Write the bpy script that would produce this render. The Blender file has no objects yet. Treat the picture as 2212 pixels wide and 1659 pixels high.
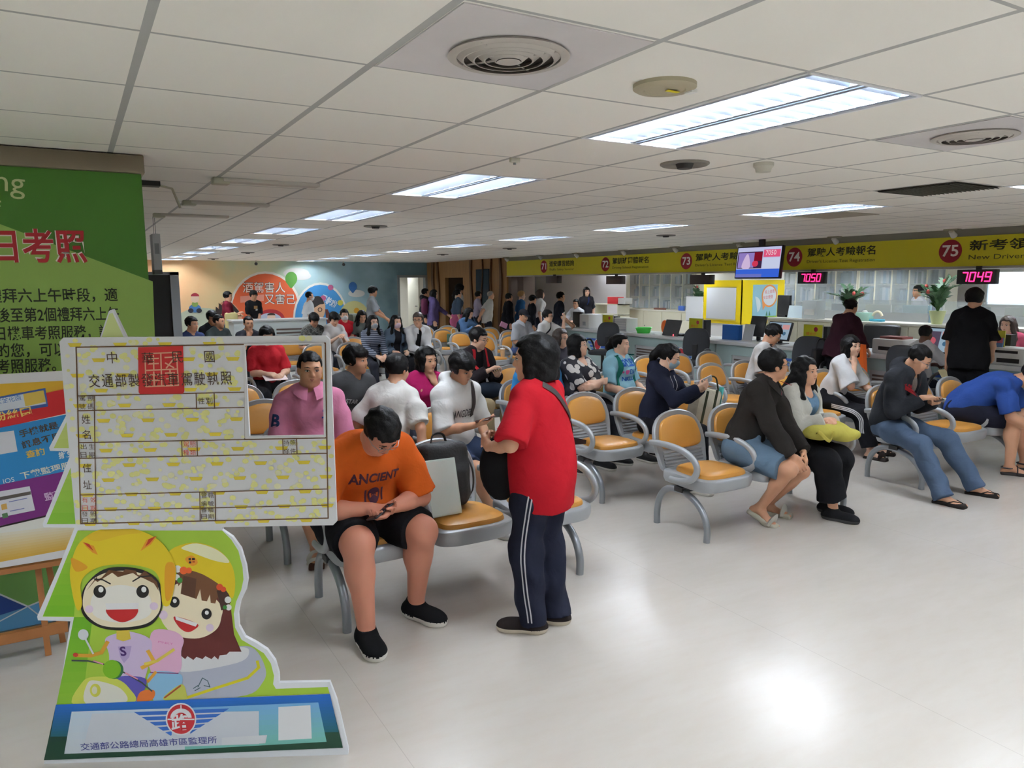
import bpy, bmesh, math, random
import numpy as np
from mathutils import Vector, Matrix
from mathutils.bvhtree import BVHTree

SC = bpy.context.scene
COL = SC.collection
PI = math.pi
rnd = random.Random(7)

# ------------------------------------------------------------------ camera
F_PX, YAW, PITCH, ROLL, CAM_H = 1598.0, 0.5320, -0.1365, -0.0052, 1.78
def cam_axes():
    cy, sy, cp, sp = math.cos(YAW), math.sin(YAW), math.cos(PITCH), math.sin(PITCH)
    f = np.array([sy*cp, cy*cp, sp]); r = np.array([cy, -sy, 0.0]); u = np.cross(r, f)
    cr, sr = math.cos(ROLL), math.sin(ROLL)
    return r*cr+u*sr, u*cr-r*sr, f
CR, CU, CF = cam_axes()
cd = bpy.data.cameras.new('camera'); cam = bpy.data.objects.new('camera', cd); COL.objects.link(cam)
cd.sensor_width = 36.0; cd.lens = F_PX/2212*36.0; cd.clip_start = 0.05; cd.clip_end = 100
cam.matrix_world = Matrix(((CR[0], CU[0], -CF[0], 0), (CR[1], CU[1], -CF[1], 0), (CR[2], CU[2], -CF[2], CAM_H), (0, 0, 0, 1)))
SC.camera = cam
SC.view_settings.view_transform = 'Standard'
SC.view_settings.look = 'None'
SC.view_settings.gamma = 1.0
SC.view_settings.use_curve_mapping = False
SC.view_settings.exposure = 1.36
SC.cycles.use_denoising = True
SC.cycles.max_bounces = 7
SC.cycles.diffuse_bounces = 5
SC.cycles.glossy_bounces = 3
SC.cycles.transmission_bounces = 4
SC.cycles.caustics_reflective = False
SC.cycles.caustics_refractive = False
SC.cycles.sample_clamp_indirect = 6.0
# brightness of the place: fluorescent tubes (in each fixture) and a little daylight from outside
TUBE = 74.0
W = bpy.data.worlds.new('world'); SC.world = W; W.use_nodes = True
W.node_tree.nodes['Background'].inputs[0].default_value = (0.85, 0.92, 1.0, 1)
W.node_tree.nodes['Background'].inputs[1].default_value = 0.6

def ray(x, y):
    return CR*((x-1106)/F_PX) + CU*((829.5-y)/F_PX) + CF
def at_z(x, y, z=0.0):
    d = ray(x, y); t = (z-CAM_H)/d[2]; return Vector((d[0]*t, d[1]*t, z))
def at_y(x, y, Y):
    d = ray(x, y); t = Y/d[1]; return Vector((d[0]*t, Y, CAM_H+d[2]*t))
def at_x(x, y, X):
    d = ray(x, y); t = X/d[0]; return Vector((X, d[1]*t, CAM_H+d[2]*t))

# ------------------------------------------------------------------ materials
def lin(c):
    return tuple(((v/255.0+0.055)/1.055)**2.4 if v/255.0 > 0.04045 else v/255.0/12.92 for v in c)
MATS = {}
def mat(name, rgb, rough=0.6, metal=0.0, noise=0.0, nscale=8.0, bump=0.0, bscale=60.0, emit=0.0, coat=0.0, alpha=1.0, trans=0.0, sss=0.0, spec=None):
    """procedural principled material; rgb is sRGB 0..255"""
    if name in MATS: return MATS[name]
    m = bpy.data.materials.new(name); m.use_nodes = True
    nt = m.node_tree; b = nt.nodes['Principled BSDF']
    c = lin(rgb)+(1.0,)
    b.inputs['Base Color'].default_value = c
    b.inputs['Roughness'].default_value = rough
    b.inputs['Metallic'].default_value = metal
    if coat: b.inputs['Coat Weight'].default_value = coat; b.inputs['Coat Roughness'].default_value = 0.08
    if spec is not None: b.inputs['Specular IOR Level'].default_value = spec
    if alpha < 1: b.inputs['Alpha'].default_value = alpha
    if trans: b.inputs['Transmission Weight'].default_value = trans
    if sss:
        b.inputs['Subsurface Weight'].default_value = sss; b.inputs['Subsurface Radius'].default_value = (0.012, 0.005, 0.003)
    if emit:
        b.inputs['Emission Color'].default_value = c; b.inputs['Emission Strength'].default_value = emit
    if noise or bump:
        tc = nt.nodes.new('ShaderNodeTexCoord')
    if noise:
        n = nt.nodes.new('ShaderNodeTexNoise'); n.inputs['Scale'].default_value = nscale; n.inputs['Detail'].default_value = 3
        nt.links.new(tc.outputs['Object'], n.inputs['Vector'])
        mx = nt.nodes.new('ShaderNodeMix'); mx.data_type = 'RGBA'
        mx.inputs[6].default_value = tuple(max(0, v*(1-noise)) for v in c[:3])+(1,)
        mx.inputs[7].default_value = tuple(min(1, v*(1+noise)) for v in c[:3])+(1,)
        nt.links.new(n.outputs['Fac'], mx.inputs[0]); nt.links.new(mx.outputs[2], b.inputs['Base Color'])
    if bump:
        n2 = nt.nodes.new('ShaderNodeTexNoise'); n2.inputs['Scale'].default_value = bscale; n2.inputs['Detail'].default_value = 3; n2.inputs['Distortion'].default_value = 0.5 if name.startswith('cloth') else 0.0
        nt.links.new(tc.outputs['Object'], n2.inputs['Vector'])
        bp = nt.nodes.new('ShaderNodeBump'); bp.inputs['Strength'].default_value = bump; bp.inputs['Distance'].default_value = 0.022 if name.startswith('cloth') else 0.01
        nt.links.new(n2.outputs['Fac'], bp.inputs['Height']); nt.links.new(bp.outputs['Normal'], b.inputs['Normal'])
    MATS[name] = m
    return m
def emat(name, rgb, strength):
    if name in MATS: return MATS[name]
    m = bpy.data.materials.new(name); m.use_nodes = True; nt = m.node_tree
    nt.nodes.remove(nt.nodes['Principled BSDF'])
    e = nt.nodes.new('ShaderNodeEmission'); e.inputs[0].default_value = lin(rgb)+(1,); e.inputs[1].default_value = strength
    nt.links.new(e.outputs[0], nt.nodes['Material Output'].inputs['Surface'])
    MATS[name] = m
    return m
def pm(rgb, rough=0.7):
    """printed ink of a colour"""
    return mat('ink_%d_%d_%d' % tuple(int(v) for v in rgb), rgb, rough)
def cloth(rgb, noise=0.12, bump=0.25):
    g_ = sum(rgb)/3; rgb = tuple(int(round((c*0.88+g_*0.12)*0.93)) for c in rgb)
    return mat('cloth_%d_%d_%d' % tuple(rgb), rgb, 0.95, noise=noise, nscale=7, bump=min(0.8, bump*2.2), bscale=9, spec=0.12)

# ------------------------------------------------------------------ mesh builder
class MB:
    def __init__(self):
        self.v = []; self.f = []; self.m = []; self.cur = 0
    def add(self, verts, faces):
        o = len(self.v); self.v.extend([tuple(p) for p in verts])
        for fc in faces: self.f.append([i+o for i in fc]); self.m.append(self.cur)
    def box(self, c, h, R=None, bev=0.0, seg=2):
        """box centred c with half sizes h, optional rotation and rounded edges"""
        c = Vector(c)
        if bev > 0:
            bm = bmesh.new(); bmesh.ops.create_cube(bm, size=2.0)
            for v in bm.verts: v.co = Vector((v.co.x*h[0], v.co.y*h[1], v.co.z*h[2]))
            bmesh.ops.bevel(bm, geom=list(bm.edges), offset=min(bev, min(h)*0.98), segments=seg, profile=0.5, affect='EDGES')
            bm.verts.ensure_lookup_table()
            vs = [v.co.copy() for v in bm.verts]; bm.verts.index_update(); fs = [[v.index for v in f.verts] for f in bm.faces]; bm.free()
        else:
            vs = [Vector((sx*h[0], sy*h[1], sz*h[2])) for sz in (-1, 1) for sy in (-1, 1) for sx in (-1, 1)]
            fs = [[0, 2, 3, 1], [4, 5, 7, 6], [0, 1, 5, 4], [1, 3, 7, 5], [3, 2, 6, 7], [2, 0, 4, 6]]
        if R is not None: vs = [R @ v for v in vs]
        self.add([c+v for v in vs], fs); return self
    def span(self, a, b, bev=0.0, seg=2):
        a, b = Vector(a), Vector(b); return self.box((a+b)/2, [abs(x)/2 for x in (b-a)], None, bev, seg)
    def tube(self, path, r, n=8, caps=True, flat=1.0, up=None):
        """tube along a path; r number or list; flat squashes the section"""
        P = [Vector(p) for p in path]; k = len(P)
        rs = r if isinstance(r, (list, tuple)) else [r]*k
        ref = Vector(up) if up else None
        rings = []; prevs = None
        for i in range(k):
            t = (P[min(i+1, k-1)]-P[max(i-1, 0)]).normalized()
            if ref is not None: s = t.cross(ref)
            elif prevs is None: s = t.orthogonal()
            else: s = prevs - t*prevs.dot(t)
            if s.length < 1e-6: s = t.orthogonal()
            s.normalize(); w = t.cross(s); prevs = s
            rings.append([P[i]+s*(rs[i]*math.cos(2*PI*j/n))+w*(rs[i]*flat*math.sin(2*PI*j/n)) for j in range(n)])
        vs = [p for rg in rings for p in rg]; fs = []
        for i in range(k-1):
            for j in range(n): fs.append([i*n+j, i*n+(j+1) % n, (i+1)*n+(j+1) % n, (i+1)*n+j])
        if caps: fs.append(list(range(n))[::-1]); fs.append([(k-1)*n+j for j in range(n)])
        self.add(vs, fs); return self
    def cyl(self, a, b, r, r2=None, n=16, caps=True):
        return self.tube([a, b], [r, r if r2 is None else r2], n, caps)
    def lathe(self, prof, c=(0, 0, 0), n=24, caps=True):
        vs = []; fs = []; k = len(prof)
        for (r, z) in prof:
            for j in range(n): vs.append((c[0]+r*math.cos(2*PI*j/n), c[1]+r*math.sin(2*PI*j/n), c[2]+z))
        for i in range(k-1):
            for j in range(n): fs.append([i*n+j, i*n+(j+1) % n, (i+1)*n+(j+1) % n, (i+1)*n+j])
        if caps: fs.append(list(range(n))[::-1]); fs.append([(k-1)*n+j for j in range(n)])
        self.add(vs, fs); return self
    def ell(self, c, r, R=None, n=12, m=8):
        c = Vector(c); vs = [Vector((0, 0, -r[2]))]; fs = []
        for i in range(1, m):
            a = PI*i/m-PI/2
            for j in range(n): vs.append(Vector((r[0]*math.cos(a)*math.cos(2*PI*j/n), r[1]*math.cos(a)*math.sin(2*PI*j/n), r[2]*math.sin(a))))
        vs.append(Vector((0, 0, r[2]))); L = len(vs)-1
        for j in range(n):
            fs.append([0, 1+(j+1) % n, 1+j]); fs.append([L, L-n+j, L-n+(j+1) % n])
        for i in range(m-2):
            for j in range(n): fs.append([1+i*n+j, 1+i*n+(j+1) % n, 1+(i+1)*n+(j+1) % n, 1+(i+1)*n+j])
        if R is not None: vs = [R @ v for v in vs]
        self.add([c+v for v in vs], fs); return self
    def prism(self, pts, d, O=(0, 0, 0), u=(1, 0, 0), v=(0, 1, 0)):
        """outline pts (2d) in plane O,u,v pushed by vector d"""
        O, u, v, d = Vector(O), Vector(u), Vector(v), Vector(d)
        A = [O+u*p[0]+v*p[1] for p in pts]; n = len(A)
        self.add(A+[a+d for a in A], [list(range(n))[::-1], [n+i for i in range(n)]]+[[i, (i+1) % n, n+(i+1) % n, n+i] for i in range(n)])
        return self
    def grid(self, rows):
        n = len(rows[0]); vs = [p for r in rows for p in r]
        self.add(vs, [[i*n+j, i*n+j+1, (i+1)*n+j+1, (i+1)*n+j] for i in range(len(rows)-1) for j in range(n-1)]); return self
    def build(self, name, mats, parent=None, loc=None, smooth=40, fixn=True):
        if not isinstance(mats, (list, tuple)): mats = [mats]
        me = bpy.data.meshes.new(name); me.from_pydata(self.v, [], self.f)
        for q in mats: me.materials.append(q)
        if len(mats) > 1: me.polygons.foreach_set('material_index', self.m)
        if fixn:
            bm = bmesh.new(); bm.from_mesh(me); bmesh.ops.recalc_face_normals(bm, faces=list(bm.faces)); bm.to_mesh(me); bm.free()
        if smooth:
            me.polygons.foreach_set('use_smooth', [True]*len(me.polygons)); me.set_sharp_from_angle(angle=math.radians(smooth))
        me.update()
        o = bpy.data.objects.new(name, me); COL.objects.link(o)
        if parent is not None: o.parent = parent
        if loc is not None: o.location = loc
        return o
def thing(o, label, cat, group=None):
    o['label'] = label; o['category'] = cat
    if group: o['group'] = group
    return o
def empty(name, label, cat, loc=(0, 0, 0), rz=0.0, group=None):
    o = bpy.data.objects.new(name, None); COL.objects.link(o); o.location = loc; o.rotation_euler = (0, 0, rz)
    o.empty_display_size = 0.1
    return thing(o, label, cat, group)
def struct(o):
    o['kind'] = 'structure'; return o
def dup(root, loc, rz=None, label=None, group=None):
    r = root.copy(); COL.objects.link(r); r.location = loc
    if rz is not None: r.rotation_euler = (0, 0, rz)
    if label: r['label'] = label
    if group: r['group'] = group
    for ch in root.children:
        c = ch.copy(); COL.objects.link(c); c.parent = r
        for g in ch.children:
            d = g.copy(); COL.objects.link(d); d.parent = c
    return r
def bez(p0, p1, p2, p3, n=10):
    P = [Vector(p) for p in (p0, p1, p2, p3)]; out = []
    for i in range(n+1):
        t = i/n; out.append(P[0]*(1-t)**3+P[1]*3*t*(1-t)**2+P[2]*3*t*t*(1-t)+P[3]*t**3)
    return out
def smooth_path(pts, n=6):
    """Catmull-Rom through points"""
    P = [Vector(p) for p in pts]; P = [P[0]*2-P[1]]+P+[P[-1]*2-P[-2]]; out = []
    for i in range(1, len(P)-2):
        for k in range(n):
            t = k/n; a, b, c, d = P[i-1], P[i], P[i+1], P[i+2]
            out.append(0.5*((2*b)+(c-a)*t+(2*a-5*b+4*c-d)*t*t+(3*b-3*c+d-a)*t**3))
    out.append(P[-2]); return out

# ------------------------------------------------------------------ writing and printed artwork
def text_mesh(s, bold=0.0):
    """mesh data of a line of text, unit size: returns verts (2d) and faces"""
    cu = bpy.data.curves.new('lettering', 'FONT'); cu.body = s; cu.size = 1.0; cu.offset = bold; cu.resolution_u = 3
    o = bpy.data.objects.new('lettering', cu); COL.objects.link(o)
    dg = bpy.context.evaluated_depsgraph_get(); dg.update()
    me = bpy.data.meshes.new_from_object(o.evaluated_get(dg))
    vs = [v.co.copy() for v in me.vertices]; fs = [list(p.vertices) for p in me.polygons]
    bpy.data.objects.remove(o); bpy.data.curves.remove(cu); bpy.data.meshes.remove(me)
    return vs, fs
TEXTS = {}
class Art:
    """flat print on a plane: O origin, u right, v up, n towards the reader"""
    def __init__(self, O, u, v, step=0.0005):
        self.O, self.u, self.v = Vector(O), Vector(u).normalized(), Vector(v).normalized()
        self.n = self.u.cross(self.v).normalized(); self.mb = MB(); self.mats = []; self.z = step; self.step = step
        self.tr = None
    def p3(self, p, z): return self.O+self.u*p[0]+self.v*p[1]+self.n*z
    def px(self, x, y):
        """pixel of the photograph to plane coordinates"""
        d = Vector(ray(x, y)); C = Vector((0, 0, CAM_H)); t = (self.O-C).dot(self.n)/d.dot(self.n)
        q = C+d*t-self.O; return (q.dot(self.u), q.dot(self.v))
    def _m(self, m):
        if not isinstance(m, bpy.types.Material): m = pm(m)
        if m not in self.mats: self.mats.append(m)
        self.mb.cur = self.mats.index(m)
    def T(self, pts): return [self.tr(*p) for p in pts] if self.tr else pts
    def poly(self, pts, m, up=True):
        if up: self.z += self.step
        self._m(m); P = self.T(pts)
        self.mb.add([self.p3(p, self.z) for p in P], [list(range(len(P)))])
    def rect(self, x0, y0, x1, y1, m, up=True): self.poly([(x0, y0), (x1, y0), (x1, y1), (x0, y1)], m, up)
    def oval(self, cx, cy, rx, ry, m, n=28, a0=0, a1=360, up=True):
        k = [math.radians(a0+(a1-a0)*i/n) for i in range(n+1 if a1-a0 < 360 else n)]
        self.poly([(cx+rx*math.cos(a), cy+ry*math.sin(a)) for a in k], m, up)
    def blob(self, pts, m, n=5, up=True):
        """smooth closed outline through points"""
        P = [Vector((p[0], p[1], 0)) for p in pts]; N = len(P); out = []
        for i in range(N):
            a, b, c, d = P[i-1], P[i], P[(i+1) % N], P[(i+2) % N]
            for k in range(n):
                t = k/n; q = 0.5*((2*b)+(c-a)*t+(2*a-5*b+4*c-d)*t*t+(3*b-3*c+d-a)*t**3); out.append((q.x, q.y))
        self.poly(out, m, up)
    def line(self, pts, w, m, up=True):
        """stroke of width w (plane metres) through points"""
        if up: self.z += self.step
        self._m(m); P = [Vector(p) for p in self.T(pts)]
        for a, b in zip(P, P[1:]):
            t = (b-a).normalized(); s = Vector((-t.y, t.x))*w/2; e = t*w*0.3
            self.mb.add([self.p3(q, self.z) for q in (a-s-e, b-s+e, b+s+e, a+s-e)], [[0, 1, 2, 3]])
    def text(self, s, A, B, m, h=None, bold=0.0, up=True, slant=0.0):
        """text fitted on the baseline A to B; h = height of a full character in metres"""
        if up: self.z += self.step
        self._m(m)
        key = (s, bold)
        if key not in TEXTS: TEXTS[key] = text_mesh(s, bold)
        vs, fs = TEXTS[key]
        if not vs: return
        A, B = [Vector(q) for q in self.T([A, B])]
        x0 = min(v.x for v in vs); x1 = max(v.x for v in vs); y0 = min(v.y for v in vs); y1 = max(v.y for v in vs)
        k = (B-A).length/(x1-x0); ky = k if h is None else h/(y1-y0)
        e = (B-A).normalized(); g = Vector((-e.y, e.x))
        self.mb.add([self.p3(A+e*((v.x-x0)*k+slant*(v.y-y0)*ky)+g*((v.y-y0)*ky), self.z) for v in vs], fs)
    def grad(self, quad, c0, c1, n=10, vertical=True):
        """printed colour blend inside a quad (bl, br, tr, tl), from bottom c0 to top c1"""
        self.z += self.step
        bl, br, tr, tl = [Vector(q) for q in self.T(quad)]
        tr_ = self.tr; self.tr = None
        for i in range(n):
            a, b = i/n, (i+1)/n; c = [c0[k]+(c1[k]-c0[k])*(i+0.5)/n for k in range(3)]
            if vertical: q = [bl.lerp(tl, a), br.lerp(tr, a), br.lerp(tr, b), bl.lerp(tl, b)]
            else: q = [bl.lerp(br, a), bl.lerp(br, b), tl.lerp(tr, b), tl.lerp(tr, a)]
            self.poly([tuple(p) for p in q], c, up=False)
        self.tr = tr_
    def build(self, name, parent=None):
        return self.mb.build(name, self.mats, parent, smooth=0, fixn=False)

# ------------------------------------------------------------------ the setting
CEIL = 2.43; GX, GY, TILE = 0.2121, 2.2286, 0.61
def gx(i): return GX+TILE*i
def gy(j): return GY+TILE*j
def node_mat(name):
    m = bpy.data.materials.new(name); m.use_nodes = True; MATS[name] = m
    return m, m.node_tree, m.node_tree.nodes['Principled BSDF']
def math_n(nt, op, a, b=None, c=None):
    n = nt.nodes.new('ShaderNodeMath'); n.operation = op
    for i, v in enumerate((a, b, c)):
        if v is None: continue
        if isinstance(v, (int, float)): n.inputs[i].default_value = v
        else: nt.links.new(v, n.inputs[i])
    return n.outputs[0]
def mixc(nt, fac, a, b):
    n = nt.nodes.new('ShaderNodeMix'); n.data_type = 'RGBA'
    if isinstance(fac, (int, float)): n.inputs[0].default_value = fac
    else: nt.links.new(fac, n.inputs[0])
    for i, v in ((6, a), (7, b)):
        if isinstance(v, tuple): n.inputs[i].default_value = v+(1,) if len(v) == 3 else v
        else: nt.links.new(v, n.inputs[i])
    return n.outputs[2]
# ceiling tiles in a grid of grey bars
mc, nt, bs = node_mat('ceiling_tiles')
tc = nt.nodes.new('ShaderNodeTexCoord'); sp = nt.nodes.new('ShaderNodeSeparateXYZ'); nt.links.new(tc.outputs['Object'], sp.inputs[0])
dx = math_n(nt, 'PINGPONG', math_n(nt, 'DIVIDE', math_n(nt, 'ADD', sp.outputs[0], 61-GX), TILE), 0.5)
dy = math_n(nt, 'PINGPONG', math_n(nt, 'DIVIDE', math_n(nt, 'ADD', sp.outputs[1], 61-GY), TILE), 0.5)
ln = math_n(nt, 'MAXIMUM', math_n(nt, 'LESS_THAN', dx, 0.0125/TILE), math_n(nt, 'LESS_THAN', dy, 0.007/TILE))
nz = nt.nodes.new('ShaderNodeTexNoise'); nz.inputs['Scale'].default_value = 0.9; nt.links.new(tc.outputs['Object'], nz.inputs['Vector'])
cA = mixc(nt, nz.outputs['Fac'], lin((240, 238, 230)), lin((246, 244, 237)))
nt.links.new(mixc(nt, ln, cA, lin((176, 177, 174))), bs.inputs['Base Color']); bs.inputs['Roughness'].default_value = 0.75
# cream vinyl floor, worn polish
mf, nt, bs = node_mat('cream_vinyl_floor')
tc = nt.nodes.new('ShaderNodeTexCoord'); mp = nt.nodes.new('ShaderNodeMapping'); mp.inputs['Scale'].default_value = (0.9, 3.2, 1); mp.inputs['Rotation'].default_value = (0, 0, 0.5)
nt.links.new(tc.outputs['Object'], mp.inputs[0])
n1 = nt.nodes.new('ShaderNodeTexNoise'); n1.inputs['Scale'].default_value = 1.6; n1.inputs['Detail'].default_value = 5; nt.links.new(mp.outputs[0], n1.inputs['Vector'])
n2 = nt.nodes.new('ShaderNodeTexNoise'); n2.inputs['Scale'].default_value = 7; n2.inputs['Detail'].default_value = 6; nt.links.new(mp.outputs[0], n2.inputs['Vector'])
ca = mixc(nt, n1.outputs['Fac'], lin((192, 185, 176)), lin((205, 200, 194)))
ca = mixc(nt, math_n(nt, 'MULTIPLY', math_n(nt, 'MAXIMUM', math_n(nt, 'SUBTRACT', n2.outputs['Fac'], 0.45), 0.0), 0.7), ca, lin((190, 178, 163)))
sp = nt.nodes.new('ShaderNodeSeparateXYZ'); nt.links.new(tc.outputs['Object'], sp.inputs[0])
sx = math_n(nt, 'PINGPONG', math_n(nt, 'DIVIDE', math_n(nt, 'ADD', sp.outputs[0], 41.04), 2.0), 0.5)
ca = mixc(nt, math_n(nt, 'MULTIPLY', math_n(nt, 'LESS_THAN', sx, 0.0009), 0.35), ca, lin((150, 143, 135)))
nt.links.new(ca, bs.inputs['Base Color'])
rr = math_n(nt, 'ADD', math_n(nt, 'MULTIPLY', n2.outputs['Fac'], 0.16), 0.19)
bs.inputs['Roughness'].default_value = 0.22; bs.inputs['Specular IOR Level'].default_value = 0.5
# wood panelling
mw, nt, bs = node_mat('wood_panelling')
tc = nt.nodes.new('ShaderNodeTexCoord'); mp = nt.nodes.new('ShaderNodeMapping'); mp.inputs['Scale'].default_value = (6, 6, 0.5); nt.links.new(tc.outputs['Object'], mp.inputs[0])
n1 = nt.nodes.new('ShaderNodeTexNoise'); n1.inputs['Scale'].default_value = 3; n1.inputs['Detail'].default_value = 5; nt.links.new(mp.outputs[0], n1.inputs['Vector'])
nt.links.new(mixc(nt, n1.outputs['Fac'], lin((118, 84, 48)), lin((168, 126, 76))), bs.inputs['Base Color']); bs.inputs['Roughness'].default_value = 0.5
# mural ground: orange at the left through cream and green to blue at the right
mm, nt, bs = node_mat('mural_paint')
tc = nt.nodes.new('ShaderNodeTexCoord'); sp = nt.nodes.new('ShaderNodeSeparateXYZ'); nt.links.new(tc.outputs['Object'], sp.inputs[0])
nz = nt.nodes.new('ShaderNodeTexNoise'); nz.inputs['Scale'].default_value = 0.9; nz.inputs['Detail'].default_value = 3; nt.links.new(tc.outputs['Object'], nz.inputs['Vector'])
fx = math_n(nt, 'ADD', math_n(nt, 'DIVIDE', math_n(nt, 'SUBTRACT', sp.outputs[0], 1.5), 7.5), math_n(nt, 'MULTIPLY', math_n(nt, 'SUBTRACT', nz.outputs['Fac'], 0.5), 0.55))
rp = nt.nodes.new('ShaderNodeValToRGB'); nt.links.new(fx, rp.inputs[0])
el = rp.color_ramp.elements
el[0].position = 0.0; el[0].color = lin((240, 184, 136))+(1,); el[1].position = 1.0; el[1].color = lin((112, 144, 154))+(1,)
for pos, c in ((0.16, (238, 200, 150)), (0.32, (230, 210, 160)), (0.48, (196, 212, 184)), (0.62, (178, 204, 202)), (0.78, (164, 194, 206)), (0.9, (142, 174, 184))):
    e = el.new(pos); e.color = lin(c)+(1,)
nt.links.new(rp.outputs[0], bs.inputs['Base Color']); bs.inputs['Roughness'].default_value = 0.6

M_WHITE = mat('white_paint', (226, 224, 218), 0.7, noise=0.03, nscale=2)
M_STAFFW = mat('staff_wall_white', (238, 234, 236), 0.7)
M_GREYMETAL = mat('grey_metal', (150, 152, 152), 0.4, 0.7)
M_CHROME = mat('chrome', (205, 205, 205), 0.15, 1.0)
M_BLACK = mat('black_plastic', (22, 22, 24), 0.45)
M_DARKGREY = mat('dark_grey_plastic', (62, 63, 66), 0.6)
M_PWHITE = mat('white_plastic', (222, 222, 220), 0.4)
M_PAPER = mat('white_paper', (236, 236, 234), 0.8)

X0, X1, Y0, Y1 = -5.0, 15.6, -6.5, 22.3
DOORX0, DOORX1 = 8.95, 9.92
struct(MB().span((X0, Y0, -0.1), (X1, Y1+5, 0)).build('floor', mf, smooth=0))
# fixtures cut into the ceiling: column 1 and column 2, plus lights added to brighten staff side, corridor and licence sign
FIX = [(2.0421, 1.62+2.44*k) for k in range(-2, 8)] + [(5.7021, 1.62+2.44*k) for k in range(-2, 8)] + [(2.0421, 20.95), (5.7021, 20.95)] + [(gx(0), 1.62+2.44*k) for k in (-2, -1)] + [(gx(6), 1.62+2.44*k) for k in (-2, -1)] + [(gx(14), 22.9), (gx(14), 24.4), (gx(15)+0.1, 25.6)] + [(gx(17), 1.62+2.44*k) for k in (-1, 0, 1, 2, 3, 4, 5, 6)] + [(gx(21), 1.62+2.44*k) for k in (0, 1, 2, 3, 4, 5, 6)] + [(gx(-5), 1.62+2.44*k) for k in (-2, -1, 0)]
HOLES = [(x+0.005, x+TILE-0.005, y+0.005, y+1.22-0.005) for x, y in FIX]
xs = sorted(set([X0, X1]+[q for h in HOLES for q in h[:2]])); ys = sorted(set([Y0, Y1+5]+[q for h in HOLES for q in h[2:]]))
cb = MB()
for a, b in zip(xs, xs[1:]):
    for c, d in zip(ys, ys[1:]):
        mx_, my_ = (a+b)/2, (c+d)/2
        if any(h[0] < mx_ < h[1] and h[2] < my_ < h[3] for h in HOLES): continue
        cb.add([(a, c, CEIL), (b, c, CEIL), (b, d, CEIL), (a, d, CEIL)], [[0, 3, 2, 1]])
bmc = bmesh.new()
struct(cb.build('ceiling', mc, smooth=0, fixn=False)); bmc.free()
# back wall with the mural, door opening at its right end
w = MB(); w.span((X0, Y1, 0), (DOORX0, Y1+0.15, CEIL)); w.span((DOORX0, Y1, 1.97), (X1, Y1+0.15, CEIL)); w.span((DOORX1+0.15, Y1, 0), (X1, Y1+0.15, 1.97))
struct(w.build('wall_back', mm, smooth=0))
struct(MB().span((X0-0.12, Y0, 0), (X0, Y1+5, CEIL)).build('wall_left', M_WHITE, smooth=0))
struct(MB().span((X0, Y0-0.12, 0), (X1, Y0, CEIL)).build('wall_front', M_WHITE, smooth=0))
struct(MB().span((X1, Y0, 0), (X1+0.12, 5.9, CEIL)).span((X1, 8.0, 0), (X1+0.12, Y1+5, CEIL)).span((X1, 5.9, 0), (X1+0.12, 8.0, 1.25)).span((X1, 5.9, 1.98), (X1+0.12, 8.0, CEIL)).build('wall_right', M_STAFFW, smooth=0))
struct(MB().span((X0, Y1+5, 0), (X1, Y1+5.12, CEIL)).build('wall_corridor', mat('corridor_cream', (236, 230, 214), 0.7), smooth=0))
struct(MB().span((8.7, Y1+4.97, 0), (10.3, Y1+5, 0.24)).build('baseboard_corridor', mat('red_brown_base', (132, 60, 50), 0.5), smooth=0))
# window in the staff side wall: bright panes
wf = MB()
for y in (5.9, 6.93, 7.96): wf.span((X1-0.02, y, 1.25), (X1+0.1, y+0.05, 1.98))
for z in (1.25, 1.93): wf.span((X1-0.02, 5.9, z), (X1+0.1, 8.0, z+0.05))
wo = struct(wf.build('window_1', mat('window_frame', (216, 216, 212), 0.5), smooth=0))
MB().span((X1+0.05, 5.9, 1.25), (X1+0.055, 8.0, 1.98)).build('pane', mat('window_pane', (240, 250, 255), 0.05, trans=1.0), wo, smooth=0)
struct(MB().span((X1+0.6, 4.4, 0.5), (X1+0.62, 9.5, 2.9)).build('outside_daylight', emat('daylit_outside', (225, 240, 255), 1.2), smooth=0))
# wood panelled wall in the plane of the counter banner, with a doorway and a dark screen
WX = 9.95
ww = MB()
ww.span((WX, 17.15, 0), (WX+0.12, 19.73, CEIL)); ww.span((WX, 20.95, 0), (WX+0.12, Y1, CEIL)); ww.span((WX, 19.73, 1.93), (WX+0.12, 20.95, CEIL))
struct(ww.build('wall_wood', mw, smooth=0))
wb = MB()
for y, t in ((17.45, 0.10), (17.95, 0.05), (18.5, 0.05), (19.15, 0.12), (21.4, 0.09), (21.75, 0.14)):
    k = [(y+0.05*math.sin(z*3.1+y*5), z) for z in np.linspace(0, CEIL-0.005, 12)]
    pts = [(a-t/2, b) for a, b in k]+[(a+t/2+0.03*math.sin(b*2.3+y), b) for a, b in k[::-1]]
    wb.prism(pts, (-0.05, 0, 0), (WX-0.002, 0, 0), (0, 1, 0), (0, 0, 1))
struct(wb.build('trim_1', mat('wood_relief', (96, 66, 36), 0.5, noise=0.25, nscale=5), smooth=0))
struct(MB().span((WX+0.13, 19.6, 0), (WX+1.6, 19.63, CEIL)).span((WX+0.13, 21.05, 0), (WX+1.6, 21.08, CEIL)).span((WX+1.57, 19.6, 0), (WX+1.6, 21.08, CEIL)).build('wall_alcove', mat('alcove_brown', (92, 74, 56), 0.7), smooth=0))
struct(MB().span((WX-0.03, 18.1, 0.9), (WX, 18.85, 2.15)).build('window_2', mat('dark_blue_glass', (24, 32, 48), 0.15), smooth=0))
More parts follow.
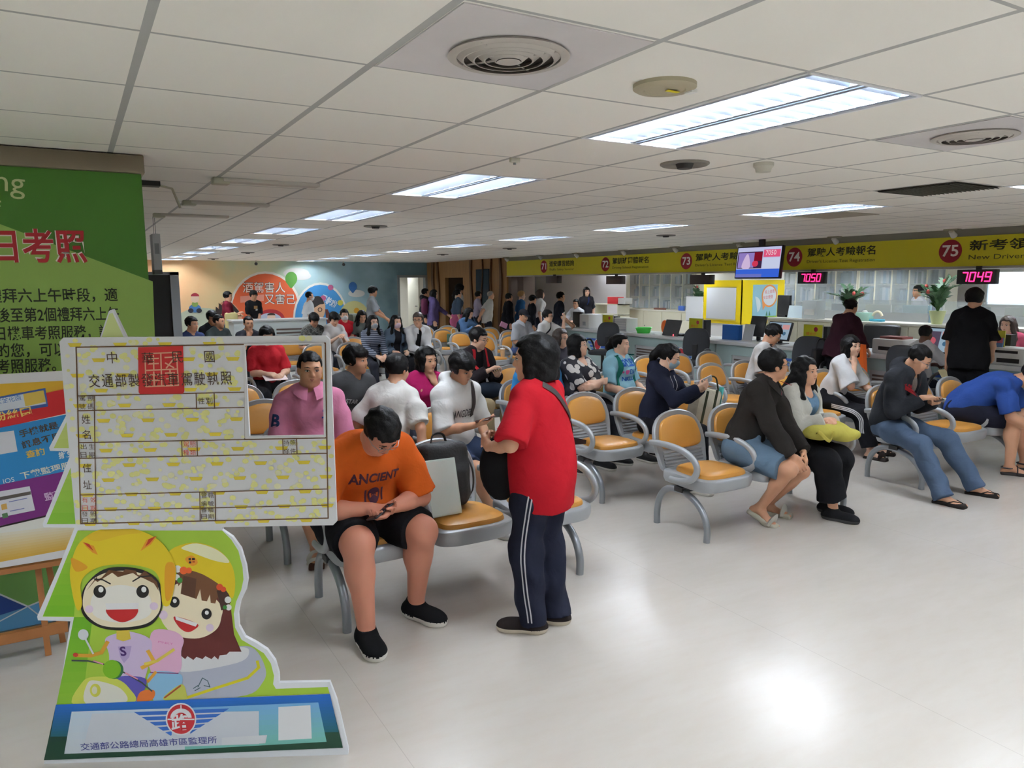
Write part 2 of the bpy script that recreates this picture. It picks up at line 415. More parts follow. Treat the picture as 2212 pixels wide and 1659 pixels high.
# open door leaf at the corridor and its frame
dj = MB()
for x in (DOORX0, DOORX1): dj.span((x-0.04, Y1-0.02, 0), (x+0.04, Y1+0.17, 2.0))
dj.span((DOORX0-0.04, Y1-0.02, 1.95), (DOORX1+0.04, Y1+0.17, 2.03))
struct(dj.build('trim_2', mat('door_frame_grey', (150, 158, 158), 0.5), smooth=0))
dl = struct(MB().span((9.72, Y1+0.2, 0.02), (9.77, Y1+1.1, 1.95)).build('door_1', mat('door_cream', (226, 220, 200), 0.5), smooth=0))
MB().span((9.68, Y1+0.3, 1.0), (9.72, Y1+0.42, 1.04)).build('door_handle', M_CHROME, dl)
p = thing(MB().span((9.0, Y1+4.95, 1.05), (9.25, Y1+4.97, 1.75)).build('poster', pm((104, 160, 196)), smooth=0), 'blue poster on the cream corridor wall beyond the door', 'poster')

# yellow counter banner (a soffit), its lettering
BAN = MB().span((WX, -3.5, 1.955), (WX+0.10, 17.15, 2.335)).build('banner_board', mat('yellow_green_board', (206, 196, 22), 0.5), smooth=0)
thing(BAN, 'long yellow overhead banner board numbering counters 71 to 75', 'sign')
struct(MB().span((WX+0.02, -3.5, 2.335), (WX+0.3, 17.15, CEIL)).build('trim_3', mat('soffit_grey', (140, 138, 124), 0.6), smooth=0))
struct(MB().span((WX-0.01, -3.5, 1.925), (WX+0.3, 17.15, 1.955)).build('trim_4', mat('soffit_edge', (168, 164, 152), 0.5), smooth=0))
def lab(num, yc, zh, en, y1):
    a = Art((WX, 0, 0), (0, -1, 0), (0, 0, 1)); a.z = 0.002
    a.oval(-yc, 2.155, 0.15, 0.15, (150, 26, 40))
    a.text(num, (-yc-0.105, 2.085), (-yc+0.105, 2.085), (240, 232, 226), h=0.15, bold=0.02)
    a.text(zh, (-yc+0.24, 2.15), (-y1, 2.15), (40, 44, 10), h=0.135, bold=0.015)
    a.text(en, (-yc+0.24, 2.04), (-y1, 2.04), (74, 76, 14), h=0.062)
    a.build('lettering', BAN)
lab('71', 15.34, '道安講習諮詢', 'Traffic Safety Seminar', 14.07)
lab('72', 12.9, '駕訓班團體報名', 'Driving School Registration', 11.5)
lab('73', 10.44, '駕駛人考驗報名', "Driver's License Test Registration", 8.78)
lab('74', 8.01, '駕駛人考驗報名', "Driver's License Test Registration", 6.62)
lab('75', 5.56, '新考領駕照', "New Driver's License", 4.15)

# staff area beyond the counters
struct(MB().span((WX+0.15, 16.55, 0), (WX+0.5, 16.85, 1.95)).span((WX+0.05, 17.0, 0), (WX+0.3, 17.15, 1.95)).build('column_1', mat('brown_column', (96, 80, 70), 0.6), smooth=0))
struct(MB().span((13.3, 15.9, 0), (13.7, 16.3, CEIL)).build('column_2', mat('beige_column', (196, 192, 178), 0.6), smooth=0))
struct(MB().span((13.4, 16.3, 0), (13.5, Y1+5, CEIL)).build('wall_staff', M_STAFFW, smooth=0))
PIL = struct(MB().span((11.5, 10.48, 0), (12.73, 11.5, CEIL)).build('column_3', mat('partition_white', (226, 224, 222), 0.6), smooth=0))
yp = thing(MB().span((11.48, 10.46, 0.92), (11.5, 11.5, 1.80)).span((11.48, 10.46, 0.92), (12.73, 10.48, 1.80)).build('yellow_panel', mat('yellow_panel', (246, 216, 8), 0.5), smooth=0), 'bright yellow panelling wrapped round the partition behind counter 73', 'panel')
wbd = empty('whiteboard', 'blank white board hung on the left face of the yellow partition', 'board', (11.47, 11.0, 1.33))
MB().box((0, 0, 0), (0.008, 0.40, 0.32), bev=0.004).build('sheet', mat('whiteboard_sheet', (222, 224, 230), 0.3), wbd)
MB().span((-0.012, -0.42, -0.34), (-0.0, 0.42, -0.325)).span((-0.012, -0.42, 0.325), (-0.0, 0.42, 0.34)).build('rail', mat('clear_rail', (206, 196, 120), 0.2), wbd)
po = empty('poster', 'poster with a speech bubble and blue sky on the right face of the yellow partition', 'poster', (12.15, 10.455, 1.35))
MB().box((0, 0, 0), (0.36, 0.004, 0.36)).build('sheet', pm((150, 196, 214)), po, smooth=0)
a = Art((0, -0.005, 0), (1, 0, 0), (0, 0, 1))
a.rect(-0.36, -0.36, 0.36, -0.28, (120, 170, 60)); a.rect(-0.36, -0.36, 0.36, -0.33, (190, 190, 186)); a.oval(-0.30, -0.05, 0.17, 0.17, (214, 226, 230), a0=-60, a1=90)
a.oval(0.12, 0.13, 0.23, 0.23, (232, 150, 80)); a.oval(0.12, 0.13, 0.195, 0.195, (222, 226, 232))
a.poly([(-0.1, 0.06), (-0.06, -0.16), (0.02, -0.05)], (232, 150, 80))
a.text('線上繳費', (-0.02, 0.17), (0.27, 0.19), (214, 110, 120), h=0.075); a.text('安全便捷', (-0.06, 0.06), (0.22, 0.08), (214, 110, 120), h=0.075)
for q in (0.05, 0.14): a.poly([(q-0.025, -0.27), (q+0.025, -0.27), (q, -0.17)], (70, 130, 100))
a.build('print', po)

# ------------------------------------------------------------------ ceiling fittings
def ceiling_light(x, y, label):
    t = empty('ceiling_light', label, 'ceiling light', (x+TILE/2, y+0.61, CEIL), 0, 'recessed two-tube ceiling lights')
    h = MB(); A, B = TILE/2-0.004, 0.606
    h.add([(-A, -B, 0), (A, -B, 0), (A, B, 0), (-A, B, 0), (-A*0.8, -B*0.97, 0.1), (A*0.8, -B*0.97, 0.1), (A*0.8, B*0.97, 0.1), (-A*0.8, B*0.97, 0.1)],
          [[0, 1, 5, 4], [1, 2, 6, 5], [2, 3, 7, 6], [3, 0, 4, 7], [4, 5, 6, 7]])
    for sx in (-1, 1): h.span((sx*A-0.008, -B, -0.004), (sx*A+0.008, B, 0.006))
    for sy in (-1, 1): h.span((-A, sy*B-0.008, -0.004), (A, sy*B+0.008, 0.006))
    h.build('housing', mat('lamp_reflector', (236, 238, 240), 0.4), t, smooth=0)
    for sx in (-1, 1):
        MB().cyl((sx*0.145, -0.585, 0.062), (sx*0.145, 0.585, 0.062), 0.014, n=8).build('tube', emat('fluorescent_tube', (238, 246, 255), TUBE), t)
    l = MB()
    for sx in (-1, 1):
        c = sx*0.145
        for k in range(14):
            yb = -0.55+k*1.1/13
            l.add([(c-0.12, yb-0.012, 0.032), (c+0.12, yb-0.012, 0.032), (c+0.12, yb+0.012, 0.032), (c-0.12, yb+0.012, 0.032), (c-0.12, yb, 0.0), (c+0.12, yb, 0.0)],
                  [[0, 1, 2, 3], [0, 4, 5, 1], [3, 2, 5, 4], [0, 3, 4], [1, 5, 2]])
    for c in (-0.272, -0.018, 0.018, 0.272):
        l.add([(c-0.004, -0.6, 0.032), (c+0.004, -0.6, 0.032), (c+0.004, 0.6, 0.032), (c-0.004, 0.6, 0.032), (c-0.012, -0.6, 0.0), (c+0.012, -0.6, 0.0), (c+0.012, 0.6, 0.0), (c-0.012, 0.6, 0.0)],
              [[0, 1, 2, 3], [4, 7, 6, 5], [0, 4, 5, 1], [3, 2, 6, 7], [0, 3, 7, 4], [1, 5, 6, 2]])
    l.build('louvre', mat('lamp_louvre', (196, 206, 222), 0.42, 0.9), t, smooth=0)
    return t
ORD = ['nearest', 'second', 'third', 'fourth', 'fifth', 'sixth', 'seventh', 'eighth', 'ninth']
proto = None
for x, y in FIX:
    k = round((y-1.62)/2.44)
    if y > 22.5: lb = 'added two-tube louvred light in the corridor beyond the back wall, %s' % ('nearest its door' if y < 23 else 'in its middle' if y < 25 else 'at its far end')  # corridor lights added to brighten the view through the door
    elif x == 2.0421: lb = '%s two-tube louvred light of the left ceiling row' % (ORD[k] if k >= 0 else 'first unseen' if k == -1 else 'second unseen')
    elif x == 5.7021: lb = '%s two-tube louvred light of the right ceiling row' % (ORD[k-1] if k >= 1 else ('first unseen', 'second unseen', 'third unseen')[-k])
    elif x in (gx(0), gx(6)): lb = '%s added two-tube louvred light of the %s row behind the viewer, out of view' % ('first' if k == -1 else 'second', 'left' if x < 1 else 'right')  # unseen lights added to light the sign and the people from the front
    elif x > 10: lb = '%s added two-tube louvred light of the %s row over the staff area' % (ORD[k+1], 'inner' if x > 12.5 else 'outer')  # unseen rows added to brighten the staff area and its partition
    else: lb = '%s two-tube louvred light over the entrance side, out of view' % ('nearest', 'middle', 'farthest')[k+2]
    if proto is None: proto = ceiling_light(x, y, lb)
    else: dup(proto, (x+TILE/2, y+0.61, CEIL), None, lb)
def air_diffuser(i, j, label):
    t = empty('air_diffuser', label, 'air vent', (gx(i)+TILE/2, gy(j)+TILE/2, CEIL))
    MB().span((-0.29, -0.29, -0.004), (0.29, 0.29, -0.001)).build('panel', mat('diffuser_panel', (216, 212, 212), 0.35, noise=0.10, nscale=4.5), t, smooth=0)
    g = MB(); R0 = 0.168
    g.lathe([(R0, -0.004), (R0+0.008, -0.012), (R0-0.004, -0.018), (R0-0.018, -0.016), (R0-0.014, -0.006)], n=40, caps=False)
    for k in range(4):
        r = R0-0.035-0.031*k
        g.lathe([(r, -0.022), (r+0.02, -0.006), (r+0.016, -0.006), (r-0.004, -0.022), (r, -0.022)], n=36, caps=False)
    g.lathe([(0.035, -0.024), (0.03, -0.018)], n=24)
    for q in range(4):
        aa = q*PI/2+0.6
        g.tube([(0.03*math.cos(aa), 0.03*math.sin(aa), -0.014), (R0*math.cos(aa), R0*math.sin(aa), -0.014)], 0.003, 6)
    g.build('ring_grille', mat('diffuser_ring', (186, 180, 172), 0.5), t)
    MB().lathe([(R0-0.01, -0.0046), (0.0, -0.0045)], n=32, caps=False).build('duct_mouth', mat('duct_dark', (92, 86, 80), 0.8), t)
    return t
air_diffuser(1, -1, 'round ringed air diffuser in a shiny square panel, nearest the camera')
air_diffuser(5, -1, 'round ringed air diffuser at the right, beyond the nearest light')
d = empty('ceiling_disc', 'beige round ceiling cover with a yellow sticker beside the nearest light', 'ceiling fitting', (1.75, 1.96, CEIL))
MB().lathe([(0.105, 0), (0.105, -0.012), (0.095, -0.018), (0.07, -0.02), (0.066, -0.016), (0.0, -0.016)], n=36, caps=False).build('cover', mat('beige_plastic', (176, 168, 142), 0.5), d)
MB().span((-0.002, -0.02, -0.0225), (0.05, -0.004, -0.0205)).build('sticker', pm((226, 210, 30)), d, smooth=0)
MB().span((0.075, -0.05, -0.024), (0.1, -0.015, -0.012)).build('tag', M_PAPER, d, smooth=0)
def speaker(x, y, label, r=0.135):
    t = empty('ceiling_speaker', label, 'ceiling speaker', (x, y, CEIL), 0, 'dark round ceiling speakers')
    MB().lathe([(r, 0), (r, -0.008), (r-0.01, -0.014), (r-0.06, -0.004), (r-0.09, -0.003), (0.0, -0.003)], n=32, caps=False).build('rim', mat('speaker_grey', (124, 120, 112), 0.5), t)
    MB().lathe([(0.05, -0.004), (0.04, -0.03), (0.0, -0.032)], n=20, caps=False).build('cone', mat('speaker_dark', (52, 50, 48), 0.6), t)
    return t
s0 = speaker(2.98, 3.16, 'dark round ceiling speaker just past the nearest light')
for x, y, l in ((3.05, 8.25, 'second dark round speaker along the left light row'), (3.07, 12.85, 'third dark round speaker along the left light row'), (3.21, 16.3, 'fourth dark round speaker along the left light row'), (3.19, 20.6, 'farthest round speaker of the left light row, by the mural'),
                (7.28, 8.06, 'nearest round speaker of the right ceiling row'), (7.26, 12.4, 'middle round speaker of the right ceiling row'), (7.36, 15.6, 'far round speaker of the right ceiling row')):
    dup(s0, (x, y, CEIL), None, l)
sd = empty('smoke_detector', 'small white smoke detector right of the dark ceiling speaker', 'smoke detector', (3.36, 2.94, CEIL))
MB().lathe([(0.055, 0), (0.055, -0.02), (0.045, -0.03), (0.04, -0.05), (0.0, -0.052)], n=24, caps=False).build('housing', mat('detector_cream', (206, 204, 190), 0.5), sd)
sk = empty('sprinkler', 'small cream sprinkler head before the second light of the left row', 'sprinkler', (2.06, 3.46, CEIL))
MB().box((0, 0, -0.012), (0.028, 0.012, 0.012), bev=0.004).build('body', mat('detector_cream', (206, 204, 190), 0.5), sk)
MB().cyl((0, 0, -0.02), (0, 0, -0.035), 0.008, n=8).build('nozzle', M_GREYMETAL, sk)
v = empty('return_vent', 'dark square slatted return vent in the ceiling at the right', 'air vent', (gx(8)+TILE/2, gy(1)+TILE/2, CEIL))
MB().span((-0.29, -0.29, -0.003), (0.29, 0.29, -0.001)).build('panel', mat('vent_dark', (70, 68, 58), 0.7), v, smooth=0)
g = MB()
for k in range(18): g.box((0, -0.27+k*0.0318, -0.008), (0.28, 0.011, 0.0015), Matrix.Rotation(0.5, 3, 'X'))
g.build('slats', mat('vent_slat', (98, 96, 84), 0.6), v, smooth=0)
v2 = empty('return_vent', 'plain beige ceiling vent before the right light row', 'air vent', (gx(10)+TILE/2, gy(4)+0.2, CEIL))
MB().span((-0.29, -0.29, -0.006), (0.29, 0.29, -0.001)).build('panel', mat('vent_beige', (170, 164, 148), 0.6), v2, smooth=0)
# slim surface lamps at the left
for k, (x, y) in enumerate(((1.15, 4.98), (1.15, 6.42), (1.05, 7.68))):
    o = empty('strip_fitting', '%s unlit strip fitting on the ceiling left of the light rows' % ('nearest', 'middle', 'farthest')[k], 'ceiling fitting', (x, y, CEIL), 0, 'unlit strip fittings')
    MB().box((0, 0, -0.012), (0.30, 0.05, 0.012), bev=0.006).build('body', mat('strip_grey', (206, 202, 192), 0.5), o)
    MB().box((-0.31, 0, -0.02), (0.05, 0.045, 0.02), bev=0.008).build('end_cap', mat('strip_cap', (188, 188, 166), 0.4), o)
# spotlights along the banner
def spot(y, label):
    t = empty('spotlight', label, 'spotlight', (9.80, y, CEIL), 0, 'spotlights along the yellow banner')
    MB().box((0, 0, -0.01), (0.05, 0.09, 0.01), bev=0.004).cyl((0, 0, -0.02), (0, 0, -0.05), 0.01, n=8).build('bracket', mat('spot_bracket', (150, 146, 120), 0.5), t)
    MB().cyl((-0.03, 0, -0.03), (0.05, 0, -0.085), 0.03, 0.042, n=14).build('lamp_head', mat('spot_head', (206, 204, 196), 0.3), t)
    MB().cyl((0.05, 0, -0.085), (0.053, 0, -0.087), 0.036, n=14).build('lens', mat('spot_lens', (236, 236, 226), 0.1), t)
    return t
SPY = (5.47, 7.19, 9.04, 10.6, 12.13, 13.79, 15.29, 16.92)
t0 = None
for k, y in enumerate(SPY):
    l = '%s small spotlight on the ceiling edge above the yellow banner, counting from the right' % ORD[k if k < 8 else 8]
    if t0 is None: t0 = spot(y, l)
    else: dup(t0, (9.80, y, CEIL), None, l)
for k, (x, z) in enumerate(((4.55, 2.3), (7.1, 2.29))):
    c = empty('camera_dome', '%s small dark security camera under the ceiling at the mural' % ('left', 'right')[k], 'security camera', (x, 22.05, CEIL))
    MB().cyl((0, 0, 0), (0, 0, -0.05), 0.02, n=8).build('mount', mat('detector_cream', (206, 204, 190), 0.5), c)
    MB().ell((0, -0.02, -0.09), (0.045, 0.07, 0.045)).build('housing', M_DARKGREY, c)

# ------------------------------------------------------------------ waiting benches
M_SHELL = mat('silver_shell', (166, 170, 174), 0.38, 0.25)
M_LEG = mat('silver_leg', (150, 155, 160), 0.35, 0.55)
M_TAN = mat('tan_vinyl', (208, 148, 68), 0.36, noise=0.06, nscale=4, bump=0.05, bscale=60)
M_DARKMETAL = mat('dark_beam', (70, 70, 72), 0.5, 0.5)
def pillow(mb, outline, prof, O, u, v, n):
    """stack of scaled outlines: prof = (scale, height along n)"""
    O, u, v, n = Vector(O), Vector(u), Vector(v), Vector(n)
    cx = sum(p[0] for p in outline)/len(outline); cy = sum(p[1] for p in outline)/len(outline); N = len(outline)
    vs = []; fs = []
    for s, h in prof:
        for p in outline: vs.append(O+u*(cx+(p[0]-cx)*s)+v*(cy+(p[1]-cy)*s)+n*h)
    for i in range(len(prof)-1):
        for j in range(N): fs.append([i*N+j, i*N+(j+1) % N, (i+1)*N+(j+1) % N, (i+1)*N+j])
    fs.append(list(range(N))[::-1]); fs.append([(len(prof)-1)*N+j for j in range(N)])
    mb.add(vs, fs)
def sm2(pts, n=4):
    P = [Vector((p[0], p[1], 0)) for p in pts]; N = len(P); out = []
    for i in range(N):
        a, b, c, d = P[i-1], P[i], P[(i+1) % N], P[(i+2) % N]
        for k in range(n):
            t = k/n; q = 0.5*((2*b)+(c-a)*t+(2*a-5*b+4*c-d)*t*t+(3*b-3*c+d-a)*t**3); out.append((q.x, q.y))
    return out
def mirror(h): return h+[(-x, y) for x, y in h[::-1] if abs(x) > 1e-6]
BACK_OUT = sm2(mirror([(0, 0.0), (0.20, 0.0), (0.238, 0.10), (0.25, 0.22), (0.225, 0.335), (0.145, 0.415), (0, 0.445)]))
CUSH_OUT = sm2(mirror([(0, 0.150), (0.155, 0.158), (0.196, 0.20), (0.192, 0.285), (0.145, 0.368), (0, 0.402)]))
SEAT_OUT = sm2(mirror([(0, -0.035), (0.15, -0.028), (0.235, 0.02), (0.25, 0.14), (0.235, 0.33), (0.215, 0.44), (0, 0.45)]))
SCUSH_OUT = sm2(mirror([(0, 0.0), (0.13, 0.008), (0.195, 0.05), (0.205, 0.16), (0.185, 0.33), (0.12, 0.39), (0, 0.40)]))
BN = Vector((0, -0.955, 0.296)).normalized(); BV = Vector((0, 0.296, 0.955)).normalized()
BO = Vector((0, 0.455, 0.40))
def seat_unit(root, dx, arms):
    X = Vector((1, 0, 0)); ox = X*dx
    s = MB()
    pillow(s, SEAT_OUT, [(0.86, 0.335), (0.96, 0.345), (1.0, 0.375), (1.0, 0.41), (0.985, 0.424), (0.95, 0.43)], ox, X, (0, 1, 0), (0, 0, 1))
    pillow(s, BACK_OUT, [(0.93, -0.022), (0.985, -0.012), (1.0, 0.0), (0.99, 0.012), (0.955, 0.018), (0.93, 0.014)], BO+ox, X, BV, BN)
    for k in range(5):
        z = 0.03+k*0.026
        s.tube([BO+ox+X*(-0.19)+BV*z+BN*0.013, BO+ox+X*0.19+BV*z+BN*0.013], 0.011, 8)
    sh = s.build('seat_shell', M_SHELL, root)
    c = MB(); pillow(c, SCUSH_OUT, [(1.0, 0.425), (1.0, 0.44), (0.97, 0.455), (0.86, 0.465), (0.6, 0.468)], ox, X, (0, 1, 0), (0, 0, 1))
    c.build('seat_cushion', M_TAN, sh)
    c = MB(); pillow(c, CUSH_OUT, [(1.0, 0.010), (1.0, 0.022), (0.965, 0.034), (0.85, 0.042), (0.6, 0.046)], BO+ox, X, BV, BN)
    c.build('back_cushion', M_TAN, sh)
def armrest(root, dx):
    P = smooth_path([(dx, 0.52, 0.615), (dx, 0.44, 0.625), (dx, 0.30, 0.628), (dx, 0.16, 0.612), (dx, 0.065, 0.565), (dx, 0.04, 0.50), (dx, 0.085, 0.435), (dx, 0.19, 0.40), (dx, 0.30, 0.395)], 4)
    k = len(P); rs = [0.020+0.006*math.sin(PI*i/(k-1)) for i in range(k)]
    MB().tube(P, rs, 10, flat=0.72, up=(1, 0, 0)).build('armrest', M_SHELL, root)
def bench(n, label, loc, group):
    r = empty('waiting_bench', label, 'bench', loc, 0, group)
    c0 = -(n-1)/2*0.56
    for k in range(n): seat_unit(r, c0+0.56*k, n)
    for k in range(n+1): armrest(r, c0-0.28+0.56*k)
    for dx in (c0-0.21, -c0+0.14):
        MB().tube(smooth_path([(dx, 0, 0.0), (dx, 0.0, 0.1), (dx, 0.045, 0.2), (dx, 0.14, 0.272), (dx, 0.27, 0.306), (dx, 0.395, 0.29), (dx, 0.475, 0.215), (dx, 0.505, 0.11), (dx, 0.505, 0)], 4), 0.024, 10).build('leg', M_LEG, r)
    b = MB().span((c0-0.24, 0.22, 0.30), (-c0+0.2, 0.30, 0.335))
    for k in range(n): b.span((c0+0.56*k-0.12, 0.08, 0.318), (c0+0.56*k+0.12, 0.4, 0.335))
    b.build('beam', M_DARKMETAL, r)
    return r
ROW = [3.54, 4.65, 5.76, 6.87]
BA, BB, BC = 1.86, 4.40, 6.93
GB = 'three-seat grey waiting benches with tan cushions'
b3 = bench(3, 'front row bench at the left, with the person in orange and a backpack on it', (BA, ROW[0], 0), GB)
BENCHES = [
 (BB, ROW[0], 'front row bench in the middle, with the couple in dark jacket and white cardigan'),
 (BC, ROW[0], 'front row bench at the right, with the person in blue jeans on it'),
 (BA-0.03, ROW[1], 'second row bench at the left, with the person in pink polo on it'),
 (BB-0.05, ROW[1], 'second row bench in the middle, with the masked ponytail person on it'),
 (BC+0.08, ROW[1], 'second row bench at the right, with the white-sleeved bobbed person on it'),
 (BA, ROW[2], 'third row bench at the left, with the person in dark grey T-shirt on it'),
 (BB-0.04, ROW[2], 'third row bench in the middle, with the floral blouse person on it'),
 (BC+0.08, ROW[2], 'third row bench at the right, with the striped white T-shirt person on it'),
 (BA, ROW[3], 'fourth row bench at the left, seen through the opening of the licence board'),
 (BB-0.04, ROW[3], 'fourth row bench in the middle, with the person in black and red'),
 (BC+0.04, ROW[3], 'fourth row bench at the right, empty, before the counter'),
 (BA+0.2, 8.95, 'bench of the person in red T-shirt seen through the licence board opening'),
 (6.92, 11.25, 'first bench beyond the aisle, with the capped person in grey polo on it'),
 (7.02, 12.42, 'second bench beyond the aisle, behind the capped person in grey polo'),
 (7.17, 13.53, 'bench with the green bag on a seat, under the person in a denim jacket'),
 (7.25, 14.64, 'farthest bench near the wood wall, behind the denim jacket person'),
 (1.9, 12.0, 'far bench at the left, under the row of heads above the licence board'),
 (1.9, 13.2, 'farthest bench at the left, before the mural'),
]
for x, y, l in BENCHES: dup(b3, (x, y, 0), None, l, GB)
b4 = bench(4, 'four-seat bench beyond the striped aisle, with the two masked people on it', (4.14, 11.22, 0), 'four-seat grey waiting benches')
dup(b4, (4.02, 12.42, 0), None, 'four-seat bench behind the two masked people, with the person in camouflage', 'four-seat grey waiting benches')
dup(b4, (4.05, 13.6, 0), None, 'four-seat bench farthest back, before the dark green bin', 'four-seat grey waiting benches')
# blue inlaid lines across the aisle floor
fl = MB()
for y in (8.8, 9.4, 10.03, 10.55, 11.02, 11.75, 12.5): fl.span((3.9, y, 0.0002), (6.6, y+0.07, 0.0012))
struct(fl.build('trim_5', mat('blue_floor_line', (128, 152, 190), 0.3), smooth=0))

# ------------------------------------------------------------------ counters
CX, CT = 9.25, 0.80
M_CTOP = mat('counter_top', (206, 208, 210), 0.35)
M_AQUA = mat('aqua_glass_panel', (168, 190, 190), 0.25)
M_CSIDE = mat('counter_grey', (188, 190, 192), 0.5)
thing(MB().span((CX-0.06, -3.0, CT-0.055), (CX+0.75, 13.85, CT), bev=0.012).build('worktop', M_CTOP), 'long pale grey worktop running along all the service counters', 'counter')
M_LOUV = mat('brown_louvre', (92, 78, 72), 0.5)
def counter_unit(y0, y1, label, rec=True):
    r = empty('counter_unit', label, 'counter', (CX, y0, 0), 0, 'counter base units')
    L = y1-y0-0.01; k0 = 0.02
    MB().span((0.02, k0, 0), (0.7, L, CT-0.055)).build('carcass', M_CSIDE, r, smooth=0)
    for q0, q1 in ((k0, L*0.50), (L*0.86, L)): MB().span((0.0, q0, 0.06), (0.02, q1, CT-0.056)).build('front_panel', M_AQUA, r, smooth=0)
    q = MB()
    for k in range(9): q.span((0.004, L*0.52, 0.08+k*0.052), (0.02, L*0.84, 0.105+k*0.052))
    q.build('louvre_panel', M_LOUV, r, smooth=0)
    MB().span((-0.002, L*0.5, 0.58), (0.02, L*0.86, CT-0.056)).build('fascia', M_AQUA, r, smooth=0)
    a = Art((-0.001, L*0.34, 0.5), (0, -1, 0), (0, 0, 1))
    for k in range(4): a.poly([(-0.04-0.36*(1-k*0.17), 0.12-0.07*k), (-0.02, 0.12-0.07*k), (-0.02, 0.075-0.07*k), (-0.36*(1-k*0.17), 0.075-0.07*k)], (60, 104, 196)); a.poly([(0.04+0.36*(1-k*0.17), 0.12-0.07*k), (0.02, 0.12-0.07*k), (0.02, 0.075-0.07*k), (0.36*(1-k*0.17), 0.075-0.07*k)], (60, 104, 196))
    a.oval(0, 0, 0.12, 0.12, (206, 216, 216)); a.oval(0, 0, 0.10, 0.10, (190, 50, 60))
    a.build('emblem', r)
for k, (y0, y1) in enumerate(((11.4, 13.83), (8.95, 11.4), (6.5, 8.95), (4.05, 6.5), (1.6, 4.05), (-2.9, 1.6))):
    counter_unit(y0, y1, 'pale aqua counter base %s' % ('under sign 71 and 72, farthest', 'under sign 73', 'under sign 74, behind the office chairs', 'under sign 75', 'at the right edge of view', 'out of view at the right')[k])

def cy(px, py=700, X=CX+0.35): return at_x(px, py, X).y
def sign_box(px, label, X=CX+0.30, h=0.30, wd=0.34):
    y = cy(px, 700, X)
    r = empty('counter_sign', label, 'sign', (X, y, CT), 0, 'yellow green counter signs')
    MB().span((0, -wd/2, 0), (0.02, wd/2, h)).build('panel', pm((206, 206, 190)), r, smooth=0)
    a = Art((-0.001, 0, 0), (0, -1, 0), (0, 0, 1))
    a.rect(-wd/2+0.005, h*0.3, wd/2-0.005, h-0.005, (196, 196, 30)); a.oval(0.05, h*0.78, 0.035, 0.035, (176, 40, 60))
    a.text('請出示', (-0.12, h*0.5), (0.06, h*0.5), (214, 130, 30), h=0.05, bold=0.02); a.oval(-0.05, h*0.33, 0.08, 0.03, (120, 170, 40))
    a.build('print', r)
    MB().span((0.02, -wd/2-0.06, 0.0), (0.14, -wd/2+0.04, h*0.92)).build('black_box', M_BLACK, r, smooth=0)
sign_box(1313, 'yellow-green counter sign by the printer below sign 72', h=0.30)
sign_box(1503, 'yellow-green counter sign with a pinned leaflet, left of the whiteboard', h=0.33)
sign_box(1757, 'yellow-green counter sign left of the person in maroon', h=0.33)
sign_box(2140, 'yellow-green counter sign behind the person in black at the right', h=0.36)
# printer with dark screen
def on_counter(name, label, cat, px, X=CX+0.3, group=None, rz=0, z=CT):
    return empty(name, label, cat, (X, cy(px, 700, X), z), rz, group)
r = on_counter('printer', 'white desktop printer on the far end of the counter', 'printer', 1276)
MB().box((0, 0, 0.15), (0.18, 0.17, 0.15), bev=0.02).build('body', M_PWHITE, r)
MB().span((-0.183, -0.06, 0.06), (-0.17, 0.04, 0.14)).build('vent', mat('vent_mid', (150, 152, 156), 0.6), r, smooth=0)
r = on_counter('monitor', 'dark screen turned sideways left of the white printer', 'monitor', 1249)
MB().box((0, 0, 0.18), (0.03, 0.17, 0.15), bev=0.01).build('housing', M_BLACK, r)
MB().span((-0.03, -0.04, 0), (0.06, 0.04, 0.06)).build('stand', M_BLACK, r, smooth=0)
r = on_counter('document_drawers', 'small white set of paper drawers left of the green tray', 'drawers', 1352)
MB().box((0, 0, 0.13), (0.14, 0.2, 0.13), bev=0.006).build('carcass', M_PWHITE, r)
for k in range(5): MB().span((-0.15, -0.17, 0.02+k*0.048), (-0.138, 0.17, 0.055+k*0.048)).build('drawer', mat('drawer_grey', (196, 198, 200), 0.4), r, smooth=0)
r = on_counter('tray', 'bright green plastic tray on the counter', 'tray', 1391, X=CX+0.2)
MB().lathe([(0.16, 0.0), (0.2, 0.09), (0.215, 0.095), (0.215, 0.105), (0.19, 0.1), (0.155, 0.012), (0, 0.01)], n=4).build('basin', mat('green_plastic', (84, 214, 88), 0.35), r, smooth=20)
MB().box((0.02, 0, 0.06), (0.09, 0.11, 0.01), bev=0.004).build('papers', M_PAPER, r)
r = on_counter('laptop', 'dark tilted tablet stand with a red light on the counter edge', 'laptop', 1452, X=CX+0.12)
MB().box((0, 0, 0.14), (0.012, 0.2, 0.155), Matrix.Rotation(0.35, 3, 'Y'), bev=0.006).build('screen', M_DARKGREY, r)
MB().box((0.12, -0.05, 0.02), (0.1, 0.2, 0.02), bev=0.006).build('base', M_BLACK, r)
MB().ell((-0.06, -0.1, 0.02), (0.008, 0.012, 0.016)).build('indicator', emat('red_led', (255, 60, 70), 2.5), r)
r = on_counter('bag', 'small orange bag left of the dark tablet stand', 'bag', 1436, X=CX+0.5)
MB().ell((0, 0, 0.12), (0.06, 0.08, 0.13)).build('pouch', mat('orange_nylon', (246, 112, 40), 0.6), r)
r = on_counter('folder_box', 'blue cardboard file box standing on the counter', 'box', 1580)
MB().span((-0.03, -0.19, 0), (0.06, 0.17, 0.25)).build('sleeve', mat('blue_card', (22, 92, 170), 0.6), r, smooth=0)
r = on_counter('leaflet_holder', 'clear leaflet holder with grey sheets right of the blue file box', 'holder', 1618)
MB().box((0, 0, 0.14), (0.006, 0.1, 0.14), Matrix.Rotation(0.25, 3, 'Y')).build('sheet', pm((196, 200, 206)), r, smooth=0)
MB().span((-0.05, -0.1, 0), (0.08, 0.1, 0.02)).build('foot', M_PWHITE, r, smooth=0)
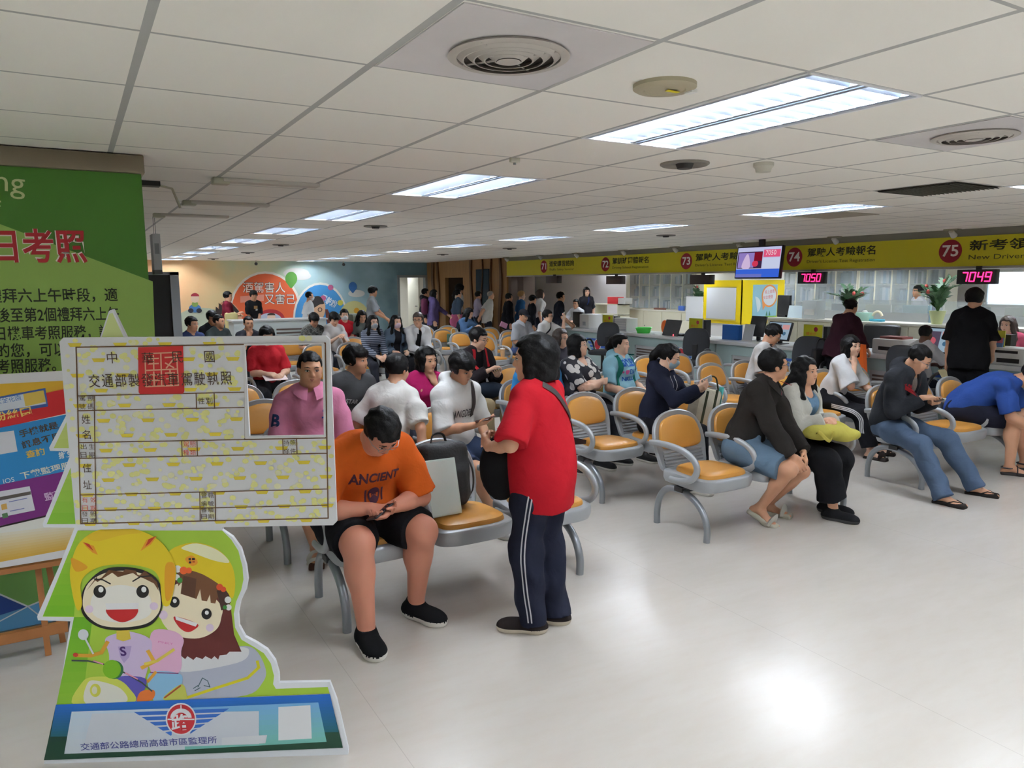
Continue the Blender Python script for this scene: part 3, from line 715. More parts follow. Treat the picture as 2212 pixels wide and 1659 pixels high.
def screen(px, label, X, w_, h_, z, tilt=0.25, lit=True, rz=0.0, zz=CT):
    r = empty('monitor', label, 'monitor', (X, cy(px, 700, X), zz), rz)
    R = Matrix.Rotation(tilt, 3, 'Y')
    MB().box((0, 0, z), (0.02, w_/2, h_/2), R, bev=0.006).build('housing', M_BLACK, r)
    if lit:
        a = Art(Vector((0, 0, z))+R @ Vector((-0.021, 0, 0)), (0, -1, 0), R @ Vector((0, 0, 1)))
        W2, H2 = w_/2-0.015, h_/2-0.015
        sc = lambda c, s: emat('screen_%d_%d_%d_%d' % (c+(int(s*10),)), c, s)
        a.rect(-W2, -H2, W2, H2, sc((170, 196, 216), 0.26)); a.rect(-W2+0.01, -H2*0.7, W2*0.2, H2*0.75, sc((96, 84, 104), 0.26)); a.oval(-W2*0.35, -H2*0.1, W2*0.3, H2*0.35, sc((214, 106, 120), 0.26)); a.rect(W2*0.3, H2*0.2, W2*0.95, H2*0.75, sc((232, 170, 170), 0.26)); a.oval(W2*0.6, -H2*0.3, 0.03, 0.03, sc((80, 120, 150), 0.26))
        a.build('display', r)
    MB().span((0.01, -0.03, 0), (0.05, 0.03, z)).span((-0.06, -0.1, 0), (0.12, 0.1, 0.012)).build('stand', M_BLACK, r, smooth=0)
    return r
screen(1637, 'dark monitor seen from its back edge beside the lit touch screen', CX+0.45, 0.3, 0.34, 0.24, lit=False)
screen(1684, 'lit touch screen leaning on the counter, red and blue picture on it', CX+0.25, 0.44, 0.3, 0.2, 0.35)
screen(2028, 'lit touch screen at the right counter between the seated boy and the person in black', CX+0.2, 0.40, 0.33, 0.22, 0.3)
r = on_counter('printer', 'white printer with red-brown papers on top, right of the black office chair', 'printer', 1938)
MB().box((0, 0, 0.1), (0.2, 0.22, 0.1), bev=0.02).build('body', M_PWHITE, r)
MB().span((-0.205, -0.12, 0.05), (-0.19, 0.12, 0.1)).build('slot', M_BLACK, r, smooth=0)
MB().box((0, 0, 0.215), (0.12, 0.16, 0.015)).build('papers', pm((150, 84, 80)), r, smooth=0)
r = on_counter('printer', 'white printer with black slot at the right edge of the counter', 'printer', 2195, X=CX+0.15)
MB().box((0, 0, 0.1), (0.16, 0.19, 0.1), bev=0.02).build('body', M_PWHITE, r)
MB().span((-0.165, -0.14, 0.03), (-0.15, 0.1, 0.08)).span((-0.165, -0.12, 0.14), (-0.15, 0.12, 0.17)).build('slot', M_BLACK, r, smooth=0)
r = on_counter('leaflet_display', 'display of blue and pink leaflets on a yellow base at the right counter', 'holder', 2150, X=CX+0.05)
MB().span((-0.02, -0.11, 0), (0.1, 0.11, 0.05)).build('base', pm((226, 214, 130)), r, smooth=0)
MB().box((0, 0, 0.18), (0.008, 0.1, 0.13), Matrix.Rotation(0.15, 3, 'Y')).build('leaflet', pm((96, 132, 176)), r, smooth=0)
MB().box((-0.012, 0, 0.28), (0.008, 0.1, 0.03), Matrix.Rotation(0.15, 3, 'Y')).build('leaflet', pm((176, 90, 100)), r, smooth=0)
MB().box((0.04, 0, 0.28), (0.008, 0.1, 0.11)).build('leaflet', pm((196, 190, 60)), r, smooth=0)
# hanging number displays and dark boxes
def led(px, py, num, label):
    c = at_x(px, py, WX-0.08)
    r = empty('number_display', label, 'display', c)
    MB().box((0, 0, 0), (0.05, 0.235, 0.092), bev=0.008).build('housing', M_BLACK, r)
    MB().span((0.0, -0.03, 0.09), (0.03, 0.03, 1.955-c.z)).build('hanger', M_BLACK, r, smooth=0)
    a = Art((-0.0505, 0, 0), (0, -1, 0), (0, 0, 1)); E_ = emat('led_red', (255, 34, 92), 2.2)
    seg = {'7': 'abc', '0': 'abcdef', '5': 'afgcd', '4': 'fgbc', '9': 'abcdfg'}
    for i, ch in enumerate(num):
        x0 = -0.17+i*0.095; w_, h_ = 0.06, 0.055
        S = {'a': ((0, 2), (1, 2)), 'b': ((1, 2), (1, 1)), 'c': ((1, 1), (1, 0)), 'd': ((0, 0), (1, 0)), 'e': ((0, 1), (0, 0)), 'f': ((0, 2), (0, 1)), 'g': ((0, 1), (1, 1))}
        for s in seg[ch]:
            (p0, p1) = S[s]; sl = 0.008
            a.line([(x0+p0[0]*w_+sl*p0[1], -0.055+p0[1]*h_), (x0+p1[0]*w_+sl*p1[1], -0.055+p1[1]*h_)], 0.015, E_)
    a.build('digits', r)
led(1755, 600, '7050', 'red number display hanging under sign 74')
led(2112, 598, '7049', 'red number display over the person in black at the right counter')
hb = None
for px, py, l in ((1196, 604, 'dark hanging box under sign 71'), (1330, 605, 'dark hanging box under sign 72'), (1517, 604, 'dark hanging box under sign 73')):
    c = at_x(px, py, WX-0.1)
    if hb is None:
        hb = empty('unlit_display', l, 'display', c, 0, 'unlit hanging displays')
        MB().box((0, 0, 0), (0.07, 0.24, 0.085), bev=0.006).build('housing', mat('unlit_maroon', (40, 26, 28), 0.35), hb)
        MB().span((0.0, -0.03, 0.08), (0.04, 0.03, 0.12)).build('hanger', M_BLACK, hb, smooth=0)
    else: dup(hb, c, None, l)
# television
tv = empty('television', 'flat television hung below the ceiling in front of the yellow banner, showing a news picture', 'television', at_x(1640, 567, 9.35), 0)
Rt = Matrix.Rotation(0.12, 3, 'Y')
Lw = 0.45; Hh = 0.255
MB().box((0, 0, 0), (0.03, Lw, Hh), Rt, bev=0.01).build('housing', M_BLACK, tv)
MB().span((0.03, -0.05, 0.1), (0.07, 0.05, CEIL-tv.location.z)).build('bracket', M_BLACK, tv, smooth=0)
a = Art(Rt @ Vector((-0.0305, 0, 0)), (0, -1, 0), Rt @ Vector((0, 0, 1)))
sc = lambda c, s=0.34: emat('tv_%d_%d_%d' % c, c, s)
a.rect(-Lw+0.02, -Hh+0.02, Lw-0.02, Hh-0.02, sc((196, 200, 236)))
a.rect(-Lw+0.02, -Hh+0.02, Lw-0.02, -Hh*0.42, sc((60, 104, 220))); a.rect(-Lw+0.02, -Hh+0.02, 0.1, -Hh*0.72, sc((110, 120, 200)))
a.rect(-Lw+0.03, -Hh*0.38, 0.08, Hh*0.66, sc((60, 40, 70))); a.rect(-Lw+0.05, -Hh*0.33, -0.08, Hh*0.6, sc((150, 130, 200)))
a.blob([(-0.32, -0.08), (-0.26, 0.1), (-0.2, 0.12), (-0.15, -0.08)], sc((214, 190, 226))); a.oval(-0.05, -0.02, 0.06, 0.05, sc((216, 60, 90))); a.rect(-0.08, 0.02, 0.08, Hh*0.62, sc((130, 20, 40)))
a.rect(0.1, Hh*0.3, Lw-0.03, Hh*0.75, sc((230, 90, 130))); a.rect(0.1, -Hh*0.38, Lw-0.03, Hh*0.25, sc((206, 214, 240))); a.text('7050', (0.14, Hh*0.42), (0.34, Hh*0.42), sc((250, 220, 230)))
a.build('display', tv)

# office chairs for the customers
def office_chair(x, y, rz, label, wood=False):
    r = empty('office_chair', label, 'office chair', (x, y, 0), rz, 'dark office chairs at the counters')
    m = mat('charcoal_fabric', (52, 54, 58), 0.85)
    s = MB(); pillow(s, sm2(mirror([(0, -0.22), (0.2, -0.2), (0.24, 0), (0.2, 0.22), (0, 0.23)])), [(0.9, 0.42), (1, 0.44), (1, 0.48), (0.9, 0.5)], (0, 0, 0), (1, 0, 0), (0, 1, 0), (0, 0, 1)); s.build('seat', m, r)
    b = MB(); pillow(b, sm2(mirror([(0, 0), (0.17, 0.0), (0.225, 0.12), (0.215, 0.33), (0.14, 0.44), (0, 0.46)])), [(0.88, -0.03), (1, -0.015), (1, 0.02), (0.88, 0.035)], (0, 0.24, 0.56), (1, 0, 0), (0, 0.12, 0.99), (0, -0.99, 0.12)); b.build('backrest', m, r)
    for sx in (-1, 1):
        MB().tube(smooth_path([(sx*0.24, 0.18, 0.46), (sx*0.29, 0.2, 0.6), (sx*0.29, 0.08, 0.69), (sx*0.29, -0.1, 0.68), (sx*0.27, -0.14, 0.58), (sx*0.24, -0.02, 0.46)], 4), 0.018, 8).build('armrest', M_BLACK, r)
    p = MB().cyl((0, 0, 0.1), (0, 0, 0.43), 0.03, n=10)
    for k in range(5): p.tube([(0, 0, 0.13), (0.3*math.cos(k*1.2566), 0.3*math.sin(k*1.2566), 0.075)], 0.022, 8)
    p.build('pedestal', M_BLACK, r)
    for k in range(5): MB().cyl((0.3*math.cos(k*1.2566)-0.012, 0.3*math.sin(k*1.2566), 0.03), (0.3*math.cos(k*1.2566)+0.012, 0.3*math.sin(k*1.2566), 0.03), 0.03, n=10).build('caster', M_BLACK, r)
    MB().span((-0.04, 0.2, 0.44), (0.04, 0.24, 0.75)).build('spine', M_BLACK, r, smooth=0)
    return r
oc = office_chair(8.55, at_x(1320, 720, 8.75).y, -PI/2+0.5, 'charcoal office chair at the counter under sign 72, behind the light blue shirt')
for px, X, rz, l in ((1490, 8.6, -PI/2+0.4, 'charcoal office chair at the counter, left of the stacked tan seats'), (1735, 8.55, -PI/2+0.35, 'charcoal office chair behind the white cardigan, by the maroon top')):
    dup(oc, (X, at_x(px, 745, X).y, 0), rz, l)
ec = empty('office_chair', 'black leather office chair behind the counter, left of the white printer', 'office chair', (10.6, at_x(1880, 730, 10.6).y, 0), -PI/2)
MB().box((0, 0.26, 0.83), (0.3, 0.06, 0.27), Matrix.Rotation(-0.1, 3, 'X'), bev=0.05, seg=3).build('backrest', mat('black_leather', (26, 24, 25), 0.35), ec)
MB().box((0, 0, 0.46), (0.27, 0.27, 0.06), bev=0.04, seg=3).build('seat', mat('black_leather', (26, 24, 25), 0.35), ec)
MB().cyl((0, 0, 0.08), (0, 0, 0.42), 0.03).box((0, 0, 0.05), (0.28, 0.04, 0.03)).box((0, 0, 0.05), (0.04, 0.28, 0.03)).build('pedestal', M_BLACK, ec)

# credenzas, bookcases and desks in the staff area
M_BEIGE = mat('beige_cabinet', (216, 212, 192), 0.55)
def credenza(x, y0, y1, h, label, nd):
    r = empty('credenza', label, 'cabinet', (x, y0, 0), 0, 'beige credenzas')
    L = y1-y0
    MB().span((0.02, 0, 0), (0.5, L, h-0.03)).build('carcass', M_BEIGE, r, smooth=0)
    MB().span((0, -0.01, h-0.03), (0.52, L+0.01, h)).build('top', mat('credenza_top', (226, 224, 214), 0.4), r, smooth=0)
    for k in range(nd):
        a_, b_ = L*k/nd+0.01, L*(k+1)/nd-0.01
        if k % 3 == 1:
            for q in range(2):
                z0 = 0.05+(h-0.1)*q/2; z1 = 0.05+(h-0.1)*(q+1)/2-0.01
                d = MB().span((0.0, a_, z0), (0.02, b_, z1)).build('drawer', M_BEIGE, r, smooth=0)
                MB().span((-0.02, (a_+b_)/2-0.06, (z0+z1)/2+0.05), (0, (a_+b_)/2+0.06, (z0+z1)/2+0.065)).build('handle', M_GREYMETAL, d, smooth=0)
        else:
            d = MB().span((0.0, a_, 0.05), (0.02, b_, h-0.05)).build('door', M_BEIGE, r, smooth=0)
            MB().cyl((0, b_-0.05, h*0.6), (-0.02, b_-0.05, h*0.6), 0.012, n=8).build('knob', M_GREYMETAL, d)
credenza(11.0, 4.2, 6.0, 1.12, 'beige credenza carrying the plant behind the seated boy', 3)
credenza(11.0, 6.02, 9.4, 1.12, 'long beige credenza behind the black leather office chair', 5)
credenza(12.95, 13.0, 15.85, 1.06, 'beige drawer cabinet below the glass bookcase, left of the yellow partition', 4)
credenza(11.0, 0.5, 4.18, 1.12, 'beige credenza at the right edge behind the counter', 4)
M_GLASS = mat('cabinet_glass', (200, 210, 214), 0.06, alpha=0.35)
def bookcase(x, y0, y1, z0, z1, label, nb, books=True):
    r = empty('bookcase', label, 'bookcase', (x, y0, z0), 0, 'glass-fronted bookcases')
    L, H_ = y1-y0, z1-z0
    c = MB().span((0.38, 0, 0), (0.4, L, H_)).span((0, 0, 0), (0.4, L, 0.03)).span((0, 0, H_-0.03), (0.4, L, H_))
    for k in range(nb+1): c.span((0, L*k/nb-0.02, 0), (0.4, L*k/nb+0.02, H_))
    for z in (0.33, 0.66): c.span((0.04, 0, H_*z-0.01), (0.4, L, H_*z+0.01))
    c.build('carcass', M_BEIGE, r, smooth=0)
    if z0 < 1: MB().span((0.0, 0, -z0), (0.4, L, 0)).build('base_cabinet', M_BEIGE, r, smooth=0)
    for k in range(nb):
        a_, b_ = L*k/nb+0.02, L*(k+1)/nb-0.02
        MB().span((-0.012, a_, 0.03), (-0.006, b_, H_-0.03)).build('pane', M_GLASS, r, smooth=0)
        bk = MB(); mats = [pm(q) for q in ((150, 176, 200), (206, 210, 214), (70, 96, 140), (226, 224, 216), (126, 140, 150), (60, 64, 70))]
        for z in range(3):
            y = a_+0.02
            while y < b_-0.05:
                w_ = rnd.uniform(0.03, 0.075); bk.cur = rnd.randrange(6)
                if rnd.random() < (0.92 if books else 0.5): bk.span((0.08, y, H_*z/3+0.015), (0.3, min(y+w_, b_), H_*z/3+H_*0.33*rnd.uniform(0.6, 0.9)))
                y += w_+0.003
        if bk.v: 
            o = bk.build('files', mats, r, smooth=0); o['kind'] = 'stuff'
bookcase(13.05, 13.4, 15.85, 1.06, 2.03, 'glass-fronted bookcase full of blue and white files, left of the yellow partition', 6)
bookcase(14.6, 10.1, 12.2, 0.9, 2.1, 'glass-fronted bookcase right of the yellow partition', 4)
bookcase(14.6, 8.2, 10.05, 0.9, 2.1, 'glass-fronted bookcase nearest the bright window', 5)
r = empty('desk_shelf', 'small cream shelf unit with a red box on it, behind the standing staff member', 'shelf', (12.3, 15.4, 0))
MB().span((0, 0, 0), (0.4, 0.03, 1.2)).span((0, 0.97, 0), (0.4, 1.0, 1.2)).span((0, 0, 1.17), (0.4, 1.0, 1.2)).span((0, 0, 0.9), (0.4, 1, 0.92)).build('carcass', M_BEIGE, r, smooth=0)
r2 = empty('box', 'red box on the cream shelf behind the standing staff member', 'box', (12.4, 15.75, 1.2))
MB().box((0.1, 0, 0.09), (0.12, 0.2, 0.09), bev=0.008).build('carton', mat('red_box', (206, 50, 58), 0.6), r2)
r2 = empty('paper_stack', 'grey stack of papers beside the red box on the cream shelf', 'papers', (12.4, 15.35, 1.2))
MB().box((0.1, 0, 0.08), (0.12, 0.15, 0.08), bev=0.01).build('sheets', pm((186, 186, 182)), r2)
for k, (y0, y1) in enumerate(((5.0, 7.4), (7.5, 9.9))):
    r = empty('desk', '%s grey staff desk with a low screen before the bookcases' % ('right', 'left')[k], 'desk', (12.9, y0, 0))
    MB().span((0, 0, 0.7), (0.7, y1-y0, 0.74)).build('top', M_CTOP, r, smooth=0)
    MB().span((-0.03, 0, 0), (0, y1-y0, 1.2)).build('screen', mat('desk_screen_grey', (166, 170, 172), 0.7), r, smooth=0)
    MB().span((-0.032, 0.02, 1.2), (-0.005, y1-y0-0.02, 1.42)).build('glass', M_GLASS, r, smooth=0)
    for q in (0.02, y1-y0-0.06): MB().span((0.3, q, 0), (0.4, q+0.04, 0.7)).build('leg', M_GREYMETAL, r, smooth=0)
    for q in range(3):
        s = empty('monitor', '%s monitor over the %s staff desk screen' % (('left', 'middle', 'right')[2-q], ('right', 'left')[k]), 'monitor', (13.2, y0+0.4+0.75*q, 0.74))
        MB().box((0, 0, 0.42), (0.025, 0.26, 0.17), bev=0.01).build('housing', pm(((150, 176, 184), (196, 196, 186), (90, 92, 96))[q]), s)
        MB().span((-0.03, -0.05, 0), (0.03, 0.05, 0.3)).build('stand', M_DARKGREY, s, smooth=0)
# things along the credenza top
def small(name, label, cat, px, py, X, parts, z):
    c = at_x(px, py, X); r = empty(name, label, cat, (X, c.y, z))
    for nm, mb, m in parts: mb.build(nm, m, r)
    return r
small('box', 'pale aqua tissue box on the beige credenza', 'box', 1867, 690, 11.2, [('carton', MB().box((0, 0, 0.07), (0.07, 0.12, 0.07), bev=0.01), mat('aqua_box', (168, 206, 190), 0.6)), ('tissue', MB().ell((0, 0, 0.15), (0.03, 0.05, 0.03)), M_PAPER)], 1.12)
small('pouch', 'magenta pouch left of the pale aqua tissue box', 'bag', 1847, 690, 11.2, [('pouch', MB().ell((0, 0, 0.05), (0.06, 0.1, 0.05)), mat('magenta_cloth', (206, 40, 110), 0.6))], 1.12)
small('tape_holder', 'cream and blue tape holder on the beige credenza', 'holder', 1895, 690, 11.2, [('wheel', MB().tube([(0, 0.08*math.cos(t), 0.07+0.09*math.sin(t)) for t in np.linspace(0.2, 2.9, 10)], 0.022, 8), mat('cream_plastic', (226, 216, 186), 0.5)), ('base', MB().box((0, 0, 0.02), (0.05, 0.11, 0.02), bev=0.01), mat('teal_plastic', (60, 150, 176), 0.5))], 1.12)
small('ballot_box', 'clear acrylic box with white paper on the credenza, under the 7050 display', 'box', 1757, 680, 11.2, [('case', MB().box((0, 0, 0.16), (0.12, 0.15, 0.16), bev=0.01), mat('acrylic', (216, 222, 224), 0.1, alpha=0.6)), ('paper', MB().box((-0.124, 0, 0.12), (0.003, 0.1, 0.05)), M_PAPER)], 1.12)
small('calendar', 'pastel desk calendar left of the clear acrylic box', 'calendar', 1720, 680, 11.2, [('sheet', MB().box((0, 0, 0.11), (0.01, 0.17, 0.11), Matrix.Rotation(0.2, 3, 'Y')), pm((206, 222, 232))), ('foot', MB().box((0.06, 0, 0.01), (0.06, 0.16, 0.01)), M_PAPER)], 1.12)
small('monitor', 'black monitor at the right edge of the yellow partition', 'monitor', 1694, 670, 11.3, [('housing', MB().box((0, 0, 0.2), (0.03, 0.14, 0.2), bev=0.01), M_BLACK), ('stand', MB().box((0.02, 0, 0.02), (0.08, 0.08, 0.02)), M_BLACK)], 1.12)
r = small('whiteboard', 'small white board on the drawer cabinet left of the yellow partition', 'board', 1500, 660, 12.6, [('sheet', MB().box((0, 0, 0.29), (0.012, 0.27, 0.29), bev=0.004), mat('whiteboard_sheet', (222, 224, 230), 0.3)), ('foot', MB().box((0.03, 0, 0.01), (0.08, 0.2, 0.01)), M_GREYMETAL)], 0.85)
MB().span((-0.3, -0.3, -0.85), (0.5, 0.3, 0.0)).build('stand', M_BEIGE, r, smooth=0)
small('wooden_tray', 'brown wooden tray on the drawer cabinet', 'tray', 1430, 664, 13.1, [('tray', MB().box((0, 0, 0.025), (0.1, 0.22, 0.025), bev=0.02), mat('tray_brown', (126, 78, 64), 0.5))], 1.06)
o = small('carton_model', 'cream spiky folded papers on the drawer cabinet', 'papers', 1460, 655, 13.1, [('paper', MB().tube([(0, -0.14, 0.16), (0, -0.06, 0.12), (0, 0.0, 0.03)], 0.02, 6).tube([(0, 0.12, 0.16), (0, 0.06, 0.13), (0, 0.0, 0.03)], 0.02, 6).tube([(0, -0.16, 0.06), (0, 0.0, 0.1), (0, 0.16, 0.05)], 0.02, 6), mat('cream_paper', (226, 222, 196), 0.7))], 1.06)
small('bin_box', 'blue plastic box on the drawer cabinet by the small white board', 'box', 1477, 664, 13.1, [('tub', MB().box((0, 0, 0.06), (0.1, 0.1, 0.06), bev=0.015), mat('blue_plastic', (72, 110, 196), 0.5))], 1.06)
# plants
def plant(px, py, X, z, label, h, seed, pot):
    c = at_x(px, py, X); r = empty('potted_plant', label, 'plant', (X, c.y, z))
    rr_ = random.Random(seed)
    MB().lathe([(pot*0.62, 0), (pot*0.8, pot*0.8), (pot, pot*1.7), (pot*1.02, pot*1.75), (pot*0.92, pot*1.72), (pot*0.85, pot*1.5), (0, pot*1.5)], n=20).build('pot', mat('pale_green_pot', (196, 204, 150), 0.4), r)
    st = MB(); lf = MB(); fw = MB()
    for k in range(18):
        a_ = rr_.uniform(0, 2*PI); l = h*rr_.uniform(0.5, 1.0); sp_ = rr_.uniform(0.2, 1.05)
        P = [Vector((0, 0, pot*1.5)), Vector((0.3*sp_*l*math.cos(a_), 0.3*sp_*l*math.sin(a_), pot*1.5+l*0.55)), Vector((0.85*sp_*l*math.cos(a_), 0.85*sp_*l*math.sin(a_), pot*1.5+l*(1-0.35*sp_)))]
        P = smooth_path(P, 5); st.tube(P, 0.006, 5)
        for i in range(2, len(P)):
            for s in (-1, 1):
                d_ = (P[i]-P[i-1]).normalized(); sd_ = d_.cross(Vector((0, 0, 1))).normalized()*s if abs(d_.z) < 0.99 else Vector((s, 0, 0))
                tip = P[i]+sd_*rr_.uniform(0.06, 0.12)+d_*0.06; mid = (P[i]+tip)/2; wv = d_*0.03
                lf.add([P[i], mid+wv, tip, mid-wv], [[0, 1, 2, 3]])
        if k % 5 == 0: fw.ell(P[-1], (0.03, 0.03, 0.035), n=7, m=5)
    st.build('stems', mat('plant_stem', (60, 92, 48), 0.6), r); o = lf.build('leaves', mat('plant_leaf', (52, 92, 54), 0.5, noise=0.3, nscale=12), r, smooth=0, fixn=False); o['kind'] = 'stuff'
    fw.build('flowers', mat('plant_flower', (170, 62, 56), 0.6), r)
plant(2024, 690, 11.25, 1.12, 'leafy potted plant in a pale green pot behind the seated boy', 0.62, 3, 0.115)
plant(1833, 690, 11.25, 1.12, 'leafy plant with arching stems behind the maroon top', 0.55, 5, 0.08)
plant(1512, 660, 12.9, 1.35, 'dark leafy plant behind the small white board', 0.5, 8, 0.09)
bpy.data.objects['potted_plant.002'].location.z = 1.06
# white service desk before the mural, olive bin
sd_ = empty('service_desk', 'white and pale aqua service desk with brown slats before the mural', 'counter', (3.75, 16.0, 0))
MB().span((-0.95, 0, 0), (0.97, 0.6, 1.0)).build('carcass', mat('desk_white', (206, 216, 216), 0.5), sd_, smooth=0)
MB().span((-0.98, -0.03, 1.0), (1.0, 0.63, 1.03)).build('top', M_CTOP, sd_, smooth=0)
q = MB()
for k in range(7): q.span((-0.1, -0.012, 0.35+k*0.075), (0.7, 0.0, 0.385+k*0.075))
q.build('slats', M_LOUV, sd_, smooth=0)
ob = empty('litter_bin', 'large olive green bin with a flat lid beside the service desk', 'bin', (4.95, 15.2, 0))
MB().lathe([(0.26, 0), (0.3, 1.0), (0.31, 1.02), (0.0, 1.02)], n=4).build('body', mat('olive_plastic', (78, 82, 66), 0.6), ob, smooth=10)
MB().lathe([(0.34, 1.02), (0.34, 1.10), (0.3, 1.14), (0, 1.15)], n=4).build('lid', mat('olive_lid', (70, 74, 58), 0.6), ob, smooth=10)

# ------------------------------------------------------------------ people: rounded bodies grown from a posed skeleton
V3 = lambda *a: np.array(a, float)
def nrm(v):
    v = np.asarray(v, float); l = np.linalg.norm(v); return v/l if l > 1e-9 else v
def rotm(ax, ang):
    return np.array(Matrix.Rotation(ang, 3, ax))
class Sdf:
    """collects round cones, ellipsoids and boxes and turns their smooth union into one closed surface"""
    def __init__(self): self.p = []
    def cap(self, a, b, ra, rb, k=0.02, clip=None, sub=False, flat=None):
        a, b = np.asarray(a, float), np.asarray(b, float); r = max(ra, rb)
        self.p.append(('c', np.minimum(a, b)-r, np.maximum(a, b)+r, k, (a, b, ra, rb), clip, sub)); return self
    def ell(self, c, r, R=None, k=0.03, clip=None, sub=False):
        c = np.asarray(c, float); r = np.asarray(r, float); R = np.eye(3) if R is None else np.asarray(R, float)
        e = np.sqrt(((R*r)**2).sum(1))
        self.p.append(('e', c-e, c+e, k, (c, r, R), clip, sub)); return self
    def box(self, c, h, R=None, rd=0.01, k=0.02, clip=None, sub=False):
        c = np.asarray(c, float); h = np.asarray(h, float); R = np.eye(3) if R is None else np.asarray(R, float)
        e = np.abs(R*h).sum(1)+rd
        self.p.append(('b', c-e, c+e, k, (c, h, R, rd), clip, sub)); return self
    def ext(self, o): self.p.extend(o.p); return self
    def mesh(self, h, infl=0.0, wr=0.0, wf=14.0, seed=0.0):
        P = self.p
        if not P: return None
        lo = np.min([q[1] for q in P if not q[6]], 0)-infl-3*h; hi = np.max([q[2] for q in P if not q[6]], 0)+infl+3*h
        n = np.ceil((hi-lo)/h).astype(int)+1
        D = np.full(n, 0.3, np.float32)
        ax = [lo[i]+h*np.arange(n[i]) for i in range(3)]
        for kind, a, b, k, prm, clip, sub in P:
            m = k+infl+3*h
            i0 = np.maximum(0, np.floor((a-m-lo)/h).astype(int)); i1 = np.minimum(n, np.ceil((b+m-lo)/h).astype(int)+1)
            if (i1 <= i0).any(): continue
            sl = tuple(slice(i0[i], i1[i]) for i in range(3))
            X = ax[0][sl[0]].astype(np.float32)[:, None, None]; Y = ax[1][sl[1]].astype(np.float32)[None, :, None]; Z = ax[2][sl[2]].astype(np.float32)[None, None, :]
            if kind == 'c':
                A, B, ra, rb = prm; d = B-A; L2 = max(float(d @ d), 1e-9)
                px, py, pz = X-A[0], Y-A[1], Z-A[2]
                t = np.clip((px*d[0]+py*d[1]+pz*d[2])/L2, 0, 1)
                dd = np.sqrt((px-t*d[0])**2+(py-t*d[1])**2+(pz-t*d[2])**2)-(ra+(rb-ra)*t)
            elif kind == 'e':
                c, r, R = prm; px, py, pz = X-c[0], Y-c[1], Z-c[2]
                q = [(px*R[0, i]+py*R[1, i]+pz*R[2, i])/r[i] for i in range(3)]
                k0 = np.sqrt(q[0]**2+q[1]**2+q[2]**2); k1 = np.sqrt((q[0]/r[0])**2+(q[1]/r[1])**2+(q[2]/r[2])**2)+1e-9
                dd = k0*(k0-1)/k1
            else:
                c, hh, R, rd = prm; px, py, pz = X-c[0], Y-c[1], Z-c[2]
                q = [np.abs(px*R[0, i]+py*R[1, i]+pz*R[2, i])-hh[i] for i in range(3)]
                dd = np.sqrt(np.maximum(q[0], 0)**2+np.maximum(q[1], 0)**2+np.maximum(q[2], 0)**2)+np.minimum(np.maximum(np.maximum(q[0], q[1]), q[2]), 0)-rd
            if not sub: dd = dd-infl
            if clip:
                for (pt, nn) in clip:
                    dd = np.maximum(dd, (X-pt[0])*nn[0]+(Y-pt[1])*nn[1]+(Z-pt[2])*nn[2])
            S = D[sl]
            if sub: D[sl] = np.maximum(S, -dd)
            else:
                kk = max(k, 1e-4); e = np.maximum(kk-np.abs(S-dd), 0)/kk
                D[sl] = np.minimum(S, dd)-e*e*kk*0.25
        if wr:
            X = ax[0].astype(np.float32)[:, None, None]; Y = ax[1].astype(np.float32)[None, :, None]; Z = ax[2].astype(np.float32)[None, None, :]
            s = seed
            D = D+wr*(np.sin(wf*1.7*Z+2.2*np.sin(wf*0.8*X+s)+1.5*np.sin(wf*0.9*Y+2*s))*np.sin(wf*0.9*X+wf*0.7*Z+s)+0.6*np.sin(wf*2.3*(X-0.6*Z)+3*np.sin(wf*0.7*Y+s)))
        # surface nets
        sg = D < 0
        c8 = sum(sg[i:n[0]-1+i, j:n[1]-1+j, l:n[2]-1+l].astype(np.uint8) for i in (0, 1) for j in (0, 1) for l in (0, 1))
        act = (c8 > 0) & (c8 < 8); idx = np.argwhere(act)
        if len(idx) == 0: return None
        num = np.full(act.shape, -1, np.int32); num[act] = np.arange(len(idx))
        cor = np.array([(i, j, l) for i in (0, 1) for j in (0, 1) for l in (0, 1)])
        val = np.stack([D[idx[:, 0]+c[0], idx[:, 1]+c[1], idx[:, 2]+c[2]] for c in cor], 1)
        acc = np.zeros((len(idx), 3)); cnt = np.zeros(len(idx))
        for a in range(8):
            for b in range(a+1, 8):
                if np.abs(cor[a]-cor[b]).sum() != 1: continue
                x = (val[:, a] < 0) != (val[:, b] < 0)
                t = val[:, a]/(val[:, a]-val[:, b]+1e-12)
                pt = cor[a]+(cor[b]-cor[a])*t[:, None]
                acc[x] += pt[x]; cnt[x] += 1
        vs = lo+h*(idx+acc/cnt[:, None])
        faces = []
        for axn in range(3):
            o1, o2 = [(1, 2), (2, 0), (0, 1)][axn]
            s = [slice(None)]*3; s2 = [slice(None)]*3; s[axn] = slice(0, -1); s2[axn] = slice(1, None)
            ch = sg[tuple(s)] != sg[tuple(s2)]
            e = np.argwhere(ch); e = e[(e[:, o1] > 0) & (e[:, o2] > 0) & (e[:, o1] < n[o1]-1) & (e[:, o2] < n[o2]-1)]
            if len(e) == 0: continue
            ins = sg[e[:, 0], e[:, 1], e[:, 2]]
            def cell(d1, d2):
                q = e.copy(); q[:, o1] += d1; q[:, o2] += d2; return num[q[:, 0], q[:, 1], q[:, 2]]
            q = np.stack([cell(-1, -1), cell(0, -1), cell(0, 0), cell(-1, 0)], 1)
            q[~ins] = q[~ins][:, ::-1]
            faces.append(q[(q >= 0).all(1)])
        return vs, np.concatenate(faces)
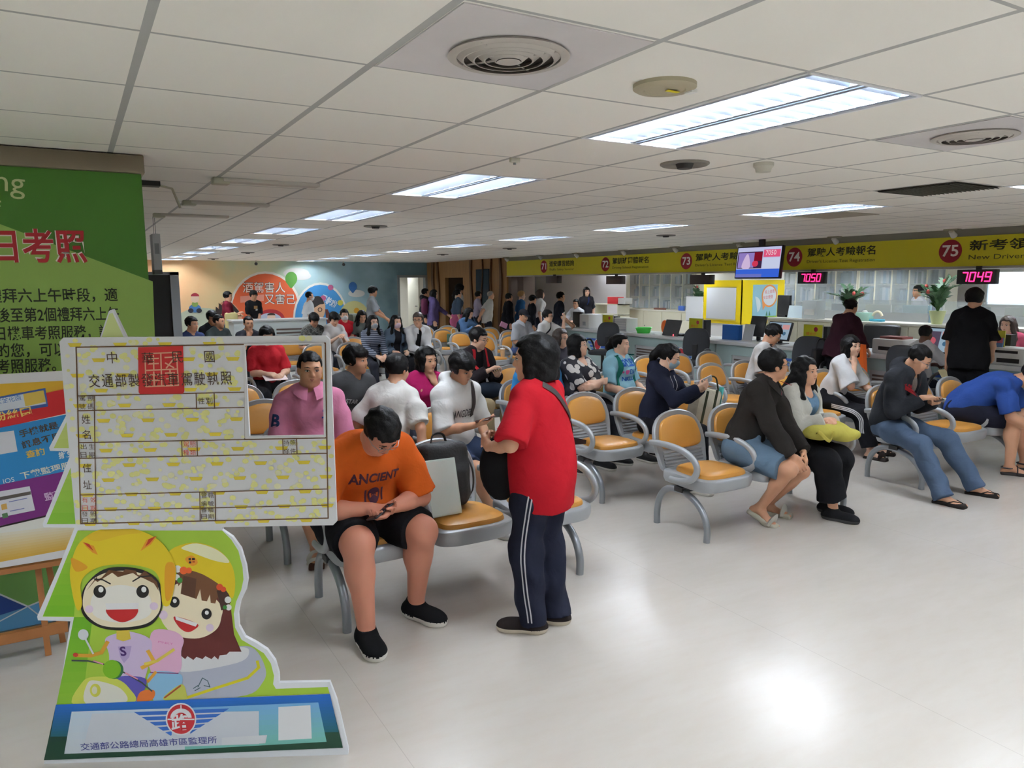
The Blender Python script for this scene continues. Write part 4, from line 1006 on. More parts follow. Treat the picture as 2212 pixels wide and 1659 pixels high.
def np_obj(name, data, mats, parent=None, extra=None, midx=None):
    """link a mesh made of numpy verts and quads; extra = MB joined in, with its own material slots after the first"""
    vs, fs = data
    nv, nf = len(vs), len(fs); ev, ef, em = ([], [], [])
    if extra is not None: ev, ef, em = extra.v, extra.f, extra.m
    me = bpy.data.meshes.new(name)
    me.vertices.add(nv+len(ev)); co = np.concatenate([vs, np.array(ev).reshape(-1, 3)]) if len(ev) else vs
    me.vertices.foreach_set('co', co.astype(np.float32).ravel())
    tot = np.concatenate([np.full(nf, 4, np.int32), np.array([len(f) for f in ef], np.int32)])
    li = np.concatenate([fs.ravel().astype(np.int32), np.array([i+nv for f in ef for i in f], np.int32)])
    me.loops.add(len(li)); me.loops.foreach_set('vertex_index', li)
    me.polygons.add(len(tot)); st = np.concatenate([[0], np.cumsum(tot)[:-1]]).astype(np.int32)
    me.polygons.foreach_set('loop_start', st)
    mi = np.concatenate([midx if midx is not None else np.zeros(nf, np.int32), np.array(em, np.int32)]).astype(np.int32)
    for m in (mats if isinstance(mats, (list, tuple)) else [mats]): me.materials.append(m)
    me.polygons.foreach_set('material_index', mi)
    me.polygons.foreach_set('use_smooth', np.ones(len(tot), bool))
    me.update(calc_edges=True); me.validate()
    o = bpy.data.objects.new(name, me); COL.objects.link(o)
    if parent is not None: o.parent = parent
    return o
def ik(A, B, l1, l2, pole):
    """middle joint of a two-bone chain from A towards B; returns joint and the reached end"""
    A, B, pole = np.asarray(A, float), np.asarray(B, float), np.asarray(pole, float)
    d = B-A; L = np.linalg.norm(d); L_ = min(L, (l1+l2)*0.995); u = d/L; B = A+u*L_
    x = (l1*l1-l2*l2+L_*L_)/(2*L_); h = math.sqrt(max(l1*l1-x*x, 0)); w = pole-u*(pole@u); w = nrm(w)
    return A+u*x+w*h, B
def skin_mat(c): return mat('skin_%d_%d_%d' % tuple(c), c, 0.5, noise=0.06, nscale=14, sss=0.08, spec=0.35)
M_EYEW = mat('eye_white', (206, 200, 194), 0.3); M_EYED = mat('eye_dark', (24, 18, 16), 0.25); M_LIP = mat('lip', (160, 92, 84), 0.45); M_BROW = mat('brow', (36, 28, 24), 0.8)
M_HAIR = mat('black_hair', (10, 9, 9), 0.55, noise=0.4, nscale=26, bump=0.4, bscale=70, spec=0.18)
HAIRS = {'black': M_HAIR, 'brown': mat('brown_hair', (50, 34, 26), 0.45, noise=0.4, nscale=26, bump=0.5, bscale=70), 'grey': mat('grey_hair', (150, 146, 140), 0.55, noise=0.2, nscale=26), 'blond': mat('blond_hair', (156, 116, 66), 0.5, noise=0.3, nscale=26)}
SKIN = (214, 164, 134); SKIN2 = (200, 150, 120); SKIN3 = (228, 184, 158); SKINR = (208, 142, 118); SKIND = (110, 76, 60)

PEOPLE = []
def person(label, loc, rz, h=0.012, H=1.68, fat=0.0, seat=None, pel=None, lean=0.1, side=0.0, twist=0.0, curl=0.1, head=(0, 0, 0), hands=None, feet=None, fem=False,
           skin=SKIN, hair='short', hcol='black', shirt=None, jacket=None, pants=None, shoes=None, glasses=False, mask=None, smile=False, group=None, toes=True, elbows=None, knees=None, handn=None, curlf=None, width=1.0, hscale=1.0, extras=None):
    """local frame: +Y the way the person faces, +X their right, Z up; seat = height of the pelvis centre when sitting"""
    s = H/1.70
    if pel is None: pel = (0, 0, seat if seat else 0.936*s)
    Pv = V3(*pel)
    Rt = rotm('Z', -twist) @ rotm('Y', side) @ rotm('X', -lean)      # lower torso
    Ru = rotm('Z', -twist) @ rotm('Y', side) @ rotm('X', -(lean+curl))
    u0, u1 = Rt[:, 2], Ru[:, 2]; f0, f1 = Rt[:, 1], Ru[:, 1]; r0, r1 = Rt[:, 0], Ru[:, 0]
    waist = Pv+u0*0.20*s; chest = waist+u1*0.17*s; N = waist+u1*0.325*s
    hy, hp, hr = head; Rh = rotm('Z', -hy) @ rotm('Y', hr) @ rotm('X', -hp)
    hc = N+(0.55*u1+0.45*Rh[:, 2])*0.128*s+0.014*Rh[:, 1]
    sw = 0.146*s*width*(0.93 if fem else 1.0)+0.030*fat
    SH = {1: N-u1*0.070*s+r1*sw, -1: N-u1*0.070*s-r1*sw}
    HP = {1: Pv+r0*0.088*s+V3(0, 0, -0.01), -1: Pv-r0*0.088*s+V3(0, 0, -0.01)}
    La, Lf, Lt, Ls = 0.285*s, 0.245*s, 0.43*s, 0.415*s
    hd = {1: (0.19, 0.02, Pv[2]-0.05), -1: (-0.19, 0.02, Pv[2]-0.05)} if not seat else {1: (0.12, 0.26, seat+0.13), -1: (-0.12, 0.26, seat+0.13)}
    if hands: hd.update(hands)
    ft = {1: (0.10, 0.02, 0.0, 0.1), -1: (-0.10, 0.02, 0.0, -0.1)} if not seat else {1: (0.12, 0.44, 0.0, 0.12), -1: (-0.12, 0.44, 0.0, -0.12)}
    if feet: ft.update(feet)
    for q in (1, -1):
        if isinstance(hd[q], str): hd[q] = tuple(hc+Rh @ (V3(q*0.03, 0.075, -0.20)*s))
    sk = Sdf(); J = {}
    # trunk
    fw = fat
    tr = Sdf()
    tr.ell(Pv+u0*0.01, (0.150*s+0.05*fw+(0.012 if fem else 0), 0.108*s+0.05*fw, 0.12*s), Rt, 0.05)
    tr.ell(Pv+u0*0.15*s+f0*0.045*fw, (0.128*s+0.075*fw-(0.012 if fem else 0), 0.096*s+0.10*fw, 0.13*s), (Rt+Ru)/2, 0.06)
    tr.ell(chest, (0.148*s*width+0.045*fw-(0.012 if fem else 0), 0.102*s+0.05*fw, 0.165*s), Ru, 0.06)
    tr.cap(SH[1]-r1*0.03, SH[-1]+r1*0.03, 0.050*s+0.012*fw, 0.050*s+0.012*fw, 0.05)
    for q in (1, -1): tr.cap(N+u1*0.01+r1*q*0.03, SH[q]+u1*0.0, 0.038*s+0.01*fw, 0.042*s+0.01*fw, 0.03)
    if fem:
        for q in (1, -1): tr.ell(chest+u1*0.015*s+f1*(0.082*s+0.045*fw)+r1*q*0.068*s, (0.058, 0.05, 0.058), Ru, 0.045)
    sk.ext(tr)
    # arms
    arms = {}
    for q in (1, -1):
        tgt = V3(*hd[q][:3]); pole = (elbows or {}).get(q, (q*0.6, -0.75, -0.5))
        E, Wr = ik(SH[q], tgt, La, Lf, pole)
        arms[q] = (SH[q], E, Wr)
        sk.cap(SH[q], E, 0.044*s+0.018*fw, 0.037*s+0.015*fw, 0.03); sk.ell((SH[q]*0.6+E*0.4)+0, (0.043*s+0.020*fw,)*3, None, 0.03)
        sk.cap(E, E*0.55+Wr*0.45, 0.037*s+0.013*fw, 0.036*s+0.012*fw, 0.02); sk.cap(E*0.55+Wr*0.45, Wr, 0.036*s+0.012*fw, 0.0245*s+0.006*fw, 0.02)
        # hand
        hn = (handn or {}).get(q)
        d = nrm(Wr-E)
        if hn: d = nrm(V3(*hn[0])); nn = V3(*hn[1])
        else: nn = V3(-q*0.6, 0.2, -0.75)
        nn = nrm(nn-d*(nn@d)); t = np.cross(d, nn)*q
        J[q] = dict(W=Wr, d=d, n=nn, t=t, E=E)
        hs = 0.96*s*(0.93 if fem else 1); fr = max(0.0085*hs, 0.82*h)
        Rp = np.stack([t, d, nn], 1)
        sk.box(Wr+d*0.05*hs, (0.030*hs, 0.040*hs, 0.006*hs), Rp, 0.010*hs, 0.016)
        c1, c2 = (curlf or {}).get(q, (0.45, 0.7))
        for i in range(4):
            b = Wr+d*0.094*hs+t*(0.030-0.0200*i)*hs; L = (0.072, 0.080, 0.075, 0.060)[i]*hs
            a1 = c1+0.07*i; a2 = a1+c2; spd = t*(0.10-0.07*i)
            v1 = nrm(d*math.cos(a1)+nn*math.sin(a1)+spd*0.6); v2 = nrm(d*math.cos(a2)+nn*math.sin(a2)+spd*0.4)
            m = b+v1*L*0.52; e = m+v2*L*0.48
            sk.cap(b-v1*0.012, m, fr*1.06, fr, 0.005); sk.cap(m, e, fr, fr*0.84, 0.004)
        tb = Wr+d*0.028*hs+t*0.030*hs; v1 = nrm(d*0.55+t*0.62+nn*0.42); v2 = nrm(d*0.9+t*0.05+nn*0.40)
        m = tb+v1*0.042*hs; sk.cap(tb, m, fr*1.35, fr*1.15, 0.008); sk.cap(m, m+v2*0.034*hs, fr*1.12, fr*0.9, 0.004)
    # legs
    legs = {}
    for q in (1, -1):
        fx, fy, fz, yaw = ft[q][:4]; pit = ft[q][4] if len(ft[q]) > 4 else 0.0
        td = V3(math.sin(yaw), math.cos(yaw), 0)
        An = V3(fx, fy, fz+0.085*s)
        pole = (knees or {}).get(q, (td[0]*0.7+q*0.08, 1.0, 0.35) if seat else (td[0], td[1], 0.0))
        K, An = ik(HP[q], An, Lt, Ls, pole)
        td = nrm(td*math.cos(pit)-V3(0, 0, 1)*math.sin(pit)); up = np.cross(np.cross(td, V3(0, 0, 1)), td); up = nrm(up)
        legs[q] = (HP[q], K, An, td, up)
        sk.cap(HP[q], K, 0.078*s+0.05*fw, 0.054*s+0.028*fw, 0.04); sk.ell(HP[q]*0.7+K*0.3, (0.078*s+0.048*fw,)*3, None, 0.05)
        sk.cap(K, An, 0.050*s+0.026*fw, 0.034*s+0.010*fw, 0.03)
        sh_ = nrm(An-K); bk = -nrm(V3(math.sin(yaw), math.cos(yaw), 0.001)-sh_*(V3(math.sin(yaw), math.cos(yaw), 0.001)@sh_))
        sk.ell(K*0.68+An*0.32+bk*0.018, (0.046*s+0.026*fw, 0.046*s+0.026*fw, 0.10*s), np.stack([np.cross(nrm(K-An), td), np.cross(nrm(K-An), np.cross(nrm(K-An), td)), nrm(K-An)], 1), 0.03)
        side_ = np.cross(td, up)
        fl = An-up*0.055*s
        sk.cap(An-up*0.02*s, fl-td*0.035*s, 0.034*s, 0.031*s, 0.02); sk.cap(An-up*0.02*s, fl+td*0.085*s-up*0.002, 0.034*s, 0.027*s, 0.025)
        sk.ell(fl+td*0.10*s-up*0.006, (0.042*s, 0.055*s, 0.021*s), np.stack([side_, td, up], 1), 0.02)
        if h <= 0.011:
            for i in range(5):
                bt = fl+td*(0.150-0.007*i*(1 if i else 0))*s+side_*(-q)*(0.026-0.0145*i)*s-up*0.010
                sk.cap(bt-td*0.03*s, bt+td*0.014*s*(1 if i else 1.6), (0.0125 if i == 0 else 0.0088)*s, (0.012 if i == 0 else 0.008)*s, 0.006)
        else: sk.cap(fl+td*0.10*s-up*0.01, fl+td*0.155*s-up*0.012, 0.024*s, 0.018*s, 0.02)
    # neck and head
    hs = s*(0.93 if fem else 0.95)*hscale
    def Hp(x, y, z): return hc+Rh @ (V3(x, y, z)*hs)
    sk.cap(N-u1*0.02, Hp(0, -0.022, -0.07), 0.054*s+0.012*fw, 0.050*s+0.01*fw, 0.035)
    sk.ell(Hp(0, -0.012, 0.035), np.array((0.074, 0.092, 0.086))*hs, Rh, 0.02)
    sk.ell(Hp(0, 0.022, -0.022), np.array((0.064+0.012*fw, 0.066, 0.082))*hs, Rh, 0.03)
    sk.ell(Hp(0, 0.032, -0.068), np.array((0.050+0.018*fw, 0.046, 0.044))*hs, Rh, 0.03)
    for q in (1, -1):
        sk.ell(Hp(q*0.040, 0.055, -0.030), np.array((0.026+0.006*fw, 0.026, 0.028))*hs, Rh, 0.02)
        sk.ell(Hp(q*0.0735, -0.004, -0.006), np.array((0.010, 0.021, 0.031))*hs, Rh @ rotm('Z', q*0.35), 0.008)
        if h <= 0.011: sk.ell(Hp(q*0.030, 0.098, 0.006), np.array((0.019, 0.014, 0.009))*hs, Rh, 0.01, sub=True)
    sk.cap(Hp(-0.034, 0.072, 0.024), Hp(0.034, 0.072, 0.024), 0.014*hs, 0.014*hs, 0.02)
    sk.cap(Hp(0, 0.080, 0.012), Hp(0, 0.098, -0.024), 0.008*hs, 0.0125*hs, 0.012); sk.cap(Hp(-0.011, 0.090, -0.028), Hp(0.011, 0.090, -0.028), 0.0085*hs, 0.0085*hs, 0.008)
    sk.ell(Hp(0, 0.064, -0.098), np.array((0.026, 0.020, 0.017))*hs, Rh, 0.02)
    sk.ell(Hp(0, 0.078, -0.056), np.array((0.028, 0.014, 0.016))*hs, Rh, 0.012)
    # features on the face
    fx = MB(); RM = Matrix(Rh.tolist())
    for q in (1, -1):
        fx.cur = 1; fx.ell(Hp(q*0.031, 0.0805, 0.004), (0.0150*hs, 0.008*hs, 0.0062*hs), RM @ Matrix.Rotation(-q*0.25, 3, 'Z'), 10, 6)
        fx.cur = 2; fx.ell(Hp(q*0.031, 0.0845, 0.004), (0.0062*hs, 0.0058*hs, 0.0062*hs), RM, 8, 6)
        fx.tube([Hp(q*0.015, 0.0875, 0.008), Hp(q*0.031, 0.0885, 0.0118), Hp(q*0.047, 0.0785, 0.008)], 0.0022*hs, 5)
        fx.cur = 4; fx.tube([Hp(q*0.013, 0.0895, 0.0245), Hp(q*0.030, 0.0905, 0.031), Hp(q*0.050, 0.0765, 0.0265)], [0.0032*hs, 0.0042*hs, 0.002*hs], 5, flat=0.7)
    fx.cur = 3; mw_ = 0.026 if smile else 0.021
    fx.tube([Hp(-mw_, 0.079, -0.054+(0.006 if smile else 0)), Hp(-0.009, 0.0905, -0.0545), Hp(0, 0.0915, -0.056), Hp(0.009, 0.0905, -0.0545), Hp(mw_, 0.079, -0.054+(0.006 if smile else 0))], [0.002*hs, 0.0042*hs, 0.004*hs, 0.0042*hs, 0.002*hs], 6)
    fx.tube([Hp(-mw_*0.8, 0.079, -0.060), Hp(0, 0.0895, -0.064), Hp(mw_*0.8, 0.079, -0.060)], [0.002*hs, 0.0055*hs, 0.002*hs], 6)
    body = np_obj('person', sk.mesh(h), [skin_mat(skin), M_EYEW, M_EYED, M_LIP, M_BROW], None, fx)
    thing(body, label, 'person', group)
    body.location = (loc[0], loc[1], loc[2] if len(loc) > 2 else 0.0); body.rotation_euler = (0, 0, rz)
    ctx = dict(o=body, s=s, Pv=Pv, u0=u0, u1=u1, f0=f0, f1=f1, r0=r0, r1=r1, waist=waist, chest=chest, N=N, hc=hc, Rh=Rh, Rt=Rt, Ru=Ru, Hp=Hp, SH=SH, HP=HP, arms=arms, legs=legs, J=J, h=h, hs=hs, fat=fat)
    hg = max(h, 0.009)
    # ---- trousers
    if pants:
        L_ = pants.get('len', 1.0); tk = pants.get('loose', 0.012); g = Sdf()
        wc = [(Pv+u0*pants.get('waist', 0.13)*s, u0)]
        g.ell(Pv+u0*0.01, (0.150*s+0.05*fw+(0.012 if fem else 0), 0.108*s+0.05*fw, 0.12*s), Rt, 0.05, clip=wc)
        g.ell(Pv+u0*0.15*s+f0*0.045*fw, (0.128*s+0.075*fw, 0.096*s+0.10*fw, 0.13*s), (Rt+Ru)/2, 0.06, clip=wc)
        for q in (1, -1):
            A, K, An, td, up = legs[q]; fl = pants.get('flare', 0.0)
            if L_ <= 1.0 and L_ < 0.5:
                e = A+(K-A)*(L_*2); clip = [(e, nrm(K-A))]
                g.cap(A, K, 0.078*s+0.05*fw+0.004, 0.060*s+0.034*fw+fl, 0.04, clip=clip); g.ell(A*0.7+K*0.3, (0.078*s+0.048*fw,)*3, None, 0.05, clip=clip)
            else:
                g.cap(A, K, 0.078*s+0.05*fw, 0.056*s+0.028*fw+0.3*fl, 0.04); g.ell(A*0.7+K*0.3, (0.078*s+0.048*fw,)*3, None, 0.05)
                t2 = (L_-0.5)*2; e = K+(An-K)*t2+nrm(An-K)*0.0
                if L_ >= 1.0: e = An+nrm(An-K)*0.035*s
                g.cap(K, e+nrm(An-K)*0.05, 0.052*s+0.026*fw+0.3*fl, 0.042*s+0.012*fw+fl, 0.03, clip=[(e, nrm(An-K))])
                sh_ = nrm(An-K); bk = nrm(sh_*(td@sh_)-td); ax_ = nrm(np.cross(sh_, bk))
                g.ell(K*0.68+An*0.32+bk*0.018, (0.048*s+0.026*fw, 0.048*s+0.026*fw, 0.11*s), np.stack([ax_, bk, sh_], 1), 0.04)
                g.ell(K, (0.057*s+0.03*fw+0.3*fl,)*3, None, 0.04)
        po = np_obj('trousers' if L_ > 0.6 else 'shorts', g.mesh(hg, tk, pants.get('wr', 0.004), 16, loc[0]), cloth(pants['c']), body); ctx['pants'] = po
    # ---- shirt and jacket
    def garment(nm, G, base):
        tk = G.get('loose', 0.016)+base; g = Sdf(); hem = Pv+u0*G.get('hem', -0.05)*s
        hc_ = [(hem, -u0)]; w_ = G.get('wide', 0.0)
        g.ell(Pv+u0*0.01, (0.150*s+0.05*fw+w_, 0.108*s+0.05*fw+w_, 0.14*s), Rt, 0.06, clip=hc_)
        g.ell(Pv+u0*0.15*s+f0*0.045*fw, (0.134*s+0.075*fw+w_, 0.098*s+0.10*fw+w_, 0.15*s), (Rt+Ru)/2, 0.08, clip=hc_)
        if G.get('long'):
            g.ell(Pv-u0*0.06, (0.160*s+0.05*fw+w_, 0.128*s+0.06*fw+w_, 0.5*s), Rt, 0.06, clip=hc_)
        g.ell(chest, (0.148*s*width+0.045*fw-(0.012 if fem else 0)+w_*0.5, 0.102*s+0.05*fw+w_*0.5, 0.165*s), Ru, 0.06)
        g.cap(SH[1]-r1*0.03, SH[-1]+r1*0.03, 0.050*s+0.012*fw, 0.050*s+0.012*fw, 0.04)
        for q in (1, -1): g.cap(N+u1*(-0.005)+r1*q*0.045, SH[q]+u1*0.0, 0.036*s+0.01*fw, 0.042*s+0.01*fw, 0.03)
        if fem:
            for q in (1, -1): g.ell(chest+u1*0.015*s+f1*(0.080*s+0.045*fw)+r1*q*0.066*s, (0.058, 0.05, 0.058), Ru, 0.06)
        sl = G.get('sleeve', 0.75)
        for q in (1, -1):
            S_, E, Wr = arms[q]; fl = G.get('flare', 0.012)
            if sl <= 1.0:
                e = S_+(E-S_)*sl
                g.cap(S_, E, 0.045*s+0.018*fw, 0.043*s+0.016*fw+fl, 0.025, clip=[(e, nrm(E-S_))]); g.ell(S_*0.6+E*0.4, (0.044*s+0.020*fw,)*3, None, 0.03, clip=[(e, nrm(E-S_))])
            elif sl > 0:
                g.cap(S_, E, 0.048*s+0.016*fw, 0.042*s+0.014*fw, 0.03); g.ell(S_*0.6+E*0.4, (0.045*s+0.018*fw,)*3, None, 0.04)
                e = E+(Wr-E)*min(sl-1, 1.0)
                g.cap(E, Wr+nrm(Wr-E)*0.03, 0.041*s+0.013*fw, 0.028*s+0.006*fw+G.get('cuff', 0.004), 0.02, clip=[(e, nrm(Wr-E))])
        if G.get('collar'):
            cd_ = nrm(0.7*u1+0.3*Rh[:, 2])
            pass
        if G.get('hood'):
            g.ell(N-f1*0.075*s-u1*0.005, (0.095*s, 0.05*s, 0.06*s), Ru, 0.04); g.cap(N-f1*0.05+r1*0.06, N+f1*0.05+r1*0.05-u1*0.02, 0.022, 0.018, 0.03); g.cap(N-f1*0.05-r1*0.06, N+f1*0.05-r1*0.05-u1*0.02, 0.022, 0.018, 0.03)
        g.cap(N-u1*0.005, N+nrm(0.6*u1+0.4*Rh[:, 2])*0.12, (0.054 if not G.get('collar') else 0.060)*s+0.012*fw, 0.075*s+0.012*fw, 0.01, sub=True)
        nk = G.get('neck', 0.0)
        if nk: g.ell(N+f1*0.085*s-u1*0.02, (0.06*s, 0.06*s, nk*s), Ru, 0.01, sub=True)
        if G.get('open'):
            g.box(chest+f1*0.13*s-u1*0.06, (G['open']*s, 0.09*s, 0.32*s), Ru, 0.01, 0.01, sub=True)
        o = np_obj(nm, g.mesh(hg, tk, G.get('wr', 0.006)*1.35, G.get('wf', 13), 3*loc[1]), G['m'] if 'm' in G else cloth(G['c']), body)
        if G.get('collar'):
            cm = MB(); rows = []; k_ = 1+0.2*fw
            for a_ in np.linspace(0.22, 2*PI-0.22, 25):
                rd = f1*math.cos(a_)+r1*math.sin(a_); fr_ = max(0, math.cos(a_))
                tp = N+rd*0.066*s*k_+u1*(0.046-0.026*fr_)*s+f1*0.010; bt = N+rd*(0.108+0.020*fr_)*s*k_+u1*(0.008-0.060*fr_**2)*s+f1*0.022*fr_
                rows.append([tp-rd*0.004, tp, (tp+bt)/2+rd*0.004+u1*0.004, bt, bt-rd*0.006-u1*0.002])
            cm.grid(rows); cm.build('collar', o.data.materials[0], o, smooth=80, fixn=False)
        return o
    if shirt: ctx['shirt'] = garment(shirt.get('name', 'shirt'), shirt, 0.0)
    if jacket: ctx['jacket'] = garment(jacket.get('name', 'jacket'), jacket, 0.010)
    # ---- shoes
    if shoes:
        for q in (1, -1):
            A, K, An, td, up = legs[q]; sd = np.cross(td, up); Rf = np.stack([sd, td, up], 1); g = Sdf(); fl = An-up*0.085*s
            ty = shoes.get('type', 'shoe')
            if ty == 'shoe':
                cl = [(fl, -up)]
                g.ell(fl+td*0.055*s+up*0.030*s, ((0.047+0.006*fw)*s, 0.142*s, 0.045*s), Rf, 0.03, clip=cl); g.ell(fl-td*0.03*s+up*0.035*s, (0.040*s, 0.052*s, 0.052*s), Rf, 0.03, clip=cl)
                g.ell(fl+td*0.135*s+up*0.02*s, ((0.046+0.005*fw)*s, 0.062*s, 0.036*s), Rf, 0.03, clip=cl)
                g.cap(fl+td*0.0+up*0.05*s, An+up*0.012*s-td*0.006, 0.044*s, 0.040*s, 0.03, clip=[(An+up*0.02*s, up)])
                d = g.mesh(max(min(h, 0.012), 0.008), 0.004)
                zc = (d[0][d[1]].mean(1)-fl) @ up
                np_obj('shoe', d, [cloth(shoes['c'], bump=0.1), mat('sole_%d_%d_%d' % tuple(shoes.get('sole', (226, 222, 214))), shoes.get('sole', (226, 222, 214)), 0.6)], body, None, (zc < 0.026*s).astype(np.int32))
            else:
                hsol = 0.02
                g.box(fl+td*0.055*s+up*0.008, (0.026*s, 0.105*s, 0.006), Rf, 0.014, 0.02); g.box(fl+td*0.12*s+up*0.008, (0.032*s, 0.045*s, 0.006), Rf, 0.014, 0.02)
                np_obj('shoe_sole', g.mesh(0.008), cloth(shoes.get('sole', shoes['c']), bump=0.05), body)
                b = MB(); zt = 0.062*s
                def band(y, w, hh): 
                    P = [fl+td*y*s+sd*(0.050*s*math.cos(a_))+up*(0.016+hh*math.sin(a_)) for a_ in np.linspace(0, PI, 9)]
                    b.tube([Vector(p) for p in P], w, 6, flat=0.3, up=tuple(td))
                if ty == 'flip':
                    t0_ = fl+td*0.15*s+up*0.035-sd*q*0.012
                    for x in (1, -1): b.tube([Vector(t0_), Vector(fl+td*0.10*s+sd*x*0.030*s+up*0.046*s), Vector(fl+td*0.04*s+sd*x*0.046*s+up*0.018)], 0.008, 6, flat=0.5, up=tuple(up))
                elif ty == 'sandal': band(0.125, 0.014, 0.034*s); band(0.06, 0.016, 0.058*s); b.tube([Vector(An-up*0.02*s+td*(0.05*math.cos(a_)-0.01)*s+sd*0.042*s*math.sin(a_)) for a_ in np.linspace(0.9, 2*PI-0.9, 11)], 0.007, 6)
                else: band(0.12, 0.045, 0.04*s)
                b.build('strap', cloth(shoes['c'], bump=0.05), body)
    # ---- hair
    if hair:
        g = Sdf(); hm = HAIRS[hcol]
        fr = (Hp(0, 0.076, 0.040), Rh[:, 1])
        def cran(t, lowz, faz, k=0.01):
            g.ell(Hp(0, -0.014, 0.038), np.array((0.076+t, 0.094+t, 0.086+t))*hs, Rh, k, clip=[(Hp(0, 0, lowz), -Rh[:, 2])])
            g.box(Hp(0, 0.105, faz-0.115), np.array((0.068, 0.062, 0.115))*hs, Rh, 0.008, 0.01, sub=True)
        if hair == 'crop': cran(0.007, -0.03, 0.056)
        elif hair == 'short': cran(0.016, -0.035, 0.050)
        elif hair == 'fringe': cran(0.022, -0.040, 0.034); g.ell(Hp(0, 0.050, 0.062), np.array((0.070, 0.055, 0.045))*hs, Rh, 0.02); g.box(Hp(0, 0.115, -0.085), np.array((0.062, 0.06, 0.115))*hs, Rh, 0.006, 0.01, sub=True)
        elif hair == 'afro': cran(0.045, -0.03, 0.045)
        elif hair in ('bob', 'bobf', 'long', 'longm'):
            low = {'bob': -0.092, 'bobf': -0.12, 'long': -0.06, 'longm': -0.06}[hair]
            g.ell(Hp(0, -0.016, 0.038), np.array((0.094, 0.112, 0.102))*hs, Rh, 0.01)
            g.cap(Hp(0, -0.035, 0.02), Hp(0, -0.040, low), 0.098*hs, 0.092*hs, 0.03, clip=[(Hp(0, 0, low-0.015), -Rh[:, 2])])
            for q in (1, -1): g.cap(Hp(q*0.066, 0.012, 0.03), Hp(q*0.070, 0.018, low), 0.034*hs, 0.032*hs, 0.02, clip=[(Hp(0, 0, low-0.015), -Rh[:, 2])])
            if hair in ('long', 'longm'):
                Ld = 0.34 if hair == 'long' else 0.22
                for x in (-0.07, -0.025, 0.025, 0.07):
                    a_ = Hp(x, -0.055+0.2*abs(x)**1.0*0.5, -0.03); b_ = N-f1*0.085*s+r1*x*1.25-u1*0.07; c_ = N-f1*0.105*s+r1*x*1.35-u1*(Ld-0.06)
                    g.cap(a_, b_, 0.042, 0.040, 0.03); g.cap(b_, c_, 0.040, 0.028, 0.03)
                for q in (1, -1):
                    a_ = Hp(q*0.072, 0.01, -0.03); b_ = N+r1*q*0.095+f1*0.055-u1*0.05; c_ = N+r1*q*0.095+f1*0.115-u1*(Ld-0.10)
                    g.cap(a_, b_, 0.030, 0.030, 0.03); g.cap(b_, c_, 0.030, 0.022, 0.03)
            g.box(Hp(0, 0.120, -0.070+(0.030 if hair != 'bobf' else 0.012)), np.array((0.048, 0.085, 0.095))*hs, Rh, 0.012, 0.01, sub=True)
        elif hair in ('pony', 'bun'):
            cran(0.013, -0.045, 0.060)
            if hair == 'bun': g.ell(Hp(0, -0.115, 0.055), np.array((0.045, 0.042, 0.045))*hs, Rh, 0.015)
            else:
                b_ = Hp(0, -0.115, 0.055); c_ = Hp(0, -0.150, -0.04); d_ = Hp(0, -0.128, -0.20)
                g.cap(Hp(0, -0.09, 0.05), b_, 0.03, 0.026, 0.02); g.cap(b_, c_, 0.030, 0.036, 0.02); g.cap(c_, d_, 0.036, 0.014, 0.02)
        hm_ = g.mesh(max(min(h, 0.012), 0.008), 0.0, 0.0035, 48, loc[0])
        if hm_: np_obj('hair', hm_, hm, body)
    if glasses:
        gb = MB(); r_ = 0.021*hs
        for q in (1, -1):
            c_ = V3(q*0.033, 0.101, 0.003)
            gb.tube([Hp(c_[0]+0.0225*math.cos(a_), c_[1]-0.006*abs(math.cos(a_)), c_[2]+0.0165*math.sin(a_)) for a_ in np.linspace(0, 2*PI, 15)], 0.0018*hs if glasses != 'thin' else 0.0013*hs, 5, caps=False)
            gb.tube([Hp(q*0.055, 0.095, 0.008), Hp(q*0.078, 0.06, 0.010), Hp(q*0.082, -0.005, 0.008), Hp(q*0.080, -0.02, -0.005)], 0.0018*hs, 5)
        gb.tube([Hp(-0.011, 0.101, 0.005), Hp(0, 0.104, 0.008), Hp(0.011, 0.101, 0.005)], 0.0016*hs, 5)
        gb.build('glasses', M_BLACK if glasses != 'thin' else M_GREYMETAL, body)
    if mask:
        g = Sdf(); cl = [(Hp(0, 0, -0.010), Rh[:, 2]), (Hp(0, 0.028, 0), -Rh[:, 1])]
        g.ell(Hp(0, 0.030, -0.052), np.array((0.066, 0.072, 0.062))*hs, Rh, 0.02, clip=cl); g.cap(Hp(0, 0.085, -0.01), Hp(0, 0.095, -0.03), 0.016*hs, 0.02*hs, 0.02, clip=cl)
        mo = np_obj('face_mask', g.mesh(0.008, 0.004), cloth(mask, bump=0.05), body)
        b = MB()
        for q in (1, -1):
            b.tube([Hp(q*0.062, 0.04, -0.02), Hp(q*0.079, 0.01, 0.0), Hp(q*0.082, -0.014, 0.012)], 0.0018, 5); b.tube([Hp(q*0.062, 0.035, -0.08), Hp(q*0.078, 0.0, -0.035), Hp(q*0.082, -0.014, 0.0)], 0.0018, 5)
        b.build('ear_loop', M_PAPER, mo)
    if extras: extras(ctx)
    PEOPLE.append(ctx)
    return ctx
